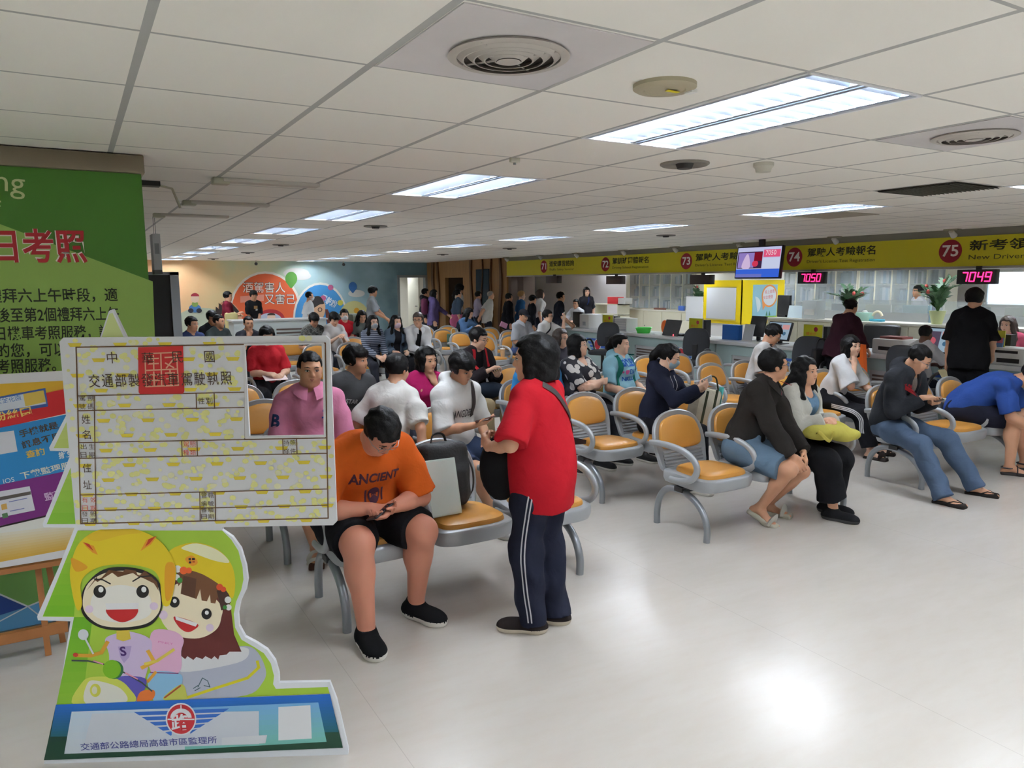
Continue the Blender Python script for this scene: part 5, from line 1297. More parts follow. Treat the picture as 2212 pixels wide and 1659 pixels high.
# -- helpers that lay prints, stripes and straps on a garment
def bvh_of(o):
    me = o.data; return BVHTree.FromPolygons([v.co for v in me.vertices], [list(p.vertices) for p in me.polygons])
def lay(ctx, garment, name, pieces, O, u, v, off=0.004, m=None, parent=None):
    """pieces: list of (verts2d, faces, material) in plane O,u,v; projected along -n on the garment"""
    g = ctx[garment]; bv = bvh_of(g); O, u, v = np.asarray(O), nrm(u), nrm(v); n = np.cross(u, v)
    mb = MB(); mats = []
    for vs, fs, mt in pieces:
        if mt not in mats: mats.append(mt)
        mb.cur = mats.index(mt); out = []
        for p in vs:
            q = O+u*p[0]+v*p[1]+n*0.25; hit = bv.ray_cast(Vector(q), Vector(-n), 0.6)
            out.append(Vector(hit[0])+Vector(n)*off if hit[0] is not None else Vector(q-n*0.25))
        mb.add(out, fs)
    return mb.build(name, mats, g, smooth=0, fixn=False)
def txt(s, w, m, y=0.0, h=None, x=0.0, bold=0.01, arc=0.0):
    if (s, bold) not in TEXTS: TEXTS[(s, bold)] = text_mesh(s, bold)
    vs, fs = TEXTS[(s, bold)]
    x0 = min(p.x for p in vs); x1 = max(p.x for p in vs); y0 = min(p.y for p in vs); y1 = max(p.y for p in vs); k = w/(x1-x0); ky = k if h is None else h/(y1-y0)
    out = []
    for p in vs:
        a = (p.x-(x0+x1)/2)*k; b = (p.y-y0)*ky
        out.append((x+a, y+b-arc*(a/(w/2))**2))
    return (out, fs, m)
def quadp(x0, y0, x1, y1, m, n=6):
    vs = []; fs = []
    for i in range(n+1):
        for j in range(n+1): vs.append((x0+(x1-x0)*i/n, y0+(y1-y0)*j/n))
    for i in range(n):
        for j in range(n): a = i*(n+1)+j; fs.append([a, a+n+1, a+n+2, a+1])
    return (vs, fs, m)
def discp(cx, cy_, r, m, n=14, ry=None):
    ry = ry or r
    vs = [(cx, cy_)]+[(cx+r*math.cos(2*PI*i/n), cy_+ry*math.sin(2*PI*i/n)) for i in range(n)]
    return (vs, [[0, 1+i, 1+(i+1) % n] for i in range(n)], m)
def band(ctx, garment, name, pts, w, m, inward, off=0.004, seg=6, parent=None):
    """strip of cloth lying on a garment: pts outside the surface, cast along inward"""
    g = ctx[garment]; bv = bvh_of(g); P = smooth_path([Vector(p) for p in pts], seg); mb = MB(); rows = []
    k = len(P)
    for i in range(k):
        t = (P[min(i+1, k-1)]-P[max(i-1, 0)]).normalized(); iw = inward(P[i]) if callable(inward) else Vector(inward)
        sd = t.cross(iw).normalized(); row = []
        for sgn in (-1, 0, 1):
            q = P[i]+sd*sgn*w/2; hit = bv.ray_cast(q-iw*0.02, iw.normalized(), 0.5)
            row.append((hit[0] if hit[0] is not None else q)-iw.normalized()*off)
        rows.append(row)
    mb.grid(rows); return mb.build(name, m, g if parent is None else parent, smooth=60, fixn=False)
def world_of(ctx, p):
    o = ctx['o']; return Matrix.Translation(o.location) @ Matrix.Rotation(o.rotation_euler[2], 4, 'Z') @ Vector(p)
def phone(ctx, q, label, case=(30, 30, 34), lit=True, off=(0, 0, 0), tilt=None):
    """phone lying in the palm of hand q"""
    j = ctx['J'][q]; s = ctx['s']; d, n, t = j['d'], j['n'], j['t']
    c = j['W']+d*0.085*s+n*0.026*s+t*0.012+np.asarray(off)
    Rz = np.array(Matrix.Rotation(ctx['o'].rotation_euler[2], 3, 'Z')); R = Matrix((Rz @ np.stack([t, d, n], 1)).tolist())
    if tilt is not None: R = Matrix.Rotation(tilt, 3, 'Z') @ R
    cw = world_of(ctx, c); r = empty('smartphone', label, 'phone', cw)
    MB().box((0, 0, 0), (0.036, 0.074, 0.0045), R, bev=0.004).build('case', mat('phone_case_%d_%d_%d' % case, case, 0.35), r)
    MB().box(R @ Vector((0, 0, 0.0047)), (0.033, 0.069, 0.0006), R).build('screen', mat('phone_glass', (36, 40, 48), 0.08), r, smooth=0)
    return r

# ------------------------------------------------------------------ the people, front rows first
GW = 'people waiting on the benches'; GQ = 'people standing at the far end'
BLK = (26, 26, 29)
def m_(c): return cloth(c)
# orange T-shirt
def ex_orange(c):
    O = c['chest']+c['f1']*0.22-c['u1']*0.02
    D = (86, 48, 66)
    lay(c, 'shirt', 'print', [txt('ANCIENT', 0.27, m_(D), 0.07, 0.055, bold=0.03, arc=0.03), discp(0, -0.005, 0.034, m_(D)), discp(0, -0.005, 0.024, m_((228, 100, 34))), discp(0, -0.007, 0.014, m_(D)), quadp(-0.05, -0.058, 0.05, -0.05, m_(D)), quadp(-0.05, -0.035, -0.040, 0.02, m_(D)), quadp(0.040, -0.035, 0.05, 0.02, m_(D))], O, -c['r1'], c['u1'])
P_OR = person('heavy person in orange T-shirt and black shorts bent over a phone, front bench', (1.24, 3.84), PI+0.05, h=0.0075, H=1.74, fat=1.0, seat=0.545, lean=0.32, curl=0.48, head=(-0.10, 0.92, 0.05),
    hands={1: (0.065, 0.39, 0.665), -1: (-0.045, 0.41, 0.655)}, handn={1: ((-0.75, 0.55, -0.1), (0.3, 0.1, 0.9)), -1: ((0.80, 0.45, -0.25), (-0.1, -0.35, 0.9))}, curlf={1: (0.35, 0.8), -1: (0.5, 0.9)},
    elbows={1: (0.8, -0.5, -0.3), -1: (-0.9, -0.4, -0.2)}, feet={1: (0.13, 0.47, 0, 0.10), -1: (-0.21, 0.33, 0, -0.35)}, knees={1: (0.15, 1, 0.35), -1: (-0.25, 1, 0.35)}, skin=SKINR, hair='short', glasses='thin',
    shirt=dict(name='t_shirt', c=(232, 98, 26), sleeve=0.92, loose=0.014, hem=0.0, flare=0.02, wr=0.004), pants=dict(c=(24, 24, 27), len=0.47, loose=0.018), shoes=dict(c=(24, 24, 26)), extras=ex_orange)
phone(P_OR, -1, 'dark phone held by the heavy person in orange')
# red T-shirt, standing
def ex_red(c):
    u, f, r, N = c['u1'], c['f1'], c['r1'], c['N']; blk = mat('strap_brown', (44, 34, 32), 0.7)
    band(c, 'shirt', 'bag_strap', [N+r*(-0.07)-f*0.16-u*0.005, N+r*0.02-f*0.2-u*0.10, N+r*0.11-f*0.2-u*0.22, N+r*0.19-f*0.13-u*0.36], 0.034, blk, tuple(f), off=0.006)
    for q in (1, -1):
        HPq, K, An, td, up = c['legs'][q]; sd = np.cross(td, up)*q
        for w_ in (-0.008, 0.010): band(c, 'pants', 'side_stripe', [HPq+sd*0.2+td*w_-V3(0, 0, 0.02), K+sd*0.2+td*w_, An+sd*0.2+td*w_+V3(0, 0, 0.0)], 0.007, m_((214, 214, 220)), tuple(-sd), off=0.003, seg=10)
P_RED = person('stocky person in red T-shirt and navy track trousers standing in the aisle', (1.985, 3.07), 0.45, h=0.0075, H=1.50, fat=0.22, hscale=1.16, lean=0.03, curl=0.06, head=(-0.50, 0.02, 0), width=1.02,
    hands={-1: (-0.19, 0.20, 0.97), 1: (0.06, 0.26, 0.95)}, handn={-1: ((0.5, 0.7, 0.3), (0.8, -0.4, 0.1)), 1: ((-0.6, 0.6, 0.25), (-0.7, -0.5, 0.2))}, curlf={-1: (0.9, 1.2), 1: (0.9, 1.2)}, elbows={-1: (-0.7, -0.5, -0.6), 1: (0.7, -0.4, -0.6)},
    feet={1: (0.08, -0.03, 0, -0.35), -1: (-0.075, 0.02, 0, -0.45)}, hair='bob', fem=False, skin=SKIN, shirt=dict(name='t_shirt', c=(200, 22, 36), sleeve=0.95, loose=0.016, hem=-0.20, long=True, wide=0.018, flare=0.022, wr=0.004, wf=9),
    pants=dict(c=(34, 38, 56), len=1.0, loose=0.020, flare=0.012, wr=0.006), shoes=dict(c=(44, 36, 36), sole=(196, 186, 168)), extras=ex_red)
hb_ = empty('shoulder_bag', 'black shoulder bag hanging at the front of the person in red', 'bag', (1.80, 3.18, 0.72))
MB().ell((0, 0, 0.13), (0.07, 0.11, 0.17), Matrix.Rotation(0.72, 3, 'Z'), 14, 10).build('pouch', cloth((24, 24, 26)), hb_)
# dark jacket and denim shorts
def ex_jk(c):
    f, u, r, N = c['f1'], c['u1'], c['r1'], c['N']
    band(c, 'jacket', 'collar_lining', [N-r*0.10+f*0.12+u*0.05, N-r*0.07+f*0.2-u*0.01, N-r*0.05+f*0.22-u*0.06], 0.012, m_((226, 70, 90)), tuple(-f), off=0.004)
P_JK = person('person in dark jacket, denim shorts and glasses looking right, front bench', (4.26, 3.83), PI+0.12, h=0.0075, H=1.72, seat=0.54, lean=0.20, curl=0.16, side=-0.13, twist=-0.25, head=(-0.95, -0.08, 0.08),
    hands={1: (0.02, 0.47, 0.50), -1: (-0.13, 0.45, 0.53)}, handn={1: ((-0.35, 0.5, -0.8), (-0.6, -0.5, -0.2)), -1: ((0.4, 0.5, -0.7), (0.5, -0.5, -0.2))}, feet={1: (0.02, 0.20, 0.045, -0.2, 0.45), -1: (-0.22, 0.10, 0.0, -0.3)}, knees={1: (0.05, 1, 0.25), -1: (-0.15, 1, 0.3)},
    skin=SKIN2, hair='short', glasses=True, smile=True, jacket=dict(name='jacket', c=(44, 41, 38), sleeve=1.97, loose=0.015, hem=-0.08, collar=True, wr=0.006, cuff=0.010), shirt=dict(name='t_shirt', c=(40, 40, 44), sleeve=0.7, loose=0.006, hem=0.0),
    pants=dict(c=(96, 122, 146), len=0.44, loose=0.022, flare=0.015), shoes=dict(type='slide', c=(206, 204, 192), sole=(196, 192, 172)), extras=ex_jk)
# white cardigan
P_CD = person('long-haired person in white cardigan and blue blouse with a yellow bag on the lap', (4.78, 3.83), PI+0.10, h=0.0075, H=1.55, fat=0.35, seat=0.52, lean=0.14, curl=0.14, twist=-0.08, side=0.06, head=(0.02, 0.02, 0.05), fem=True,
    hands={1: (0.035, 0.33, 0.735), -1: (-0.045, 0.335, 0.735)}, handn={1: ((-0.9, 0.45, -0.05), (-0.2, -0.6, -0.7)), -1: ((0.9, 0.4, 0.0), (0.2, -0.6, -0.7))}, feet={1: (0.02, 0.42, 0, -0.25), -1: (-0.12, 0.30, 0, -0.25)}, knees={1: (0.15, 1, 0.3), -1: (0.0, 1, 0.3)},
    skin=SKIN, hair='longm', shirt=dict(name='blouse', c=(112, 152, 188), sleeve=0.6, loose=0.008, hem=-0.06, neck=0.07), jacket=dict(name='cardigan', c=(214, 212, 202), sleeve=1.92, loose=0.010, hem=-0.06, open=0.055, cuff=0.022),
    pants=dict(c=(26, 26, 29), len=0.88, loose=0.02, flare=0.045), shoes=dict(c=(30, 30, 32), sole=(52, 52, 54)))
yb = empty('cloth_bag', 'bright yellow soft bag on the lap of the person in white cardigan', 'bag', (4.82, 3.50, 0.615))
g = Sdf(); g.ell((0, 0, 0.055), (0.19, 0.13, 0.065), rotm('Z', 0.3), 0.03); g.ell((0.10, -0.08, 0.02), (0.12, 0.09, 0.05), None, 0.04); g.ell((-0.13, 0.03, 0.035), (0.08, 0.09, 0.05), None, 0.04)
np_obj('pouch', g.mesh(0.009, 0, 0.006, 16), cloth((208, 196, 84)), yb)
MB().tube(smooth_path([(-0.17, -0.02, 0.05), (-0.24, -0.1, 0.08), (-0.2, -0.16, 0.02), (-0.08, -0.1, 0.08)], 5), 0.012, 6, flat=0.4).build('strap', cloth((204, 190, 80)), yb)
fl_ = empty('leaflet', 'white leaflet with red print tucked between the couple on the front bench', 'paper', (4.50, 3.62, 0.66))
MB().box((0, 0, 0), (0.075, 0.10, 0.0015), Matrix.Rotation(0.7, 3, 'X') @ Matrix.Rotation(0.3, 3, 'Z')).build('sheet', pm((226, 222, 228)), fl_, smooth=0)
MB().box((0.0, 0.0, 0.003), (0.04, 0.05, 0.001), Matrix.Rotation(0.7, 3, 'X') @ Matrix.Rotation(0.3, 3, 'Z')).build('print', pm((206, 130, 146)), fl_, smooth=0)
# jeans and dark hoodie
def ex_jn(c):
    O = c['chest']+c['f1']*0.2
    lay(c, 'jacket', 'print', [txt('T', 0.04, m_((150, 30, 38)), 0.04, 0.045, x=-0.12, bold=0.04), txt('00', 0.05, m_((150, 30, 38)), 0.03, 0.055, x=-0.065, bold=0.05), txt('A', 0.04, m_((150, 30, 38)), 0.05, 0.04, x=0.10, bold=0.04)], O, -c['r1'], c['u1'])
    lay(c, 'shirt', 'print', [discp(0, -0.06, 0.032, m_((222, 200, 40)), ry=0.05), quadp(-0.02, -0.12, 0.02, -0.10, m_((120, 110, 60)))], O, -c['r1'], c['u1'])
P_JN = person('person in black hoodie, blue jeans and flip-flops using a phone, front right bench', (6.13, 3.85), PI+0.02, h=0.0075, H=1.70, seat=0.52, lean=0.04, curl=0.40, head=(-0.35, 0.58, 0.06), fat=0.1,
    hands={1: (0.05, 0.30, 0.80), -1: (-0.09, 0.31, 0.76)}, handn={1: ((-0.7, 0.6, 0.1), (-0.2, 0.0, -0.9)), -1: ((0.6, 0.7, 0.0), (0.1, -0.3, 0.9))}, curlf={1: (0.5, 0.8), -1: (0.5, 0.9)}, feet={1: (0.25, 0.63, 0, -0.10), -1: (-0.24, 0.63, 0, -0.35)}, knees={1: (0.35, 1, 0.6), -1: (-0.25, 1, 0.6)},
    skin=SKIN, hair='crop', glasses='thin', shirt=dict(name='t_shirt', c=(120, 112, 106), sleeve=0.6, loose=0.007, hem=-0.02), jacket=dict(name='hoodie', c=(44, 46, 52), sleeve=1.95, loose=0.016, hem=-0.10, hood=True, open=0.03, cuff=0.008),
    pants=dict(c=(78, 98, 126), len=1.0, loose=0.014, flare=0.018, wr=0.005), shoes=dict(type='flip', c=(40, 38, 36), sole=(44, 40, 38)), extras=ex_jn)
phone(P_JN, -1, 'dark phone held by the person in black hoodie and blue jeans', (60, 40, 34))
# blue T-shirt bent over
P_BL = person('person in blue T-shirt and dark shorts bent forward at the right edge', (7.30, 3.86), PI+0.30, h=0.0085, H=1.74, fat=0.45, seat=0.54, lean=0.58, curl=0.55, head=(0.0, 0.85, 0), hands={1: (0.06, 0.62, 0.42), -1: (-0.10, 0.66, 0.45)}, handn={1: ((-0.2, 0.2, -0.95), (-0.3, 0.8, 0)), -1: ((0.2, 0.2, -0.95), (0.3, 0.8, 0))},
    feet={1: (0.12, 0.44, 0, -0.25), -1: (-0.16, 0.52, 0, -0.2)}, skin=SKIN2, hair='short', shirt=dict(name='t_shirt', c=(42, 76, 160), sleeve=0.85, loose=0.018, hem=-0.08, wide=0.01), pants=dict(c=(30, 32, 46), len=0.44, loose=0.018), shoes=dict(type='sandal', c=(70, 66, 70), sole=(60, 56, 56)))
# pink polo
def ex_pk(c):
    S_, E, Wr = c['arms'][1]; m = S_+(E-S_)*0.52
    navy = m_((44, 62, 110))
    lay(c, 'shirt', 'badge', [txt('B', 0.055, navy, -0.04, 0.085, bold=0.04)], m, np.cross(-nrm(E-S_), nrm(c['r1']*0.5+c['f1']*0.86)), -nrm(E-S_), off=0.004)
    O = c['chest']+c['f1']*0.22
    lay(c, 'shirt', 'emblem', [discp(0.005, 0.03, 0.012, m_((44, 80, 176))), quadp(-0.002, -0.03, 0.012, 0.025, m_((44, 80, 176)), 3), quadp(0.008, 0.005, 0.032, 0.014, m_((44, 80, 176)), 3), quadp(0.010, -0.04, 0.026, -0.026, m_((44, 80, 176)), 3), quadp(-0.014, -0.02, 0.0, -0.008, m_((44, 80, 176)), 3)], O-c['r1']*0.075, -c['r1'], c['u1'])
P_PK = person('short-haired person in pink polo shirt framed by the licence board opening', (1.33, 4.95), PI-0.20, h=0.0075, H=1.74, fat=0.45, seat=0.54, lean=-0.02, curl=0.06, head=(-0.10, 0.04, -0.05), hands={1: (0.14, 0.30, 0.64), -1: (-0.12, 0.30, 0.64)}, feet={1: (0.02, 0.34, 0, 0.1), -1: (-0.16, 0.40, 0, -0.1)},
    skin=SKIN2, hair='crop', shirt=dict(name='polo_shirt', c=(226, 134, 172), sleeve=0.9, loose=0.015, hem=-0.05, collar=True, wr=0.004), pants=dict(c=(60, 62, 70), len=0.62, loose=0.018), shoes=dict(type='sandal', c=(206, 202, 192), sole=(90, 62, 50)), extras=ex_pk)
# white T-shirt, back turned
P_WB = person('person in plain white T-shirt seen from behind, turned to the neighbour in pink', (1.86, 4.98), -0.75, h=0.009, H=1.62, seat=0.56, lean=0.22, curl=0.18, side=0.05, head=(0.30, 0.15, 0), hands={1: (0.30, -0.02, 0.52), -1: (-0.16, 0.26, 0.66)}, elbows={1: (0.6, -0.6, 0)}, feet={1: (0.1, 0.26, 0.2, 0.1), -1: (-0.1, 0.26, 0.2, -0.1)}, knees={1: (0, 0.5, 0.2), -1: (0, 0.5, 0.2)},
    skin=SKIN, hair='short', shirt=dict(name='t_shirt', c=(226, 224, 220), sleeve=0.9, loose=0.018, hem=-0.12, flare=0.022, wide=0.012, wr=0.007), pants=dict(c=(40, 42, 52), len=0.6), shoes=dict(c=(60, 60, 60)))
# white hoodie top
def ex_wh(c):
    O = c['chest']+c['f1']*0.2; dk = m_((60, 62, 68))
    lay(c, 'shirt', 'print', [txt('LANGDEER', 0.22, dk, -0.075, 0.06, bold=0.0, x=0.0)], O, -c['r1'], c['u1'])
    f, u, r, N = c['f1'], c['u1'], c['r1'], c['N']
    band(c, 'shirt', 'bag_strap', [N-r*0.085+f*0.12+u*0.02, N-r*0.085+f*0.2-u*0.06, N-r*0.085+f*0.24-u*0.15, N-r*0.095+f*0.24-u*0.24], 0.042, mat('strap_brown', (44, 34, 32), 0.7), tuple(-f), off=0.007)
P_WH = person('person in white hooded top with a dark shoulder strap reading a phone', (2.40, 4.96), PI+0.12, h=0.0075, H=1.66, seat=0.54, lean=0.02, curl=0.20, head=(-0.22, 0.42, 0.08), hands={1: (0.03, 0.34, 0.77), -1: (-0.17, 0.20, 0.60)}, handn={1: ((-0.75, 0.55, 0.25), (0.05, -0.2, 0.95))}, curlf={1: (0.25, 0.5)},
    feet={1: (-0.02, 0.50, 0, 0.0), -1: (-0.20, 0.40, 0, -0.3)}, skin=SKIN2, hair='fringe', shirt=dict(name='hooded_top', c=(230, 230, 230), sleeve=0.97, loose=0.022, hem=-0.08, hood=True, flare=0.02, wide=0.012), pants=dict(c=(44, 56, 84), len=0.45, loose=0.018), shoes=dict(c=(222, 222, 218)), extras=ex_wh)
phone(P_WH, 1, 'phone held out by the person in white hooded top', (110, 70, 60))
# dark grey T-shirt
def ex_gt(c):
    O = c['chest']+c['f1']*0.2
    lay(c, 'shirt', 'print', [txt('STAR', 0.10, m_((206, 210, 216)), -0.06, 0.045, x=-0.03, bold=0.03), discp(0.075, -0.04, 0.03, m_((60, 110, 190)))], O, -c['r1'], c['u1'])
person('person in dark grey T-shirt looking right, third row left', (1.90, 6.02), PI+0.15, h=0.009, H=1.68, seat=0.54, lean=0.16, curl=0.2, side=-0.05, head=(-0.55, 0.05, 0.05), skin=SKIN2, hair='fringe', shirt=dict(name='t_shirt', c=(82, 84, 88), sleeve=0.85, loose=0.018, hem=-0.05), pants=dict(c=(40, 42, 48), len=0.9), shoes=dict(c=(50, 50, 52)), extras=ex_gt)
# magenta top, hand on chin
person('person in magenta top with a hand at the chin behind the white T-shirt', (2.56, 6.02), PI+0.10, h=0.0095, H=1.60, seat=0.54, lean=0.20, curl=0.18, head=(-0.2, 0.12, 0.05), fem=True, hands={-1: 'chin'}, handn={-1: ((0.3, -0.2, 0.9), (0.2, -0.9, 0.2))}, curlf={-1: (1.0, 1.3)}, elbows={-1: (-0.4, 0.5, -0.9)}, skin=SKIN, hair='bob', shirt=dict(name='top', c=(206, 34, 110), sleeve=0.55, loose=0.012, hem=-0.05), pants=dict(c=(44, 46, 56), len=0.9), shoes=dict(c=(50, 50, 52)))
# middle block
def ex_pt(c):
    f, u, r, N = c['f1'], c['u1'], c['r1'], c['N']
    for q in (1, -1): band(c, 'shirt', 'drawstring', [N+r*q*0.03+f*0.12-u*0.03, N+r*q*0.035+f*0.22-u*0.12, N+r*q*0.03+f*0.24-u*0.2], 0.009, m_((206, 206, 210)), tuple(-f))
P_PT = person('masked person with a ponytail in navy hooded top looking at a phone', (4.36, 4.95), PI+0.42, h=0.0085, H=1.60, seat=0.54, lean=0.10, curl=0.16, head=(-0.35, 0.34, 0.05), fem=True, hands={1: (0.02, 0.42, 0.88), -1: (-0.08, 0.42, 0.86)}, handn={1: ((-0.5, 0.6, 0.4), (-0.5, -0.5, 0.5)), -1: ((0.5, 0.6, 0.4), (0.4, -0.5, 0.5))}, curlf={1: (0.6, 0.9), -1: (0.6, 0.9)},
    skin=SKIN3, hair='pony', glasses='thin', mask=(168, 196, 214), shirt=dict(name='hooded_top', c=(34, 38, 58), sleeve=1.95, loose=0.018, hem=-0.10, hood=True), pants=dict(c=(26, 26, 32), len=1.0), shoes=dict(c=(40, 40, 44)), extras=ex_pt)
phone(P_PT, 1, 'phone held up by the masked ponytail person', (200, 200, 206))
tb = empty('tote_bag', 'cream tote bag with dark green stripes beside the masked ponytail person', 'bag', (4.92, 4.88, 0.47))
MB().box((0, 0, 0.17), (0.15, 0.07, 0.17), Matrix.Rotation(0.25, 3, 'Y'), bev=0.03).build('body', cloth((216, 208, 186)), tb)
for k in (-0.07, 0.05): MB().box((k, -0.071, 0.17), (0.014, 0.003, 0.16), Matrix.Rotation(0.25, 3, 'Y')).build('stripe', m_((66, 70, 52)), tb, smooth=0)
MB().box((0.13, -0.05, 0.2), (0.012, 0.02, 0.15), Matrix.Rotation(0.25, 3, 'Y'), bev=0.005).build('ribbon', m_((90, 206, 206)), tb)
MB().tube(smooth_path([(-0.07, -0.05, 0.32), (-0.03, -0.05, 0.44), (0.08, -0.05, 0.44), (0.12, -0.05, 0.32)], 5), 0.008, 6).build('handle', m_((66, 70, 52)), tb)
person('person in light blue T-shirt mostly hidden behind the person in red', (3.82, 6.05), PI+0.05, h=0.0095, H=1.68, fat=0.5, seat=0.54, lean=0.05, curl=0.1, skin=SKIN, hair='short', shirt=dict(name='t_shirt', c=(48, 140, 214), sleeve=0.9, loose=0.016, hem=-0.05), pants=dict(c=(50, 54, 66), len=0.9), shoes=dict(c=(50, 50, 52)))
mfl = node_mat('floral_cloth'); m_fl, nt, bs = mfl
tc = nt.nodes.new('ShaderNodeTexCoord'); vo = nt.nodes.new('ShaderNodeTexVoronoi'); vo.inputs['Scale'].default_value = 13; nt.links.new(tc.outputs['Object'], vo.inputs['Vector'])
nt.links.new(mixc(nt, math_n(nt, 'LESS_THAN', vo.outputs['Distance'], 0.47), lin((40, 40, 48)), lin((214, 210, 206))), bs.inputs['Base Color']); bs.inputs['Roughness'].default_value = 0.85
person('stout bobbed person in black and white floral blouse, arms folded', (4.28, 6.05), PI+0.28, h=0.0095, H=1.60, fat=0.75, seat=0.54, lean=0.02, curl=0.1, head=(-0.35, -0.10, 0.04), fem=True, hands={1: (-0.10, 0.27, 0.80), -1: (0.08, 0.29, 0.77)}, elbows={1: (0.8, 0.1, -0.6), -1: (-0.8, 0.1, -0.6)}, handn={1: ((-1, 0.1, 0), (0, -1, -0.1)), -1: ((1, 0.1, 0), (0, -1, -0.1))}, skin=SKIN3, hair='bobf', glasses='thin',
    shirt=dict(name='blouse', m=m_fl, c=BLK, sleeve=0.95, loose=0.014, hem=-0.06, neck=0.05), pants=dict(c=(44, 44, 50), len=0.9), shoes=dict(c=(50, 50, 52)))
def ex_sm(c):
    O = c['chest']+c['f1']*0.24; b_ = m_((44, 100, 200)); pk = m_((226, 96, 160))
    lay(c, 'shirt', 'print', [txt('SMILEY', 0.22, b_, 0.05, 0.07, bold=0.06), txt('DAY', 0.10, b_, -0.03, 0.055, x=0.04), txt('NKLU', 0.17, b_, -0.10, 0.045, x=-0.01, bold=0.03), discp(-0.055, 0.0, 0.016, pk), discp(-0.035, 0.0, 0.016, pk), discp(-0.045, -0.014, 0.018, pk), discp(-0.095, -0.005, 0.012, pk)], O, -c['r1'], c['u1'])
    f, u, r, N = c['f1'], c['u1'], c['r1'], c['N']
    for q in (1, -1): band(c, 'shirt', 'backpack_strap', [N+r*q*0.105+f*0.08+u*0.02, N+r*q*0.11+f*0.2-u*0.05, N+r*q*0.13+f*0.22-u*0.2, N+r*q*0.15+f*0.1-u*0.3], 0.035, m_((30, 120, 106)), tuple(-f), off=0.008)
person('person in light blue lettered top with green backpack straps', (4.84, 6.05), PI+0.22, h=0.0095, H=1.56, fat=0.5, seat=0.54, lean=0.0, curl=0.06, head=(-0.35, 0.02, 0.03), fem=True, skin=SKIN3, hair='pony', shirt=dict(name='hooded_top', c=(150, 206, 226), sleeve=0.85, loose=0.016, hem=-0.06, hood=True), pants=dict(c=(56, 60, 74), len=0.9), shoes=dict(c=(50, 50, 52)), extras=ex_sm)
def ex_rb(c):
    f, u, r, N = c['f1'], c['u1'], c['r1'], c['N']
    for q in (1, -1): band(c, 'jacket', 'red_lapel', [N+r*q*0.08+f*0.06+u*0.03, N+r*q*0.085+f*0.2-u*0.04, N+r*q*0.11+f*0.2-u*0.16], 0.03, m_((200, 36, 44)), tuple(-f), off=0.006)
P_RB = person('person in black jacket with red edging tapping a phone, fourth row', (3.70, 7.15), PI+0.20, h=0.010, H=1.70, seat=0.54, lean=0.0, curl=0.22, head=(-0.45, 0.22, 0.04), hands={1: (0.05, 0.34, 0.86), -1: (-0.09, 0.33, 0.80)}, handn={1: ((-0.7, 0.4, 0.4), (-0.3, 0.2, -0.8)), -1: ((0.6, 0.6, 0.2), (0.1, -0.5, 0.8))}, skin=SKIN3, hair='short', glasses=True,
    shirt=dict(name='t_shirt', c=(34, 32, 36), sleeve=0.6, loose=0.008, hem=-0.02), jacket=dict(name='jacket', c=(40, 34, 38), sleeve=1.9, loose=0.018, hem=-0.04, open=0.03), pants=dict(c=(176, 156, 116), len=1.0, loose=0.016), shoes=dict(c=(60, 60, 62)), extras=ex_rb)
phone(P_RB, -1, 'gold phone tapped by the person in black and red jacket', (170, 130, 84))
cb_ = empty('shoulder_bag', 'dark navy bag on the lap of the person in black and red jacket', 'bag', (3.74, 6.84, 0.585))
MB().ell((0, 0, 0.06), (0.19, 0.1, 0.09), None, 14, 8).build('pouch', cloth((34, 44, 58)), cb_)
person('curly brown-haired person in glasses, fourth row, half hidden', (4.84, 7.2), PI+0.2, h=0.012, H=1.56, seat=0.54, lean=0.06, curl=0.1, head=(-0.1, 0.05, 0), fem=True, skin=SKIN3, hair='bob', hcol='brown', glasses='thin', shirt=dict(name='top', c=(60, 58, 66), sleeve=0.9), pants=dict(c=(50, 52, 60), len=0.9), shoes=dict(c=(50, 50, 52)))
# right block
def ex_st(c):
    O = c['chest']+c['f1']*0.2
    lay(c, 'shirt', 'stripes', [quadp(-0.19, y, 0.19, y+0.006, m_((90, 92, 104)), 8) for y in (0.0, -0.04, -0.08, -0.12)]+[quadp(-0.12, -0.19, 0.12, -0.165, m_((150, 60, 76)), 6)], O, -c['r1'], c['u1'])
    f, u, r, N = c['f1'], c['u1'], c['r1'], c['N']
    band(c, 'shirt', 'bag_strap', [N+r*0.06+f*0.08+u*0.02, N+r*0.02+f*0.2-u*0.08, N-r*0.06+f*0.24-u*0.18, N-r*0.14+f*0.2-u*0.3], 0.035, mat('strap_brown', (44, 34, 32), 0.7), tuple(-f), off=0.007)
person('person in white T-shirt with thin stripes and a dark strap, looking down, third row right', (6.95, 6.05), PI+0.30, h=0.0095, H=1.70, fat=0.2, seat=0.54, lean=0.08, curl=0.2, head=(-0.25, 0.55, 0.05), hands={1: (0.05, 0.34, 0.70), -1: (-0.08, 0.34, 0.70)}, skin=SKIN2, hair='short', glasses='thin', shirt=dict(name='t_shirt', c=(224, 222, 222), sleeve=0.9, loose=0.015, hem=-0.05), pants=dict(c=(60, 62, 72), len=0.9), shoes=dict(c=(50, 50, 52)), extras=ex_st)
def ex_wg(c):
    for q in (1, -1):
        A, K, An, td, up = c['legs'][q]; sd = np.cross(td, up)*q; ins = nrm(-sd+V3(0, 0, -0.5)*0)
        for w_ in (-0.016, 0.0, 0.016): band(c, 'pants', 'side_stripe', [A*0.7+K*0.3+sd*0.2+V3(0, 0, w_), K+sd*0.2+V3(0, 0, w_*0.7)+td*w_*0.7, K*0.5+An*0.5+sd*0.2+td*w_], 0.010, m_((222, 222, 224)), tuple(-sd), off=0.003, seg=8)
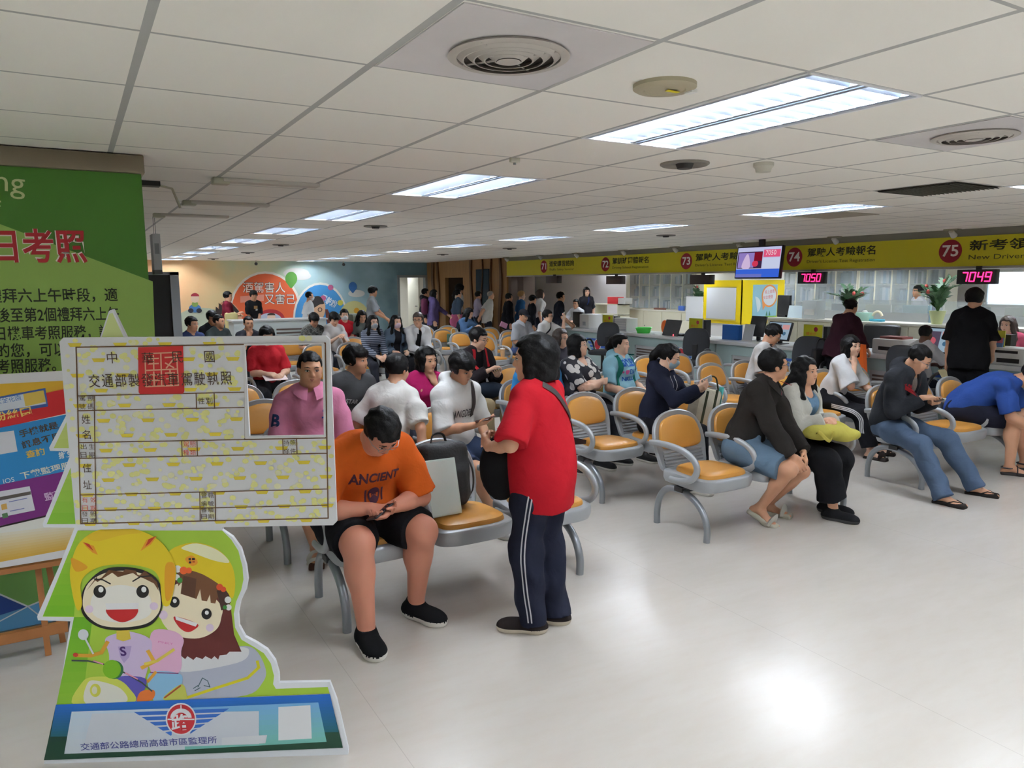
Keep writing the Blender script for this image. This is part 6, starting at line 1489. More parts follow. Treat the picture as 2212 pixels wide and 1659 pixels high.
person('bobbed person in white-sleeved top and striped black track trousers resting the chin on a hand', (6.83, 4.96), PI+0.15, h=0.0085, H=1.58, seat=0.54, lean=0.24, curl=0.16, head=(0.30, 0.02, 0.05), fem=True, hands={1: 'chin', -1: (-0.16, 0.42, 0.62)}, handn={1: ((-0.3, -0.2, 0.9), (-0.3, -0.9, 0.1))}, curlf={1: (1.1, 1.4)}, elbows={1: (0.3, 0.3, -1)}, skin=SKIN3, hair='bobf',
    shirt=dict(name='top', c=(226, 226, 228), sleeve=0.97, loose=0.022, hem=-0.06, flare=0.035), pants=dict(c=(26, 26, 30), len=0.95, loose=0.022, flare=0.02), shoes=dict(type='slide', c=(60, 50, 48), sole=(56, 48, 46)), feet={1: (0.10, 0.50, 0, 0), -1: (-0.16, 0.45, 0, -0.2)}, extras=ex_wg)
# seen through the licence board
P_RW = person('person in red T-shirt holding papers, seen through the licence board opening', (1.98, 9.25), PI, h=0.012, H=1.64, fat=0.5, seat=0.54, lean=-0.02, curl=0.10, head=(0, 0.5, 0), hands={1: (0.06, 0.30, 0.72), -1: (-0.10, 0.30, 0.70)}, skin=SKIN3, hair='bob', fem=True, shirt=dict(name='t_shirt', c=(214, 36, 48), sleeve=0.9, hem=-0.05, loose=0.016), pants=dict(c=(34, 34, 38), len=1.0), shoes=dict(c=(50, 50, 52)))
pp = empty('paper_sheets', 'pale papers in the lap of the person in red T-shirt behind the licence board', 'paper', (1.99, 8.9, 0.68))
MB().box((0, 0, 0), (0.13, 0.09, 0.003), Matrix.Rotation(0.25, 3, 'X')).build('sheets', pm((226, 206, 206)), pp, smooth=0)
# beyond the aisle
def seatp(label, x, y, **k):
    d = dict(h=0.013, H=1.66, seat=0.54, lean=0.04, curl=0.12, pants=dict(c=(44, 46, 56), len=0.95), shoes=dict(c=(40, 40, 42))); d.update(k)
    return person(label, (x, y), d.pop('rz', PI), **d)
mst, nt, bs = node_mat('striped_knit')
tc = nt.nodes.new('ShaderNodeTexCoord'); sp = nt.nodes.new('ShaderNodeSeparateXYZ'); nt.links.new(tc.outputs['Object'], sp.inputs[0])
nt.links.new(mixc(nt, math_n(nt, 'LESS_THAN', math_n(nt, 'PINGPONG', math_n(nt, 'DIVIDE', sp.outputs[2], 0.03), 0.5), 0.17), lin((58, 66, 84)), lin((150, 158, 172))), bs.inputs['Base Color']); bs.inputs['Roughness'].default_value = 0.9
seatp('long-haired person in grey mask and striped dark knit, beyond the aisle', 4.12, 11.55, fem=True, H=1.62, rz=PI+0.1, head=(0.0, 0.05, 0), hair='long', mask=(170, 176, 184), skin=SKIN3, lean=0.12, shirt=dict(name='knit_top', m=mst, c=BLK, sleeve=1.9, hem=-0.06, loose=0.018), hands={1: (0.05, 0.36, 0.62), -1: (-0.08, 0.36, 0.62)})
seatp('long-haired person in pink mask and open denim shirt, beyond the aisle', 4.53, 11.55, fem=True, H=1.60, rz=PI+0.05, head=(-0.05, 0.06, 0), hair='long', mask=(226, 196, 214), skin=SKIN3, lean=0.10, shirt=dict(name='top', c=(40, 40, 46), sleeve=0.6, hem=-0.05, loose=0.008), jacket=dict(name='denim_shirt', c=(92, 112, 134), sleeve=1.9, hem=-0.06, loose=0.014, open=0.05))
def ex_tk(c):
    for q in (1, -1):
        S_, E, Wr = c['arms'][q]; o_ = c['r1']*q*0.2+c['f1']*0.06
        for w_ in (-0.014, 0.0, 0.014): band(c, 'jacket', 'sleeve_stripe', [S_+o_+c['f1']*w_, E+o_+c['f1']*w_, Wr+o_+c['f1']*w_], 0.007, m_((60, 62, 72)), tuple(-nrm(o_)), off=0.004)
seatp('person in white track jacket with dark sleeve stripes and black trousers, hands clasped', 4.88, 11.5, rz=PI-0.05, H=1.74, head=(0.55, 0.05, 0), hair='short', hcol='brown', glasses=True, smile=True, skin=SKIN, lean=0.22, curl=0.15, hands={1: (0.0, 0.44, 0.66), -1: (-0.03, 0.45, 0.66)}, shirt=dict(name='t_shirt', c=(36, 36, 40), sleeve=0.6, hem=-0.06, loose=0.008), jacket=dict(name='track_jacket', c=(224, 224, 226), sleeve=1.92, hem=-0.08, loose=0.016, open=0.03, collar=True), pants=dict(c=(28, 28, 32), len=0.95), feet={1: (0.2, 0.30, 0, 0.2), -1: (-0.12, 0.52, 0, -0.1)}, extras=ex_tk)
seatp('person in white T-shirt texting right beside the licence board edge, beyond the aisle', 3.86, 12.75, rz=PI+0.1, head=(0, 0.45, 0), hair='fringe', skin=SKIN3, shirt=dict(name='t_shirt', c=(224, 222, 222), sleeve=0.9, hem=-0.06, loose=0.018), hands={1: (0.05, 0.32, 0.86), -1: (-0.06, 0.32, 0.84)})
mcm, nt, bs = node_mat('camouflage_cloth')
tc = nt.nodes.new('ShaderNodeTexCoord'); nz = nt.nodes.new('ShaderNodeTexNoise'); nz.inputs['Scale'].default_value = 22; nt.links.new(tc.outputs['Object'], nz.inputs['Vector'])
rp = nt.nodes.new('ShaderNodeValToRGB'); rp.color_ramp.interpolation = 'CONSTANT'; nt.links.new(nz.outputs['Fac'], rp.inputs[0]); el = rp.color_ramp.elements
el[0].color = lin((50, 52, 50))+(1,); el[1].position = 0.46; el[1].color = lin((104, 104, 100))+(1,); e = el.new(0.56); e.color = lin((76, 74, 68))+(1,)
nt.links.new(rp.outputs[0], bs.inputs['Base Color']); bs.inputs['Roughness'].default_value = 0.9
seatp('person in grey camouflage shirt looking down above the licence board', 3.50, 12.72, rz=PI+0.1, head=(0, 0.5, 0), hair='fringe', skin=SKIN2, shirt=dict(name='shirt', m=mcm, c=BLK, sleeve=0.95, hem=-0.06, loose=0.018))
seatp('person in red top and white mask in front of the olive bin', 4.45, 13.95, fem=True, head=(0.1, 0.0, 0), hair='short', mask=(222, 224, 226), skin=SKIN3, shirt=dict(name='top', c=(206, 30, 44), sleeve=1.5, hem=-0.06))
seatp('long-haired person looking down between the two masked people', 4.78, 13.92, fem=True, head=(0, 0.4, 0), hair='long', skin=SKIN, shirt=dict(name='top', c=(96, 104, 100), sleeve=0.6, hem=-0.06), H=1.60)
seatp('person with glasses at the far left above the licence board', 1.50, 12.3, rz=PI+0.3, head=(-0.5, 0.05, 0), hair='short', glasses='thin', skin=SKIN2, H=1.66, shirt=dict(name='shirt', c=(44, 56, 96), sleeve=0.9))
seatp('person with black glasses and dark shirt, second head above the licence board', 2.05, 13.9, rz=PI+0.1, head=(-0.1, 0.15, 0), hair='fringe', glasses=True, skin=SKIN2, H=1.72, shirt=dict(name='shirt', c=(36, 36, 42), sleeve=0.9))
seatp('crew-cut person looking right, third head above the licence board', 1.985, 12.9, rz=PI+0.3, head=(-0.6, 0.05, 0), hair='crop', skin=SKIN2, H=1.66, shirt=dict(name='shirt', c=(50, 60, 60), sleeve=0.9))
seatp('person with a hand over the mouth, fourth head above the licence board', 2.36, 12.35, rz=PI+0.1, head=(0, 0.1, 0), hair='crop', skin=SKIN2, H=1.62, shirt=dict(name='shirt', c=(40, 42, 50), sleeve=0.9), hands={1: 'chin'}, handn={1: ((-0.5, 0, 0.8), (0, -1, 0))}, curlf={1: (0.9, 1.2)}, elbows={1: (0.6, 0.3, -0.8)})
P_DN = seatp('long-haired person in blue denim jacket holding a phone, beyond the aisle', 7.05, 13.88, fem=True, H=1.60, rz=PI+0.25, head=(-0.35, 0.4, 0), hair='long', skin=SKIN3, shirt=dict(name='top', c=(60, 66, 80), sleeve=0.6, hem=-0.05, loose=0.008), jacket=dict(name='denim_jacket', c=(72, 106, 150), sleeve=1.9, hem=-0.08, loose=0.018), hands={1: (0.05, 0.34, 0.86), -1: (-0.08, 0.36, 0.84)})
phone(P_DN, -1, 'phone held by the person in blue denim jacket')
seatp('person in grey polo and black cap looking down, beyond the aisle', 6.97, 11.55, H=1.70, rz=PI+0.12, head=(-0.05, 0.35, 0), hair='crop', skin=SKIN2, shirt=dict(name='polo_shirt', c=(166, 170, 176), sleeve=0.92, hem=-0.06, loose=0.016, collar=True), pants=dict(c=(60, 80, 130), len=0.5, loose=0.018), hands={1: (0.08, 0.32, 0.68), -1: (-0.12, 0.32, 0.66)},
      extras=lambda c: (np_obj('cap', Sdf().ell(c['Hp'](0, -0.008, 0.05), np.array((0.086, 0.102, 0.082))*c['hs'], c['Rh'], 0.01, clip=[(c['Hp'](0, 0, 0.045), -c['Rh'][:, 2])]).ell(c['Hp'](0, 0.12, 0.05), np.array((0.06, 0.065, 0.008))*c['hs'], c['Rh'], 0.02).mesh(0.009), cloth((34, 34, 40)), c['o'])))
P_GP = seatp('person in glasses and white T-shirt with a dark strap raising a phone, beyond the aisle', 7.50, 11.55, H=1.62, rz=PI+0.25, head=(-0.4, 0.05, 0), hair='short', glasses=True, skin=SKIN3, shirt=dict(name='t_shirt', c=(222, 222, 222), sleeve=0.9, hem=-0.06, loose=0.018), hands={-1: (-0.16, 0.34, 1.08)}, elbows={-1: (-0.3, 0.2, -1)}, handn={-1: ((0.1, 0.3, 0.9), (0.4, -0.9, 0.2))},
      extras=lambda c: band(c, 'shirt', 'bag_strap', [c['N']-c['r1']*0.06+c['f1']*0.1+c['u1']*0.02, c['N']+c['r1']*0.0+c['f1']*0.2-c['u1']*0.08, c['N']+c['r1']*0.1+c['f1']*0.2-c['u1']*0.2], 0.03, m_((40, 42, 48)), tuple(-c['f1']), off=0.006))
phone(P_GP, -1, 'pale phone raised by the person in glasses and white T-shirt', (206, 200, 190))

# ---- standing people; head top at a pixel and height fixed, distance Y given
def stand(label, px, py, Y, rz, H=None, wall=False, **k):
    c = at_x(px, py, Y) if wall else at_y(px, py, Y)
    H = H or max(1.45, min(1.80, c.z*0.985))
    d = dict(h=0.015, lean=0.02, curl=0.06, pants=dict(c=(44, 46, 56), len=1.0), shoes=dict(c=(50, 50, 52)), group=GQ, toes=False); d.update(k)
    if d['group'] is None: d.pop('group')
    return person(label, (c.x, c.y), rz, H=H, **d)
RGT = -PI/2-0.35   # facing towards the right of the picture
stand('person in maroon T-shirt and blue jeans standing before the mural, arms folded', 487, 628, 17.6, RGT, head=(0, 0, 0), hands={1: (0.02, 0.26, 1.12), -1: (0.06, 0.27, 1.08)}, hair='short', skin=SKIN, shirt=dict(name='t_shirt', c=(126, 28, 48), sleeve=0.9, hem=-0.06), pants=dict(c=(58, 94, 132), len=1.0))
yj = empty('jacket', 'pale yellow jacket hanging at the waist of the person in maroon', 'clothing', at_y(501, 712, 17.4))
MB().box((0, 0, 0.1), (0.14, 0.06, 0.28), bev=0.05).build('folds', cloth((222, 206, 140)), yj)
def ex_gr(c):
    O = c['chest']+c['f1']*0.2
    lay(c, 'shirt', 'print', [quadp(-0.05, -0.02, 0.03, 0.05, m_((170, 130, 80)), 3), quadp(-0.01, -0.06, 0.04, -0.02, m_((190, 190, 190)), 3)], O, -c['r1'], c['u1'])
stand('person in black printed T-shirt standing before the orange mural disc', 545, 626, 17.6, PI+0.3, head=(0.2, 0.1, 0), hands={1: (0.05, 0.16, 0.88), -1: (-0.02, 0.18, 0.86)}, hair='fringe', skin=SKIN2, shirt=dict(name='t_shirt', c=(30, 30, 34), sleeve=0.85, hem=-0.06), pants=dict(c=(70, 72, 76), len=1.0), extras=ex_gr)
stand('person in long white T-shirt and mask facing right before the mural', 664, 628, 16.9, RGT+0.4, head=(0.2, 0, 0), hair='crop', skin=SKIN2, mask=(222, 224, 226), shirt=dict(name='t_shirt', c=(226, 228, 230), sleeve=0.9, hem=-0.18, long=True))
stand('person in grey T-shirt walking with an arm out, at the right end of the mural', 800, 617, 16.0, RGT+0.1, head=(0, 0.1, 0), hands={1: (0.10, 0.30, 1.0), -1: (-0.05, 0.45, 0.85)}, hair='fringe', skin=SKIN2, shirt=dict(name='t_shirt', c=(160, 166, 172), sleeve=0.9, hem=-0.08))
stand('person in black hooded jacket queueing nearest the corridor door', 915, 622, 18.2, RGT, hair='short', skin=SKIN2, shirt=dict(name='jacket', c=(32, 32, 36), sleeve=1.9, hem=-0.08, hood=True, loose=0.022))
P_PU = stand('person in purple hooded jacket with a maroon backpack queueing', 934, 631, 17.0, RGT, H=1.60, fem=True, hair='bob', skin=SKIN3, hands={-1: (-0.10, 0.42, 0.95)}, shirt=dict(name='jacket', c=(92, 78, 128), sleeve=1.9, hem=-0.16, hood=True, long=True, loose=0.02))
bp = empty('backpack', 'maroon backpack on the back of the person in purple', 'bag', world_of(P_PU, P_PU['chest']-P_PU['f1']*0.22), RGT)
MB().box((0, 0, -0.05), (0.13, 0.08, 0.2), bev=0.06, seg=3).build('body', cloth((92, 40, 66)), bp)
stand('person with curly black hair in white T-shirt beside the wood wall', 990, 614, 18.6, RGT+0.2, hair='afro', skin=SKIN2, shirt=dict(name='t_shirt', c=(214, 216, 220), sleeve=0.9, hem=-0.08))
stand('person in denim jacket with a pink jacket round the waist', 986, 634, 17.2, RGT+0.2, H=1.60, fem=True, hair='pony', skin=SKIN3, shirt=dict(name='denim_jacket', c=(74, 92, 116), sleeve=1.3, hem=0.0, loose=0.02), pants=dict(c=(64, 80, 108), len=1.0), extras=lambda c: np_obj('waist_jacket', Sdf().ell(c['Pv'], (0.16, 0.13, 0.12), None, 0.03).ell(c['Pv']-c['f0']*0.06-c['u0']*0.1, (0.13, 0.09, 0.12), None, 0.05).mesh(0.015, 0.03), cloth((226, 110, 160)), c['o']))
stand('person in pale lilac shirt queueing beside the wood wall', 1030, 628, 17.6, RGT, hair='short', skin=SKIN2, hands={1: (0.12, 0.30, 1.02)}, shirt=dict(name='shirt', c=(186, 178, 206), sleeve=1.5, hem=-0.1))
stand('grey-haired person in white T-shirt, hands behind the back', 1052, 627, 17.0, RGT, hair='crop', hcol='grey', skin=SKIN, lean=0.12, hands={1: (0.08, -0.2, 0.9), -1: (-0.08, -0.2, 0.88)}, shirt=dict(name='t_shirt', c=(218, 216, 212), sleeve=0.9, hem=-0.14, long=True))
stand('person in black coat holding a pink paper at the counter end', 1096, 632, 15.6, RGT+0.1, hair='short', skin=SKIN2, shirt=dict(name='coat', c=(26, 26, 30), sleeve=1.9, hem=-0.2, long=True, loose=0.025))
pk_ = empty('paper', 'pink paper at the side of the person in black coat', 'paper', at_y(1088, 702, 15.3))
MB().box((0, 0, 0), (0.09, 0.02, 0.06), Matrix.Rotation(0.4, 3, 'Y')).build('sheet', pm((222, 160, 196)), pk_, smooth=0)
stand('blond-haired person in blue top at the counter end', 1123, 627, 15.6, RGT+0.1, hair='short', hcol='blond', skin=SKIN3, shirt=dict(name='top', c=(40, 96, 150), sleeve=0.9))
stand('short person in black and white cap and dark top at the counter end', 1147, 652, 14.6, RGT, H=1.48, hair='short', skin=SKIN2, shirt=dict(name='top', c=(34, 36, 44), sleeve=1.8), extras=lambda c: np_obj('cap', Sdf().ell(c['Hp'](0, -0.008, 0.05), np.array((0.088, 0.104, 0.086))*c['hs'], c['Rh'], 0.01, clip=[(c['Hp'](0, 0, 0.03), -c['Rh'][:, 2])]).ell(c['Hp'](0, 0.12, 0.04), np.array((0.06, 0.065, 0.008))*c['hs'], c['Rh'], 0.02).mesh(0.011), cloth((50, 52, 60)), c['o']))
P_WR = stand('brown-bobbed person in white T-shirt with a red backpack at the far counter', 1164, 633, 15.0, RGT, H=1.60, fem=True, hair='bob', hcol='brown', skin=SKIN3, shirt=dict(name='t_shirt', c=(220, 220, 220), sleeve=0.9, hem=-0.06), pants=dict(c=(40, 44, 60), len=1.0))
bp = empty('backpack', 'red backpack on the person in white T-shirt at the far counter', 'bag', world_of(P_WR, P_WR['chest']-P_WR['f1']*0.2-P_WR['u1']*0.1), RGT)
MB().box((0, 0, -0.05), (0.12, 0.07, 0.17), bev=0.05, seg=3).build('body', cloth((176, 44, 76)), bp)
stand('person in dark navy T-shirt leaning at the counter under sign 71', 1205, 629, 13.3, RGT-0.1, hair='short', skin=SKIN2, hands={1: (0.16, 0.24, 0.88), -1: (-0.1, 0.3, 0.9)}, lean=0.06, shirt=dict(name='t_shirt', c=(30, 34, 46), sleeve=0.9, hem=-0.1, loose=0.022), pants=dict(c=(96, 100, 112), len=1.0))
# counter customers and staff
def ex_ob(c):
    pass
P_MR = stand('person with a hair bun in maroon top standing at the counter by the office chairs', 1815, 652, 8.75, RGT+0.15, wall=True, H=1.56, group=None, h=0.011, fem=True, fat=0.35, lean=0.20, curl=0.15, head=(0, 0.25, 0), hair='bun', skin=SKIN, hands={1: (0.15, 0.36, 0.86), -1: (-0.12, 0.38, 0.86)}, shirt=dict(name='top', c=(62, 32, 44), sleeve=1.6, hem=-0.1, loose=0.022, long=True), pants=dict(c=(28, 28, 34), len=1.0))
b_ = empty('handbag', 'black handbag hanging behind the person in maroon', 'bag', world_of(P_MR, P_MR['Pv']-P_MR['r0']*0.28-P_MR['u0']*0.12+P_MR['f0']*0.02), RGT)
MB().box((0, 0, 0), (0.06, 0.13, 0.12), bev=0.02).build('body', mat('black_leather', (26, 24, 25), 0.35), b_)
MB().tube(smooth_path([(0, -0.09, 0.11), (0, -0.06, 0.24), (0, 0.06, 0.24), (0, 0.09, 0.11)], 5), 0.009, 6).build('handle', mat('black_leather', (26, 24, 25), 0.35), b_)
b_ = empty('cloth_bag', 'orange bag on the far side of the person in maroon', 'bag', world_of(P_MR, P_MR['Pv']+P_MR['f0']*0.12+P_MR['r0']*0.26-P_MR['u0']*0.1), RGT)
MB().prism([(-0.12, -0.14), (0.14, -0.14), (0.08, 0.22), (-0.06, 0.22)], (0, 0.05, 0), (0, 0, 0), (1, 0, 0), (0, 0, 1)).build('body', mat('orange_nylon', (246, 112, 40), 0.6), b_)
c = at_x(1990, 700, 8.75)
person('boy in white T-shirt seated at the right counter, seen from behind', (c.x, c.y, 0), RGT+0.25, h=0.011, H=1.52, seat=0.56, lean=0.06, curl=0.12, head=(-0.1, 0.08, 0), hair='crop', skin=SKIND, hands={1: (0.20, 0.40, 0.72), -1: (-0.1, 0.38, 0.74)}, shirt=dict(name='t_shirt', c=(206, 204, 208), sleeve=0.85, hem=-0.05, loose=0.018), pants=dict(c=(36, 42, 58), len=0.5), shoes=dict(c=(60, 60, 62)))
ch = office_chair(c.x, c.y, RGT+0.25+PI, 'charcoal office chair under the seated boy at the right counter'); ch['group'] = 'dark office chairs at the counters'
P_BK = stand('person in black T-shirt and black trousers standing at the right counter', 2103, 627, 8.55, -PI/2+0.25, wall=True, group=None, H=1.68, h=0.010, head=(0.15, 0.12, 0), hair='fringe', skin=SKIN, hands={-1: (-0.24, 0.10, 0.80), 1: (0.16, 0.3, 0.95)}, fat=0.1, shirt=dict(name='t_shirt', c=(22, 22, 25), sleeve=0.95, hem=-0.12, loose=0.024, long=True, wide=0.01), pants=dict(c=(24, 24, 27), len=1.0, loose=0.02))
yp_ = empty('paper', 'cream paper held low by the person in black T-shirt at the right counter', 'paper', world_of(P_BK, P_BK['J'][-1]['W']+P_BK['J'][-1]['d']*0.14))
MB().box((0, 0, -0.04), (0.09, 0.08, 0.002), Matrix.Rotation(1.0, 3, 'X')).build('sheet', pm((226, 216, 168)), yp_, smooth=0)
LFT = PI/2+0.1
def staff(label, px, py, X, seat=None, **k):
    c = at_x(px, py, X); d = dict(h=0.014, lean=0.04, curl=0.1, pants=dict(c=(40, 42, 50), len=1.0), shoes=dict(c=(40, 40, 42)), H=1.60); d.update(k)
    return person(label, (X, c.y), d.pop('rz', LFT), seat=seat, **d)
staff('staff person with black bob and dark top standing behind the far counter', 1266, 630, 11.6, fem=True, hair='bobf', skin=SKIN3, smile=True, rz=PI-0.4, H=1.64, shirt=dict(name='top', c=(40, 40, 46), sleeve=0.9), extras=lambda c: band(c, 'shirt', 'lanyard', [c['N']-c['r1']*0.05+c['f1']*0.1, c['N']-c['r1']*0.03+c['f1']*0.2-c['u1']*0.1, c['N']+c['f1']*0.22-c['u1']*0.2], 0.016, m_((40, 70, 150)), tuple(-c['f1'])))
staff('staff person in white shirt and glasses seated at the far counter', 1247, 660, 10.6, seat=0.64, hair='short', glasses=True, skin=SKIN, rz=LFT+0.4, hands={1: (0.15, 0.42, 0.84), -1: (-0.1, 0.36, 0.84)}, shirt=dict(name='shirt', c=(216, 218, 224), sleeve=1.5))
staff('staff person in pink top with brown hair seated behind the right counter', 2180, 720, 10.7, seat=0.60, fem=True, hair='longm', hcol='brown', skin=SKIN3, head=(0.3, 0.2, 0), rz=LFT+0.2, shirt=dict(name='top', c=(226, 92, 126), sleeve=1.6), lean=0.15)
staff('distant staff person in white shirt standing before the bright window', 1992, 610, 14.2, hair='short', skin=SKIN2, H=1.68, rz=LFT-0.6, shirt=dict(name='shirt', c=(206, 208, 216), sleeve=1.5))

# ------------------------------------------------------------------ loose things on the seats
bk = empty('backpack', 'black backpack standing on the middle seat of the front left bench', 'bag', (1.80, 3.86, 0.47))
g = Sdf(); g.box((0, 0.02, 0.2), (0.10, 0.05, 0.13), rotm('X', -0.18), 0.05, 0.03); g.box((0, -0.06, 0.13), (0.08, 0.02, 0.08), rotm('X', -0.1), 0.035, 0.03)
np_obj('body', g.mesh(0.009, 0, 0.003, 18), mat('backpack_black', (24, 24, 26), 0.7, noise=0.2, nscale=20, bump=0.3, bscale=90), bk)
MB().tube(smooth_path([(-0.05, 0.06, 0.37), (-0.03, 0.07, 0.42), (0.03, 0.07, 0.42), (0.05, 0.06, 0.37)], 4), 0.009, 6, flat=0.5).build('handle', M_BLACK, bk)
for q in (-1, 1): MB().tube(smooth_path([(q*0.12, 0.0, 0.34), (q*0.16, -0.06, 0.22), (q*0.17, -0.04, 0.08), (q*0.14, 0.03, 0.02)], 5), 0.014, 6, flat=0.35).build('strap', M_BLACK, bk)
cbd = empty('folder', 'pale green document folder leaning on the black backpack', 'folder', (1.72, 3.70, 0.47))
Rf = Matrix.Rotation(-0.28, 3, 'X') @ Matrix.Rotation(0.15, 3, 'Z')
MB().box((0, 0, 0.165), (0.105, 0.006, 0.16), Rf, bev=0.004).build('cover', mat('pale_green_plastic', (204, 220, 214), 0.3), cbd)
MB().box((0, -0.007, 0.165), (0.095, 0.0015, 0.15), Rf).build('sheet', pm((210, 222, 218)), cbd, smooth=0)
yb2 = empty('plastic_bag', 'small yellow plastic bag on the seat left of the person in pink', 'bag', (0.98, 5.95, 0.47))
g = Sdf(); g.ell((0, 0, 0.06), (0.07, 0.05, 0.06), None, 0.02); g.cap((-0.03, 0, 0.1), (-0.05, 0, 0.2), 0.02, 0.012, 0.03); g.cap((0.03, 0, 0.1), (0.05, 0, 0.18), 0.02, 0.01, 0.03)
np_obj('bag', g.mesh(0.009, 0, 0.005, 40), mat('yellow_film', (232, 220, 60), 0.35), yb2)
gb = empty('paper_bag', 'dark green bag with cream handles on the seat beside the denim jacket person', 'bag', (6.75, 13.8, 0.47))
MB().box((0, 0, 0.13), (0.15, 0.07, 0.13), bev=0.01).build('body', mat('dark_green_card', (40, 76, 60), 0.6), gb)
MB().tube(smooth_path([(-0.08, 0, 0.25), (-0.06, 0, 0.36), (0.05, 0, 0.36), (0.08, 0, 0.25)], 5), 0.008, 6).build('handle', mat('cream_paper', (226, 222, 196), 0.7), gb)
cp = empty('drink_cup', 'clear iced drink cup on the empty tan seat before the capped person', 'cup', (6.52, 11.4, 0.468))
MB().lathe([(0.035, 0), (0.045, 0.13), (0.046, 0.135), (0.0, 0.14)], n=16).build('cup', mat('milk_tea', (206, 176, 140), 0.3), cp)
MB().lathe([(0.048, 0.135), (0.048, 0.142), (0.04, 0.148), (0, 0.148)], n=16).cyl((0, 0, 0.14), (0.01, 0, 0.21), 0.005, n=6).build('lid', mat('clear_lid', (230, 230, 230), 0.2), cp)

# ------------------------------------------------------------------ green display wall at the left
GWY = 4.30
gw = thing(MB().span((-4.0, GWY, 0), (0.345, GWY+0.18, 2.335)).build('display_wall', mat('display_green', (66, 122, 34), 0.55), smooth=0), 'tall green display wall with printed notices at the left edge', 'display wall')
MB().span((-4.0, GWY-0.03, 2.335), (0.36, GWY+0.2, 2.425), bev=0.006).build('header_box', mat('header_bronze', (126, 116, 96), 0.35, 0.4), gw)
MB().span((-4.0, GWY-0.012, 0), (0.35, GWY, 0.07)).build('plinth', mat('plinth_grey', (90, 90, 88), 0.5), gw, smooth=0)
a = Art((0, GWY-0.0005, 0), (1, 0, 0), (0, 0, 1), step=0.00008); a.tr = a.px
a.poly([(-900, 150), (0, 484), (330, 608), (345, 1000), (345, 1380), (-900, 1600)], (150, 186, 92))
a.poly([(-900, 1320), (345, 1140), (345, 1500), (-900, 1700)], (118, 172, 92))
a.poly([(-900, 1420), (-100, 1240), (60, 1310), (345, 1190), (345, 1380), (0, 1395), (-900, 1500)], (92, 158, 206)); a.poly([(-100, 1240), (60, 1310), (-100, 1360)], (40, 72, 150))
a.line([(-100, 1240), (60, 1310), (345, 1190)], 0.008, (214, 224, 230)); a.line([(-300, 1500), (60, 1310), (200, 1420)], 0.006, (214, 224, 230))
a.text('ng', (-12, 425), (54, 432), (196, 206, 150), up=True); a.text('f', (-8, 462), (6, 462), (196, 206, 150))
for k, (s, x0, x1, y0, y1, hh) in enumerate((('假日考照', -98, 190, 570, 568, 0.165),)):
    a.text(s, (x0, y0), (x1, y1), (238, 226, 220), h=hh*1.0, bold=0.04); a.text(s, (x0, y0), (x1, y1), (176, 36, 44), h=hh, bold=0.02)
for s, x0, x1, y0, y1 in (('個禮拜六上午時段，適', -62, 255, 656, 652), ('後至第2個禮拜六上午', -6, 258, 697, 692), ('日機車考照服務，請', -8, 240, 737, 731), ('的您，可以利用', -6, 200, 774, 768), ('考照服務。', -6, 122, 808, 803)):
    a.text(s, (x0, y0), (x1, y1), (38, 44, 30), h=0.071, bold=0.012)
o = a.build('print', gw)
# hanging parts near the display wall's edge, dark cabinet behind it
hs_ = empty('hanging_sign', 'small white hanging sign behind the green wall edge', 'sign', at_y(337, 545, 8.0))
MB().box((0, 0, 0), (0.035, 0.12, 0.17), bev=0.004).build('panel', mat('sign_grey', (196, 200, 204), 0.5), hs_)
MB().box((0, 0, -0.19), (0.035, 0.12, 0.02)).build('foot', mat('sign_grey_dark', (110, 112, 116), 0.5), hs_, smooth=0)
for q in (-0.08, 0.08): MB().cyl((0, q, 0.17), (0, q, CEIL-hs_.location.z), 0.003, n=6).build('wire', M_GREYMETAL, hs_)
a = Art((-0.0, -0.1205, 0), (1, 0, 0), (0, 0, 1)); a.rect(-0.02, -0.02, 0.02, 0.08, (150, 154, 160)); a.build('print', hs_)
dk = empty('glass_cabinet', 'dark open cabinet with a grey frame behind the green wall', 'cabinet', (0.78, 8.1, 0))
MB().span((-0.16, 0, 0), (0.06, 0.6, 1.87)).build('carcass', mat('cabinet_black', (18, 18, 20), 0.4), dk, smooth=0)
MB().span((0.06, -0.02, 0), (0.14, 0.62, 1.9)).span((-0.16, -0.02, 1.87), (0.14, 0.62, 1.9)).build('frame', mat('cabinet_frame', (160, 166, 172), 0.4, 0.3), dk, smooth=0)
dv = empty('ceiling_bracket', 'broken dark ceiling bracket hanging beside the green wall', 'ceiling fitting', at_z(322, 392, CEIL))
MB().span((-0.06, -0.05, -0.03), (0.06, 0.05, 0)).build('base', M_BLACK, dv, smooth=0)
MB().tube([(0.05, 0, -0.02), (0.13, -0.02, -0.04), (0.17, -0.03, -0.16)], 0.008, 6).build('arm', mat('strip_cap', (188, 188, 166), 0.4), dv)

# ------------------------------------------------------------------ poster on a wooden easel
ez = empty('easel', 'wooden easel standing before the green wall', 'easel', (-0.32, 4.08, 0))
mwd = mat('easel_wood', (176, 116, 66), 0.5, noise=0.2, nscale=9)
for x0, y0, x1, y1 in ((0.09, 0.0, 0.14, 0.12), (-0.62, 0.0, -0.5, 0.12)): MB().tube([(x0, y0-0.02, 0), (x1-0.08, y1-0.08, 1.35)], 0.018, 4).build('leg', mwd, ez, smooth=0)
MB().tube([(0.15, 0.10, 0), (0.08, 0.03, 1.0)], 0.018, 4).build('leg', mwd, ez, smooth=0)
MB().span((-0.75, -0.03, 0.10), (0.18, 0.0, 0.15)).build('rail', mwd, ez, smooth=0)
MB().span((-0.75, -0.075, 0.455), (0.22, -0.02, 0.48)).build('ledge', mwd, ez, smooth=0)
PZ = Matrix.Rotation(-0.06, 3, 'X')
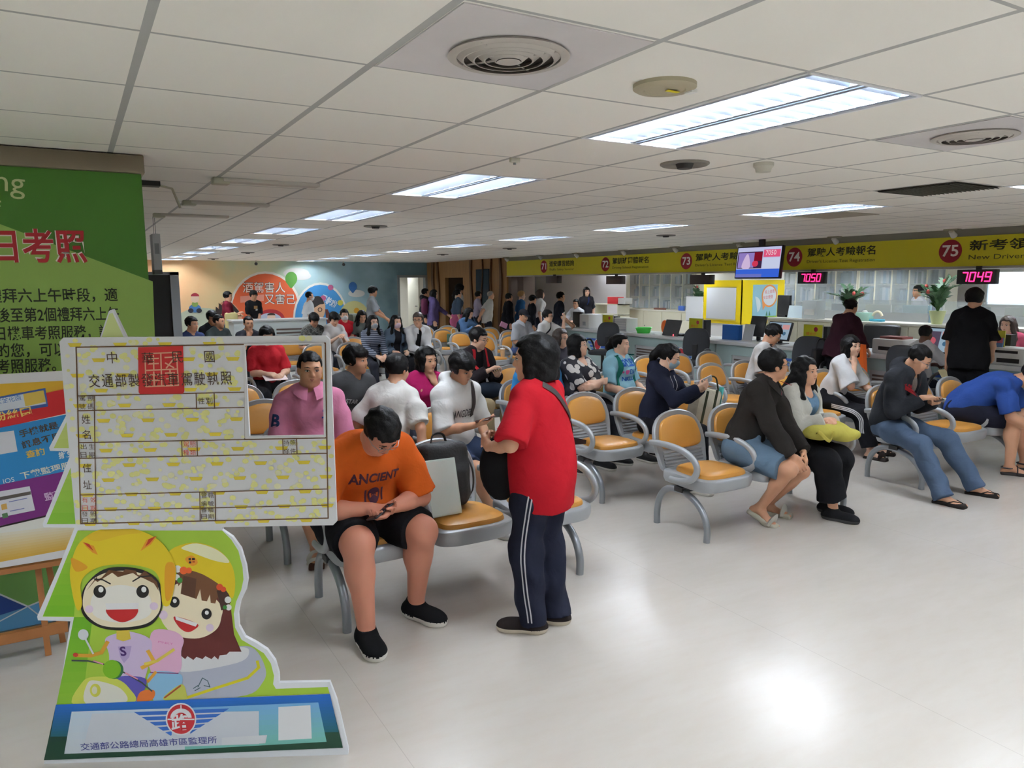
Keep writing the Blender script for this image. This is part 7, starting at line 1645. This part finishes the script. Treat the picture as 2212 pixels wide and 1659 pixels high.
pb = empty('poster_board', 'colourful notice board leaning on the wooden easel, mostly hidden by the cut-out sign', 'poster', (-0.45, 4.0, 0.49))
MB().box(PZ @ Vector((0, 0.012, 0.445)), (0.52, 0.006, 0.445), PZ).build('sheet', pm((232, 232, 236)), pb, smooth=0)
O3 = Vector((-0.45, 4.0, 0.49))
a = Art(O3+PZ @ Vector((0, 0.0055, 0)), (1, 0, 0), PZ @ Vector((0, 0, 1)), step=0.00008); a.tr = a.px
a.poly([(-400, 858), (180, 822), (180, 1182), (-400, 1230)], (232, 232, 226)); a.poly([(-400, 850), (180, 820), (180, 850), (-400, 905)], (226, 180, 50))
a.poly([(-400, 985), (-50, 885), (60, 858), (180, 828), (180, 870), (100, 880), (-50, 930), (-400, 1030)], (210, 150, 40))
a.poly([(-400, 975), (-50, 883), (60, 857), (180, 832), (180, 885), (0, 925), (-400, 1015)], (204, 36, 40)); a.poly([(-400, 1015), (0, 924), (180, 888), (180, 1010), (0, 1047), (-400, 1130)], (44, 140, 206))
a.poly([(-400, 1130), (0, 1047), (180, 1010), (180, 1095), (0, 1136), (-400, 1220)], (126, 44, 130)); a.line([(-400, 1222), (0, 1138), (180, 1096)], 0.008, (40, 30, 30)); a.grad([(-400, 1290), (180, 1180), (180, 1130), (-400, 1200)], (222, 176, 70), (232, 228, 214))
a.poly([(-60, 868), (98, 838), (104, 878), (-60, 905)], (60, 90, 160)); a.poly([(-60, 872), (94, 843), (100, 872), (-60, 898)], (214, 222, 232)); a.poly([(50, 851), (94, 843), (99, 868), (55, 878)], (226, 196, 90))
a.text('安全花園', (-8, 874), (46, 864), (60, 120, 190), h=0.03); a.text('粉絲團', (-12, 912), (70, 896), (238, 208, 110), h=0.042, bold=0.02); a.text('@kcm', (112, 845), (150, 838), (226, 170, 60), h=0.02)
a.text('手機就是', (44, 946), (128, 925), (80, 62, 40), h=0.036, bold=0.02); a.text('訊息不用', (50, 970), (132, 948), (80, 62, 40), h=0.036, bold=0.02); a.text('查詢', (58, 990), (98, 982), (226, 190, 80), h=0.036, bold=0.02)
a.text('攏免驚', (128, 992), (180, 982), (236, 240, 240), h=0.034, bold=0.02); a.text('下載監理服務', (46, 1036), (176, 1006), (222, 226, 214), h=0.034, bold=0.02); a.text('IOS', (8, 1045), (32, 1040), (236, 240, 240), h=0.022)
a.poly([(-60, 942), (30, 930), (38, 975), (-60, 992)], (222, 224, 232)); a.poly([(-60, 1072), (64, 1050), (76, 1102), (-60, 1130)], (222, 222, 232)); a.poly([(-60, 1085), (66, 1061), (67, 1068), (-60, 1093)], (90, 84, 80)); a.poly([(2, 1090), (14, 1087), (16, 1099), (4, 1102)], (214, 170, 90)); a.poly([(4, 1110), (16, 1107), (18, 1117), (6, 1120)], (90, 130, 90))
a.line([(20, 1084), (58, 1076)], 0.004, (120, 130, 190)); a.line([(22, 1104), (52, 1098)], 0.004, (120, 130, 190)); a.text('監理', (98, 1082), (140, 1072), (222, 190, 226), h=0.038, bold=0.02)
a.O = a.O-O3; o = a.build('print', pb)
for v in o.data.vertices: v.co = v.co-O3

# ------------------------------------------------------------------ cut-out sign shaped like a tree with the licence card
A0 = at_z(95, 1650); A1 = at_z(752, 1630); U = (A1-A0).normalized(); SN = U.cross(Vector((0, 0, 1))).normalized()
sg = empty('cutout_sign', 'tree-shaped cut-out sign with a blank driving licence card and cartoon riders', 'sign', (0, 0, 0))
T = 0.016
b = Art(A0, U, (0, 0, 1)); px = b.px
OUT = [(243, 668), (272, 728), (480, 728), (480, 1145), (502, 1160), (520, 1185), (531, 1222), (535, 1252), (531, 1275), (519, 1300), (514, 1325), (516, 1352), (529, 1376), (552, 1388), (577, 1404), (594, 1428), (602, 1455), (603, 1475), (712, 1473), (727, 1512), (752, 1618), (752, 1630), (95, 1650), (127, 1505), (152, 1342), (82, 1340), (80, 1332), (127, 1225), (161, 1140), (94, 1139), (92, 1132), (155, 975), (108, 974), (106, 967), (152, 880), (186, 795), (214, 735), (235, 672)]
m2 = MB(); m2.prism([px(*q) for q in OUT], -SN*T, A0, U, (0, 0, 1)); m2.build('board', mat('sign_board_white', (222, 226, 232), 0.4), sg, smooth=0)
MB().prism([(0.15, 0.0), (0.95, 0.0), (0.95, 0.02), (0.15, 0.02)], -SN*0.2, A0-SN*T, U, (0, 0, 1)).build('foot_plate', M_PWHITE, sg, smooth=0)
MB().prism([(0.45, 0.0), (0.5, 0.0), (0.5, 0.9), (0.45, 0.9)], -SN*0.02, A0-SN*T, U, (0, 0, 1)).build('prop', M_PWHITE, sg, smooth=0)
a = Art(A0, U, (0, 0, 1), step=0.00004); a.tr = a.px
G1, G2 = (164, 200, 64), (110, 176, 30)
a.poly([(243, 676), (268, 730), (216, 740), (236, 678)], (206, 220, 150))
a.grad([(116, 968), (165, 968), (165, 860), (160, 878)], (186, 206, 110), (206, 216, 140), 5)
a.grad([(101, 1132), (168, 1132), (168, 985), (163, 985)], (128, 186, 50), (180, 206, 90), 6)
a.poly([(168, 1146), (480, 1146), (500, 1166), (515, 1190), (524, 1225), (526, 1252), (521, 1275), (510, 1300), (505, 1326), (508, 1356), (522, 1382), (548, 1397), (570, 1411), (585, 1433), (592, 1460), (590, 1478), (596, 1488), (708, 1484), (712, 1498), (122, 1522), (160, 1333), (92, 1332)], G1)
a.grad([(93, 1331), (160, 1331), (172, 1146), (168, 1146)], (112, 178, 26), (160, 198, 60), 8); a.grad([(122, 1522), (178, 1519), (200, 1333), (160, 1333)], (140, 190, 50), (104, 172, 28), 8)
# riders: crop coordinates of the print
CRP = lambda x, y: (80+x*0.32489, 1120+y*0.32489)
a.tr = lambda x, y: a.px(*CRP(x, y))
K = (26, 22, 20); CRM = (238, 226, 196); YL = (226, 200, 36); YL2 = (222, 160, 36); BR = (110, 70, 40)
# scooter body at the right
a.blob([(940, 920), (1100, 905), (1330, 850), (1450, 870), (1520, 1000), (1500, 1090), (1390, 1175), (1010, 1205), (930, 1100)], (178, 184, 202)); a.blob([(950, 905), (1340, 855), (1410, 890), (1330, 960), (960, 1020)], (216, 218, 222))
a.line([CRPq for CRPq in ((1000, 1190), (1180, 1130), (1400, 1060), (1475, 990), (1465, 950))], 0.011, (214, 206, 40)); a.line([(1040, 1130), (1070, 1110)], 0.003, (60, 90, 100)); a.line([(1050, 1145), (1085, 1125)], 0.003, (60, 90, 100)); a.line([(1070, 1120), (1100, 1060), (1135, 1080), (1150, 1120), (1110, 1110)], 0.003, (60, 90, 100))
# girl hair, face, helmet
a.poly([(840, 700), (960, 780), (955, 910), (985, 935), (1000, 915), (1040, 940), (1060, 920), (1100, 935), (1120, 915), (1160, 935), (1180, 915), (1205, 938), (1215, 910), (1260, 905), (1280, 885), (1360, 885), (1310, 770), (1290, 600), (1240, 500), (900, 400)], (92, 32, 28))
a.blob([(830, 620), (900, 450), (1060, 440), (1220, 570), (1225, 660), (1190, 740), (1080, 795), (930, 780), (840, 700)], CRM)
a.poly([(925, 320), (940, 450), (965, 420), (955, 500), (1060, 535), (1085, 470), (1095, 545), (1130, 550), (1150, 505), (1155, 560), (1185, 565), (1200, 520), (1230, 590), (1290, 560), (1260, 420), (1100, 330)], BR); a.poly([(975, 380), (1060, 400), (1050, 530), (960, 500)], (84, 50, 30)); a.poly([(1195, 480), (1270, 450), (1285, 600), (1225, 610)], (60, 34, 26))
a.blob([(870, 240), (930, 185), (1060, 160), (1200, 205), (1290, 300), (1318, 420), (1300, 530), (1240, 460), (1100, 370), (930, 315)], YL); a.blob([(960, 195), (1060, 165), (1200, 210), (1280, 290), (1180, 280), (1030, 225)], (238, 236, 196))
a.blob([(985, 270), (1030, 245), (1070, 290), (1030, 315)], (226, 150, 40)); a.rect(1008, 262, 1024, 278, K); a.rect(1030, 262, 1050, 276, K); a.rect(1010, 284, 1026, 298, K); a.rect(1034, 284, 1050, 292, (180, 40, 30))
for x, y, r, c in ((935, 335, 24, (230, 232, 230)), (975, 345, 26, (226, 96, 40)), (1010, 345, 20, (226, 96, 40)), (930, 390, 20, (228, 230, 226)), (950, 410, 18, (60, 140, 60)), (1215, 455, 22, (214, 80, 40)), (1240, 470, 18, (214, 80, 40)), (1270, 540, 22, (230, 232, 230)), (1275, 590, 20, (230, 232, 230)), (1250, 590, 14, (60, 140, 60))): a.oval(x, y, r, r, c)
for x, y in ((915, 555), (1128, 633)): a.oval(x, y, 34, 37, K); a.oval(x+2, y-8, 13, 14, (236, 236, 236))
a.blob([(915, 650), (1070, 700), (1035, 745), (990, 752), (940, 715)], (188, 34, 36)); a.poly([(920, 648), (1070, 696), (1055, 718), (925, 672)], (232, 232, 232)); a.oval(840, 640, 30, 30, (226, 206, 226)); a.oval(1150, 725, 26, 26, (226, 206, 226))
# bodies
a.blob([(760, 760), (900, 745), (975, 800), (960, 880), (945, 1020), (760, 1020)], (226, 178, 210)); a.text('PINKY', (806, 825), (905, 840), (214, 120, 180), h=0.008)
a.blob([(745, 1030), (950, 1030), (960, 1120), (930, 1215), (780, 1215)], (140, 190, 226)); a.line([(755, 1022), (940, 1028)], 0.004, (130, 40, 110)); a.blob([(840, 1190), (960, 1100), (995, 1160), (990, 1205), (900, 1215)], (196, 200, 90)); a.line([(850, 1190), (955, 1110)], 0.006, (176, 84, 50))
a.blob([(455, 800), (540, 760), (620, 750), (740, 790), (765, 860), (720, 1060), (690, 1075), (500, 1050), (480, 900)], (206, 188, 222)); a.poly([(530, 745), (615, 740), (625, 800), (575, 815), (530, 800)], (214, 190, 70))
a.poly([(540, 850), (630, 845), (615, 920), (580, 960), (555, 920)], (176, 158, 206)); a.text('S', (560, 915), (600, 910), (70, 36, 110), bold=0.03)
a.line([(470, 820), (430, 890), (360, 910), (260, 908)], 0.014, (214, 160, 50)); a.oval(258, 905, 18, 14, (190, 60, 40)); a.line([(740, 880), (780, 950), (700, 990)], 0.014, (222, 170, 60)); a.line([(910, 870), (800, 945), (720, 965)], 0.011, (226, 206, 90)); a.line([(790, 1020), (740, 1080), (715, 1075)], 0.011, (222, 160, 60))
a.blob([(520, 1060), (720, 1060), (700, 1170), (640, 1210)], (90, 84, 176)); a.blob([(690, 1150), (780, 1140), (770, 1200), (670, 1225)], (226, 120, 50))
a.line([(235, 942), (340, 945), (440, 965), (600, 1030), (700, 1090), (765, 1145)], 0.006, (60, 70, 70)); a.line([(380, 945), (440, 965)], 0.005, (226, 150, 180)); a.line([(590, 1025), (670, 1065)], 0.005, (226, 150, 180))
a.blob([(250, 1240), (300, 1090), (380, 1050), (520, 1060), (610, 1120), (640, 1225)], (206, 214, 90)); a.blob([(340, 1090), (420, 1080), (560, 1130), (590, 1220), (330, 1230)], (226, 226, 214)); a.oval(390, 1140, 36, 44, (206, 206, 80)); a.oval(385, 1140, 18, 26, (226, 226, 200))
a.oval(515, 1003, 62, 62, (44, 110, 60)); a.oval(500, 1000, 60, 62, (122, 184, 30)); a.line([(375, 895), (320, 790)], 0.007, (214, 218, 224)); a.oval(310, 770, 35, 36, (214, 218, 224))
# boy head and helmet
a.blob([(300, 620), (310, 470), (420, 350), (560, 320), (720, 345), (820, 430), (835, 560), (815, 640), (740, 715), (560, 742), (400, 715)], K)
a.blob([(312, 600), (330, 450), (430, 370), (560, 345), (700, 365), (800, 440), (825, 560), (800, 640), (720, 700), (560, 722), (410, 700)], CRM); a.blob([(380, 500), (560, 440), (740, 500), (750, 640), (560, 690), (380, 640)], (236, 234, 226))
a.poly([(330, 480), (400, 385), (405, 420), (480, 340), (540, 388), (590, 335), (660, 345), (675, 385), (720, 345), (800, 420), (812, 480), (780, 430), (640, 360), (500, 360), (390, 410)], BR)
a.blob([(222, 340), (265, 190), (340, 110), (430, 70), (540, 56), (660, 70), (770, 115), (850, 180), (915, 290), (925, 380), (905, 500), (880, 575), (840, 572), (828, 500), (815, 400), (770, 340), (660, 310), (540, 303), (420, 320), (330, 370), (292, 440), (302, 560), (285, 607), (262, 590), (235, 480)], YL)
a.blob([(340, 110), (540, 58), (700, 90), (560, 110), (400, 150)], (222, 186, 40)); a.blob([(860, 300), (915, 300), (922, 390), (895, 520), (860, 540), (850, 420)], YL2); a.blob([(230, 260), (340, 320), (260, 350)], YL2)
a.poly([(305, 155), (380, 180), (408, 240), (372, 225), (330, 185)], (226, 150, 40)); a.poly([(312, 155), (350, 168), (380, 215), (335, 180)], (190, 60, 30)); a.poly([(690, 215), (730, 140), (800, 115), (760, 170)], (226, 150, 40)); a.poly([(722, 185), (745, 135), (792, 115), (750, 165)], (190, 60, 30))
for x in (420, 705): a.oval(x, 483, 42, 43, K); a.oval(x+8, 470, 17, 19, (238, 238, 238))
a.line([(385, 400), (440, 405), (490, 432)], 0.005, K); a.line([(640, 415), (690, 385), (770, 378)], 0.005, K)
a.blob([(465, 600), (570, 600), (672, 597), (650, 655), (570, 687), (490, 655)], (192, 34, 36)); a.poly([(458, 562), (680, 557), (674, 600), (466, 604)], (232, 232, 234)); a.oval(350, 600, 28, 26, (226, 206, 226)); a.oval(780, 580, 28, 26, (226, 206, 226))
a.tr = a.px
# base panel: blue fading to dark green, light inner panel, emblem, name
a.grad([(96, 1641), (741, 1614), (713, 1498), (122, 1521)], (22, 66, 44), (24, 60, 52), 3)
a.grad([(110, 1590), (732, 1580), (713, 1498), (122, 1521)], (26, 96, 110), (30, 104, 200), 12)
a.grad([(140, 1627), (400, 1618), (400, 1528), (156, 1536)], (206, 214, 222), (196, 214, 232), 6); a.grad([(400, 1618), (706, 1601), (688, 1516), (400, 1528)], (120, 190, 176), (120, 176, 226), 8); a.poly([(180, 1618), (560, 1606), (560, 1535), (200, 1540)], (206, 212, 222))
a.poly([(602, 1526), (671, 1522), (674, 1594), (602, 1598)], (226, 228, 232))
BLU = (52, 108, 196)
for k in range(5):
    y0, y1 = 1535+k*11.0, 1543+k*11.0
    a.poly([(290+k*17, y0+1.5), (372, y0-1), (372, y1-1), (302+k*17, y1+1)], BLU); a.poly([(412, y0-3), (496-k*17, y0-6), (484-k*17, y1-6), (412, y1-3)], BLU)
a.oval(392, 1552, 33, 35, (226, 228, 232)); a.oval(392, 1552, 30, 32, (196, 44, 54))
a.oval(392, 1549, 23, 20, (226, 228, 232), a0=180, a1=360); a.oval(392, 1550, 14, 12, (196, 44, 54), a0=180, a1=360); a.rect(363, 1551, 421, 1554, (226, 228, 232)); a.line([(392, 1522), (392, 1532)], 0.004, (226, 228, 232)); a.text('路', (372, 1577), (412, 1575), (226, 228, 232), bold=0.02)
a.text('交通部公路總局高雄市區監理所', (176, 1620), (470, 1604), (64, 70, 140), h=0.030, bold=0.008); a.poly([(480, 1592), (578, 1586), (574, 1604), (480, 1608)], (216, 220, 226))
a.build('print', sg)
# the licence card standing proud of the board, with its photo opening
cd_ = Art(A0+SN*0.012, U, (0, 0, 1)); cp_ = cd_.px
co = [cp_(*q) for q in ((168, 733), (712, 721), (722, 1130), (716, 1138), (172, 1141), (163, 1130), (158, 745))]; ho = [cp_(*q) for q in ((532, 746), (697, 743), (700, 940), (535, 943))]
mb = MB(); Oc = A0+SN*0.012; P3 = lambda p, d: Oc+U*p[0]+Vector((0, 0, 1))*p[1]-SN*d
x0, x1 = (ho[0][0]+ho[3][0])/2, (ho[1][0]+ho[2][0])/2; z1, z0 = (ho[0][1]+ho[1][1])/2, (ho[2][1]+ho[3][1])/2
L, R_, Tp, Bt = min(p[0] for p in co), max(p[0] for p in co), (co[0][1]+co[1][1])/2, (co[3][1]+co[4][1])/2
def slab(xa, xb, za, zb): mb.prism([(xa, za), (xb, za), (xb, zb), (xa, zb)], -SN*0.012, Oc, U, (0, 0, 1))
RC = 0.014
mb.prism([(L+RC, Bt), (R_-RC, Bt), (R_, Bt+RC), (R_, z0), (L, z0), (L, Bt+RC)], -SN*0.012, Oc, U, (0, 0, 1)); mb.prism([(L, z1), (R_, z1), (R_, Tp-RC), (R_-RC, Tp), (L+RC, Tp), (L, Tp-RC)], -SN*0.012, Oc, U, (0, 0, 1)); slab(L, x0, z0, z1); slab(x1, R_, z0, z1)
card = mb.build('licence_card', mat('card_white', (222, 224, 228), 0.4), sg, smooth=0)
a = Art(Oc, U, (0, 0, 1), step=0.00004); a.tr = None
BG = (224, 224, 222); m_bg = pm(BG)
IN = [cp_(*q) for q in ((172, 748), (704, 733), (710, 1126), (180, 1134))]
xl, xr, zb, zt = (IN[0][0]+IN[3][0])/2, (IN[1][0]+IN[2][0])/2, (IN[2][1]+IN[3][1])/2, (IN[0][1]+IN[1][1])/2
rr_ = random.Random(11); Y1c, Y2c = (228, 228, 150), (224, 204, 66)
def inhole(x, z, m=0.02): return x0-m < x < x1+m and z0-m < z < z1+m
# pale blossoms and gold boat shapes in staggered rows
a.z += 0.0005
st = (xr-xl)/5.6
for r in range(13):
    for c in range(7):
        x = xl+(c+0.5*(r % 2)-0.1)*st+0.02; z = Tp-0.025-r*0.0535
        if x < L+0.03 or x > R_-0.03 or z < Bt+0.012: continue
        if not inhole(x, z, 0.035):
            w_ = 0.024; a.z += 1.5e-6; a.poly([(x-w_, z+0.006), (x+w_, z+0.006), (x+w_*0.7, z-0.007), (x-w_*0.7, z-0.007)], Y2c, up=False)
        for k in range(11):
            ang = rr_.uniform(0, 2*PI); d_ = rr_.uniform(0.03, 0.055); xx, zz = x+d_*math.cos(ang)*1.3, z+d_*0.8*math.sin(ang)-0.01; q = rr_.uniform(0.005, 0.011)
            if xx < L+0.01 or xx > R_-0.01 or zz < Bt+0.01 or zz > Tp-0.008 or inhole(xx, zz): continue
            a.z += 1.5e-6; a.oval(xx, zz, q*1.2, q, Y1c if rr_.random() < 0.7 else (230, 230, 192), n=8, up=False)
a.tr = a.px; DKL = (104, 74, 44)
def L_(*p, w=0.0035): a.line(list(p), w, DKL)
# ruled lines of the form (pixels of the photograph)
L_((165, 750), (703, 741), (709, 1119), (175, 1131), (165, 750), w=0.0045)
L_((528, 744), (530, 948)); L_((528, 948), (704, 945)); L_((528, 748), (531, 748)); L_((169, 855), (528, 847)); L_((170, 887), (529, 880)); L_((172, 956), (704, 946)); L_((173, 990), (705, 979)); L_((174, 1069), (706, 1056)); L_((175, 1103), (708, 1091))
L_((204, 854), (208, 1130)); L_((424, 850), (425, 883)); L_((463, 849), (464, 882)); L_((393, 952), (394, 986)); L_((426, 951), (427, 985)); L_((611, 948), (612, 981)); L_((641, 948), (642, 980)); L_((432, 1062), (433, 1125)); L_((465, 1062), (466, 1124))
a.poly([(299, 750), (396, 747), (399, 845), (396, 850), (303, 851), (300, 847)], (196, 40, 40))
for (x0_, y0_, x1_, y1_) in ((314, 764, 382, 761), (316, 835, 386, 832), (314, 764, 316, 835), (382, 761, 386, 832), (348, 764, 350, 834), (315, 800, 384, 797), (322, 775, 343, 774), (322, 786, 343, 785), (332, 768, 333, 798), (357, 772, 378, 771), (358, 784, 376, 794), (378, 772, 360, 795), (322, 810, 345, 809), (322, 822, 345, 821), (333, 803, 334, 832), (358, 806, 378, 805), (360, 818, 378, 817), (368, 800, 370, 830)): a.line([(x0_, y0_), (x1_, y1_)], 0.0048, (222, 170, 140))
INK = (70, 48, 34)
for ch, x, y, w_ in (('中', 233, 785, 22), ('華', 308, 786, 26), ('民', 373, 784, 24), ('國', 443, 783, 22)): a.text(ch, (x, y), (x+w_, y-0.5), INK, h=0.040)
for i, ch in enumerate('交通部製發汽車駕駛執照'): a.text(ch, (194+i*28.4, 837-i*0.6), (194+i*28.4+24, 837-i*0.6-0.5), INK, h=0.046)
RED = (206, 84, 64)
def lab2(s, x, y, c=INK, w_=12.5, hh=0.020, dx=18, dy=18):
    for i, ch in enumerate(s): a.text(ch, (x+(i % 2)*dx, y+(i//2)*dy), (x+(i % 2)*dx+w_, y+(i//2)*dy-0.2), c, h=hh)
lab2('駕照號碼', 173, 866); lab2('性別', 429, 873, w_=14, hh=0.024, dx=17); lab2('出生日期', 176, 970); lab2('駕照種類', 397, 965, RED, dx=15); lab2('持照條件', 614, 962, dx=14, w_=12); lab2('有效日期', 179, 1085, RED); lab2('管轄編號', 436, 1075, dx=15, w_=12); lab2('發照日期', 179, 1115, dy=14, hh=0.018); lab2('審驗日期', 436, 1106, dy=14, dx=15, w_=12, hh=0.018)
for ch, x, y in (('姓', 179, 915), ('名', 180, 948), ('住', 181, 1020), ('址', 182, 1056)): a.text(ch, (x, y), (x+18, y-0.3), INK, h=0.032)
# plain white edge round the opening
a.line([(529.5, 744.5), (699, 741.5), (702, 942.5), (532, 945.5), (529.5, 744.5)], 0.006, (226, 226, 228))
a.build('print', card)

# ------------------------------------------------------------------ mural artwork on the back wall
a = Art((0, Y1-0.004, 0), (1, 0, 0), (0, 0, 1), step=0.0003); a.tr = a.px
WH = (232, 228, 220)
a.oval(437, 720, 78, 55, (186, 196, 176)); a.oval(573, 668, 77, 82, WH); a.oval(573, 668, 72, 77, (222, 100, 58)); a.oval(692, 688, 59, 78, WH); a.oval(692, 688, 55, 73, (66, 142, 202)); a.poly([(660, 630), (690, 650), (710, 720), (690, 700)], (44, 112, 190)); a.oval(765, 690, 34, 40, (206, 202, 140))
a.oval(640, 590, 28, 11, (214, 212, 208)); a.oval(650, 596, 22, 9, (214, 212, 208)); a.oval(770, 634, 18, 8, (206, 206, 200))
a.oval(629, 602, 13, 15, (86, 146, 60)); a.poly([(618, 610), (640, 610), (631, 622), (627, 622)], (86, 146, 60)); a.oval(762, 619, 9, 10, (44, 96, 156)); a.poly([(755, 625), (769, 625), (763, 633), (761, 633)], (44, 96, 156))
for s, x0_, x1_, y in (('酒駕害人', 525, 616, 632), ('又害己', 572, 638, 657)):
    a.text(s, (x0_, y), (x1_, y), (60, 50, 46), h=0.31, bold=0.025); a.text(s, (x0_, y), (x1_, y), (236, 232, 226), h=0.30, bold=0.0)
a.poly([(519, 640), (570, 636), (570, 650), (519, 654)], (226, 150, 130))
a.oval(585, 690, 30, 22, (170, 40, 50), a0=180, a1=360); a.oval(583, 692, 26, 16, (186, 196, 216), a0=180, a1=360); a.oval(586, 686, 9, 9, (226, 198, 180)); a.oval(586, 681, 9, 5, (50, 40, 36), a0=180, a1=360)
a.text('乎乾啦', (690, 650), (722, 668), (214, 226, 236), h=0.26, bold=0.03); a.oval(714, 621, 6, 6, (176, 90, 130)); a.oval(698, 644, 6, 6, (176, 90, 130)); a.oval(735, 654, 6, 6, (196, 190, 80))
a.blob([(668, 655), (685, 640), (700, 652), (702, 672), (694, 690), (676, 692), (668, 675)], (214, 174, 140)); a.blob([(662, 662), (672, 644), (690, 640), (700, 655), (690, 658), (680, 664), (668, 668)], (36, 32, 32)); a.oval(691, 669, 5, 5, (90, 70, 60)); a.oval(691, 669, 3, 3, (214, 174, 140)); a.oval(685, 687, 8, 4, (196, 90, 90))
a.poly([(702, 668), (708, 668), (716, 690), (718, 702), (708, 702), (704, 688)], (92, 44, 34)); a.oval(770, 671, 6, 6, (214, 160, 50))
# child on a blue scooter
a.oval(421, 666, 13, 9, (70, 120, 176)); a.oval(412, 671, 6, 5, (50, 50, 60)); a.oval(430, 671, 6, 5, (50, 50, 60)); a.oval(421, 657, 7, 6, (140, 170, 90)); a.oval(421, 645, 9, 9, (226, 200, 176)); a.oval(421, 640, 9, 7, (150, 40, 56), a0=180, a1=360)
a.blob([(470, 668), (476, 655), (490, 650), (508, 660), (520, 680), (522, 700), (490, 712), (468, 700)], (206, 156, 126)); a.poly([(464, 690), (466, 662), (473, 668), (472, 654), (480, 660), (482, 650), (500, 654), (516, 672), (520, 684), (505, 672), (490, 668), (474, 682)], (50, 42, 40))
mo = a.build('picture', bpy.data.objects['wall_back'])
# lights added to brighten staff side, corridor and the side behind the viewer are already in FIX
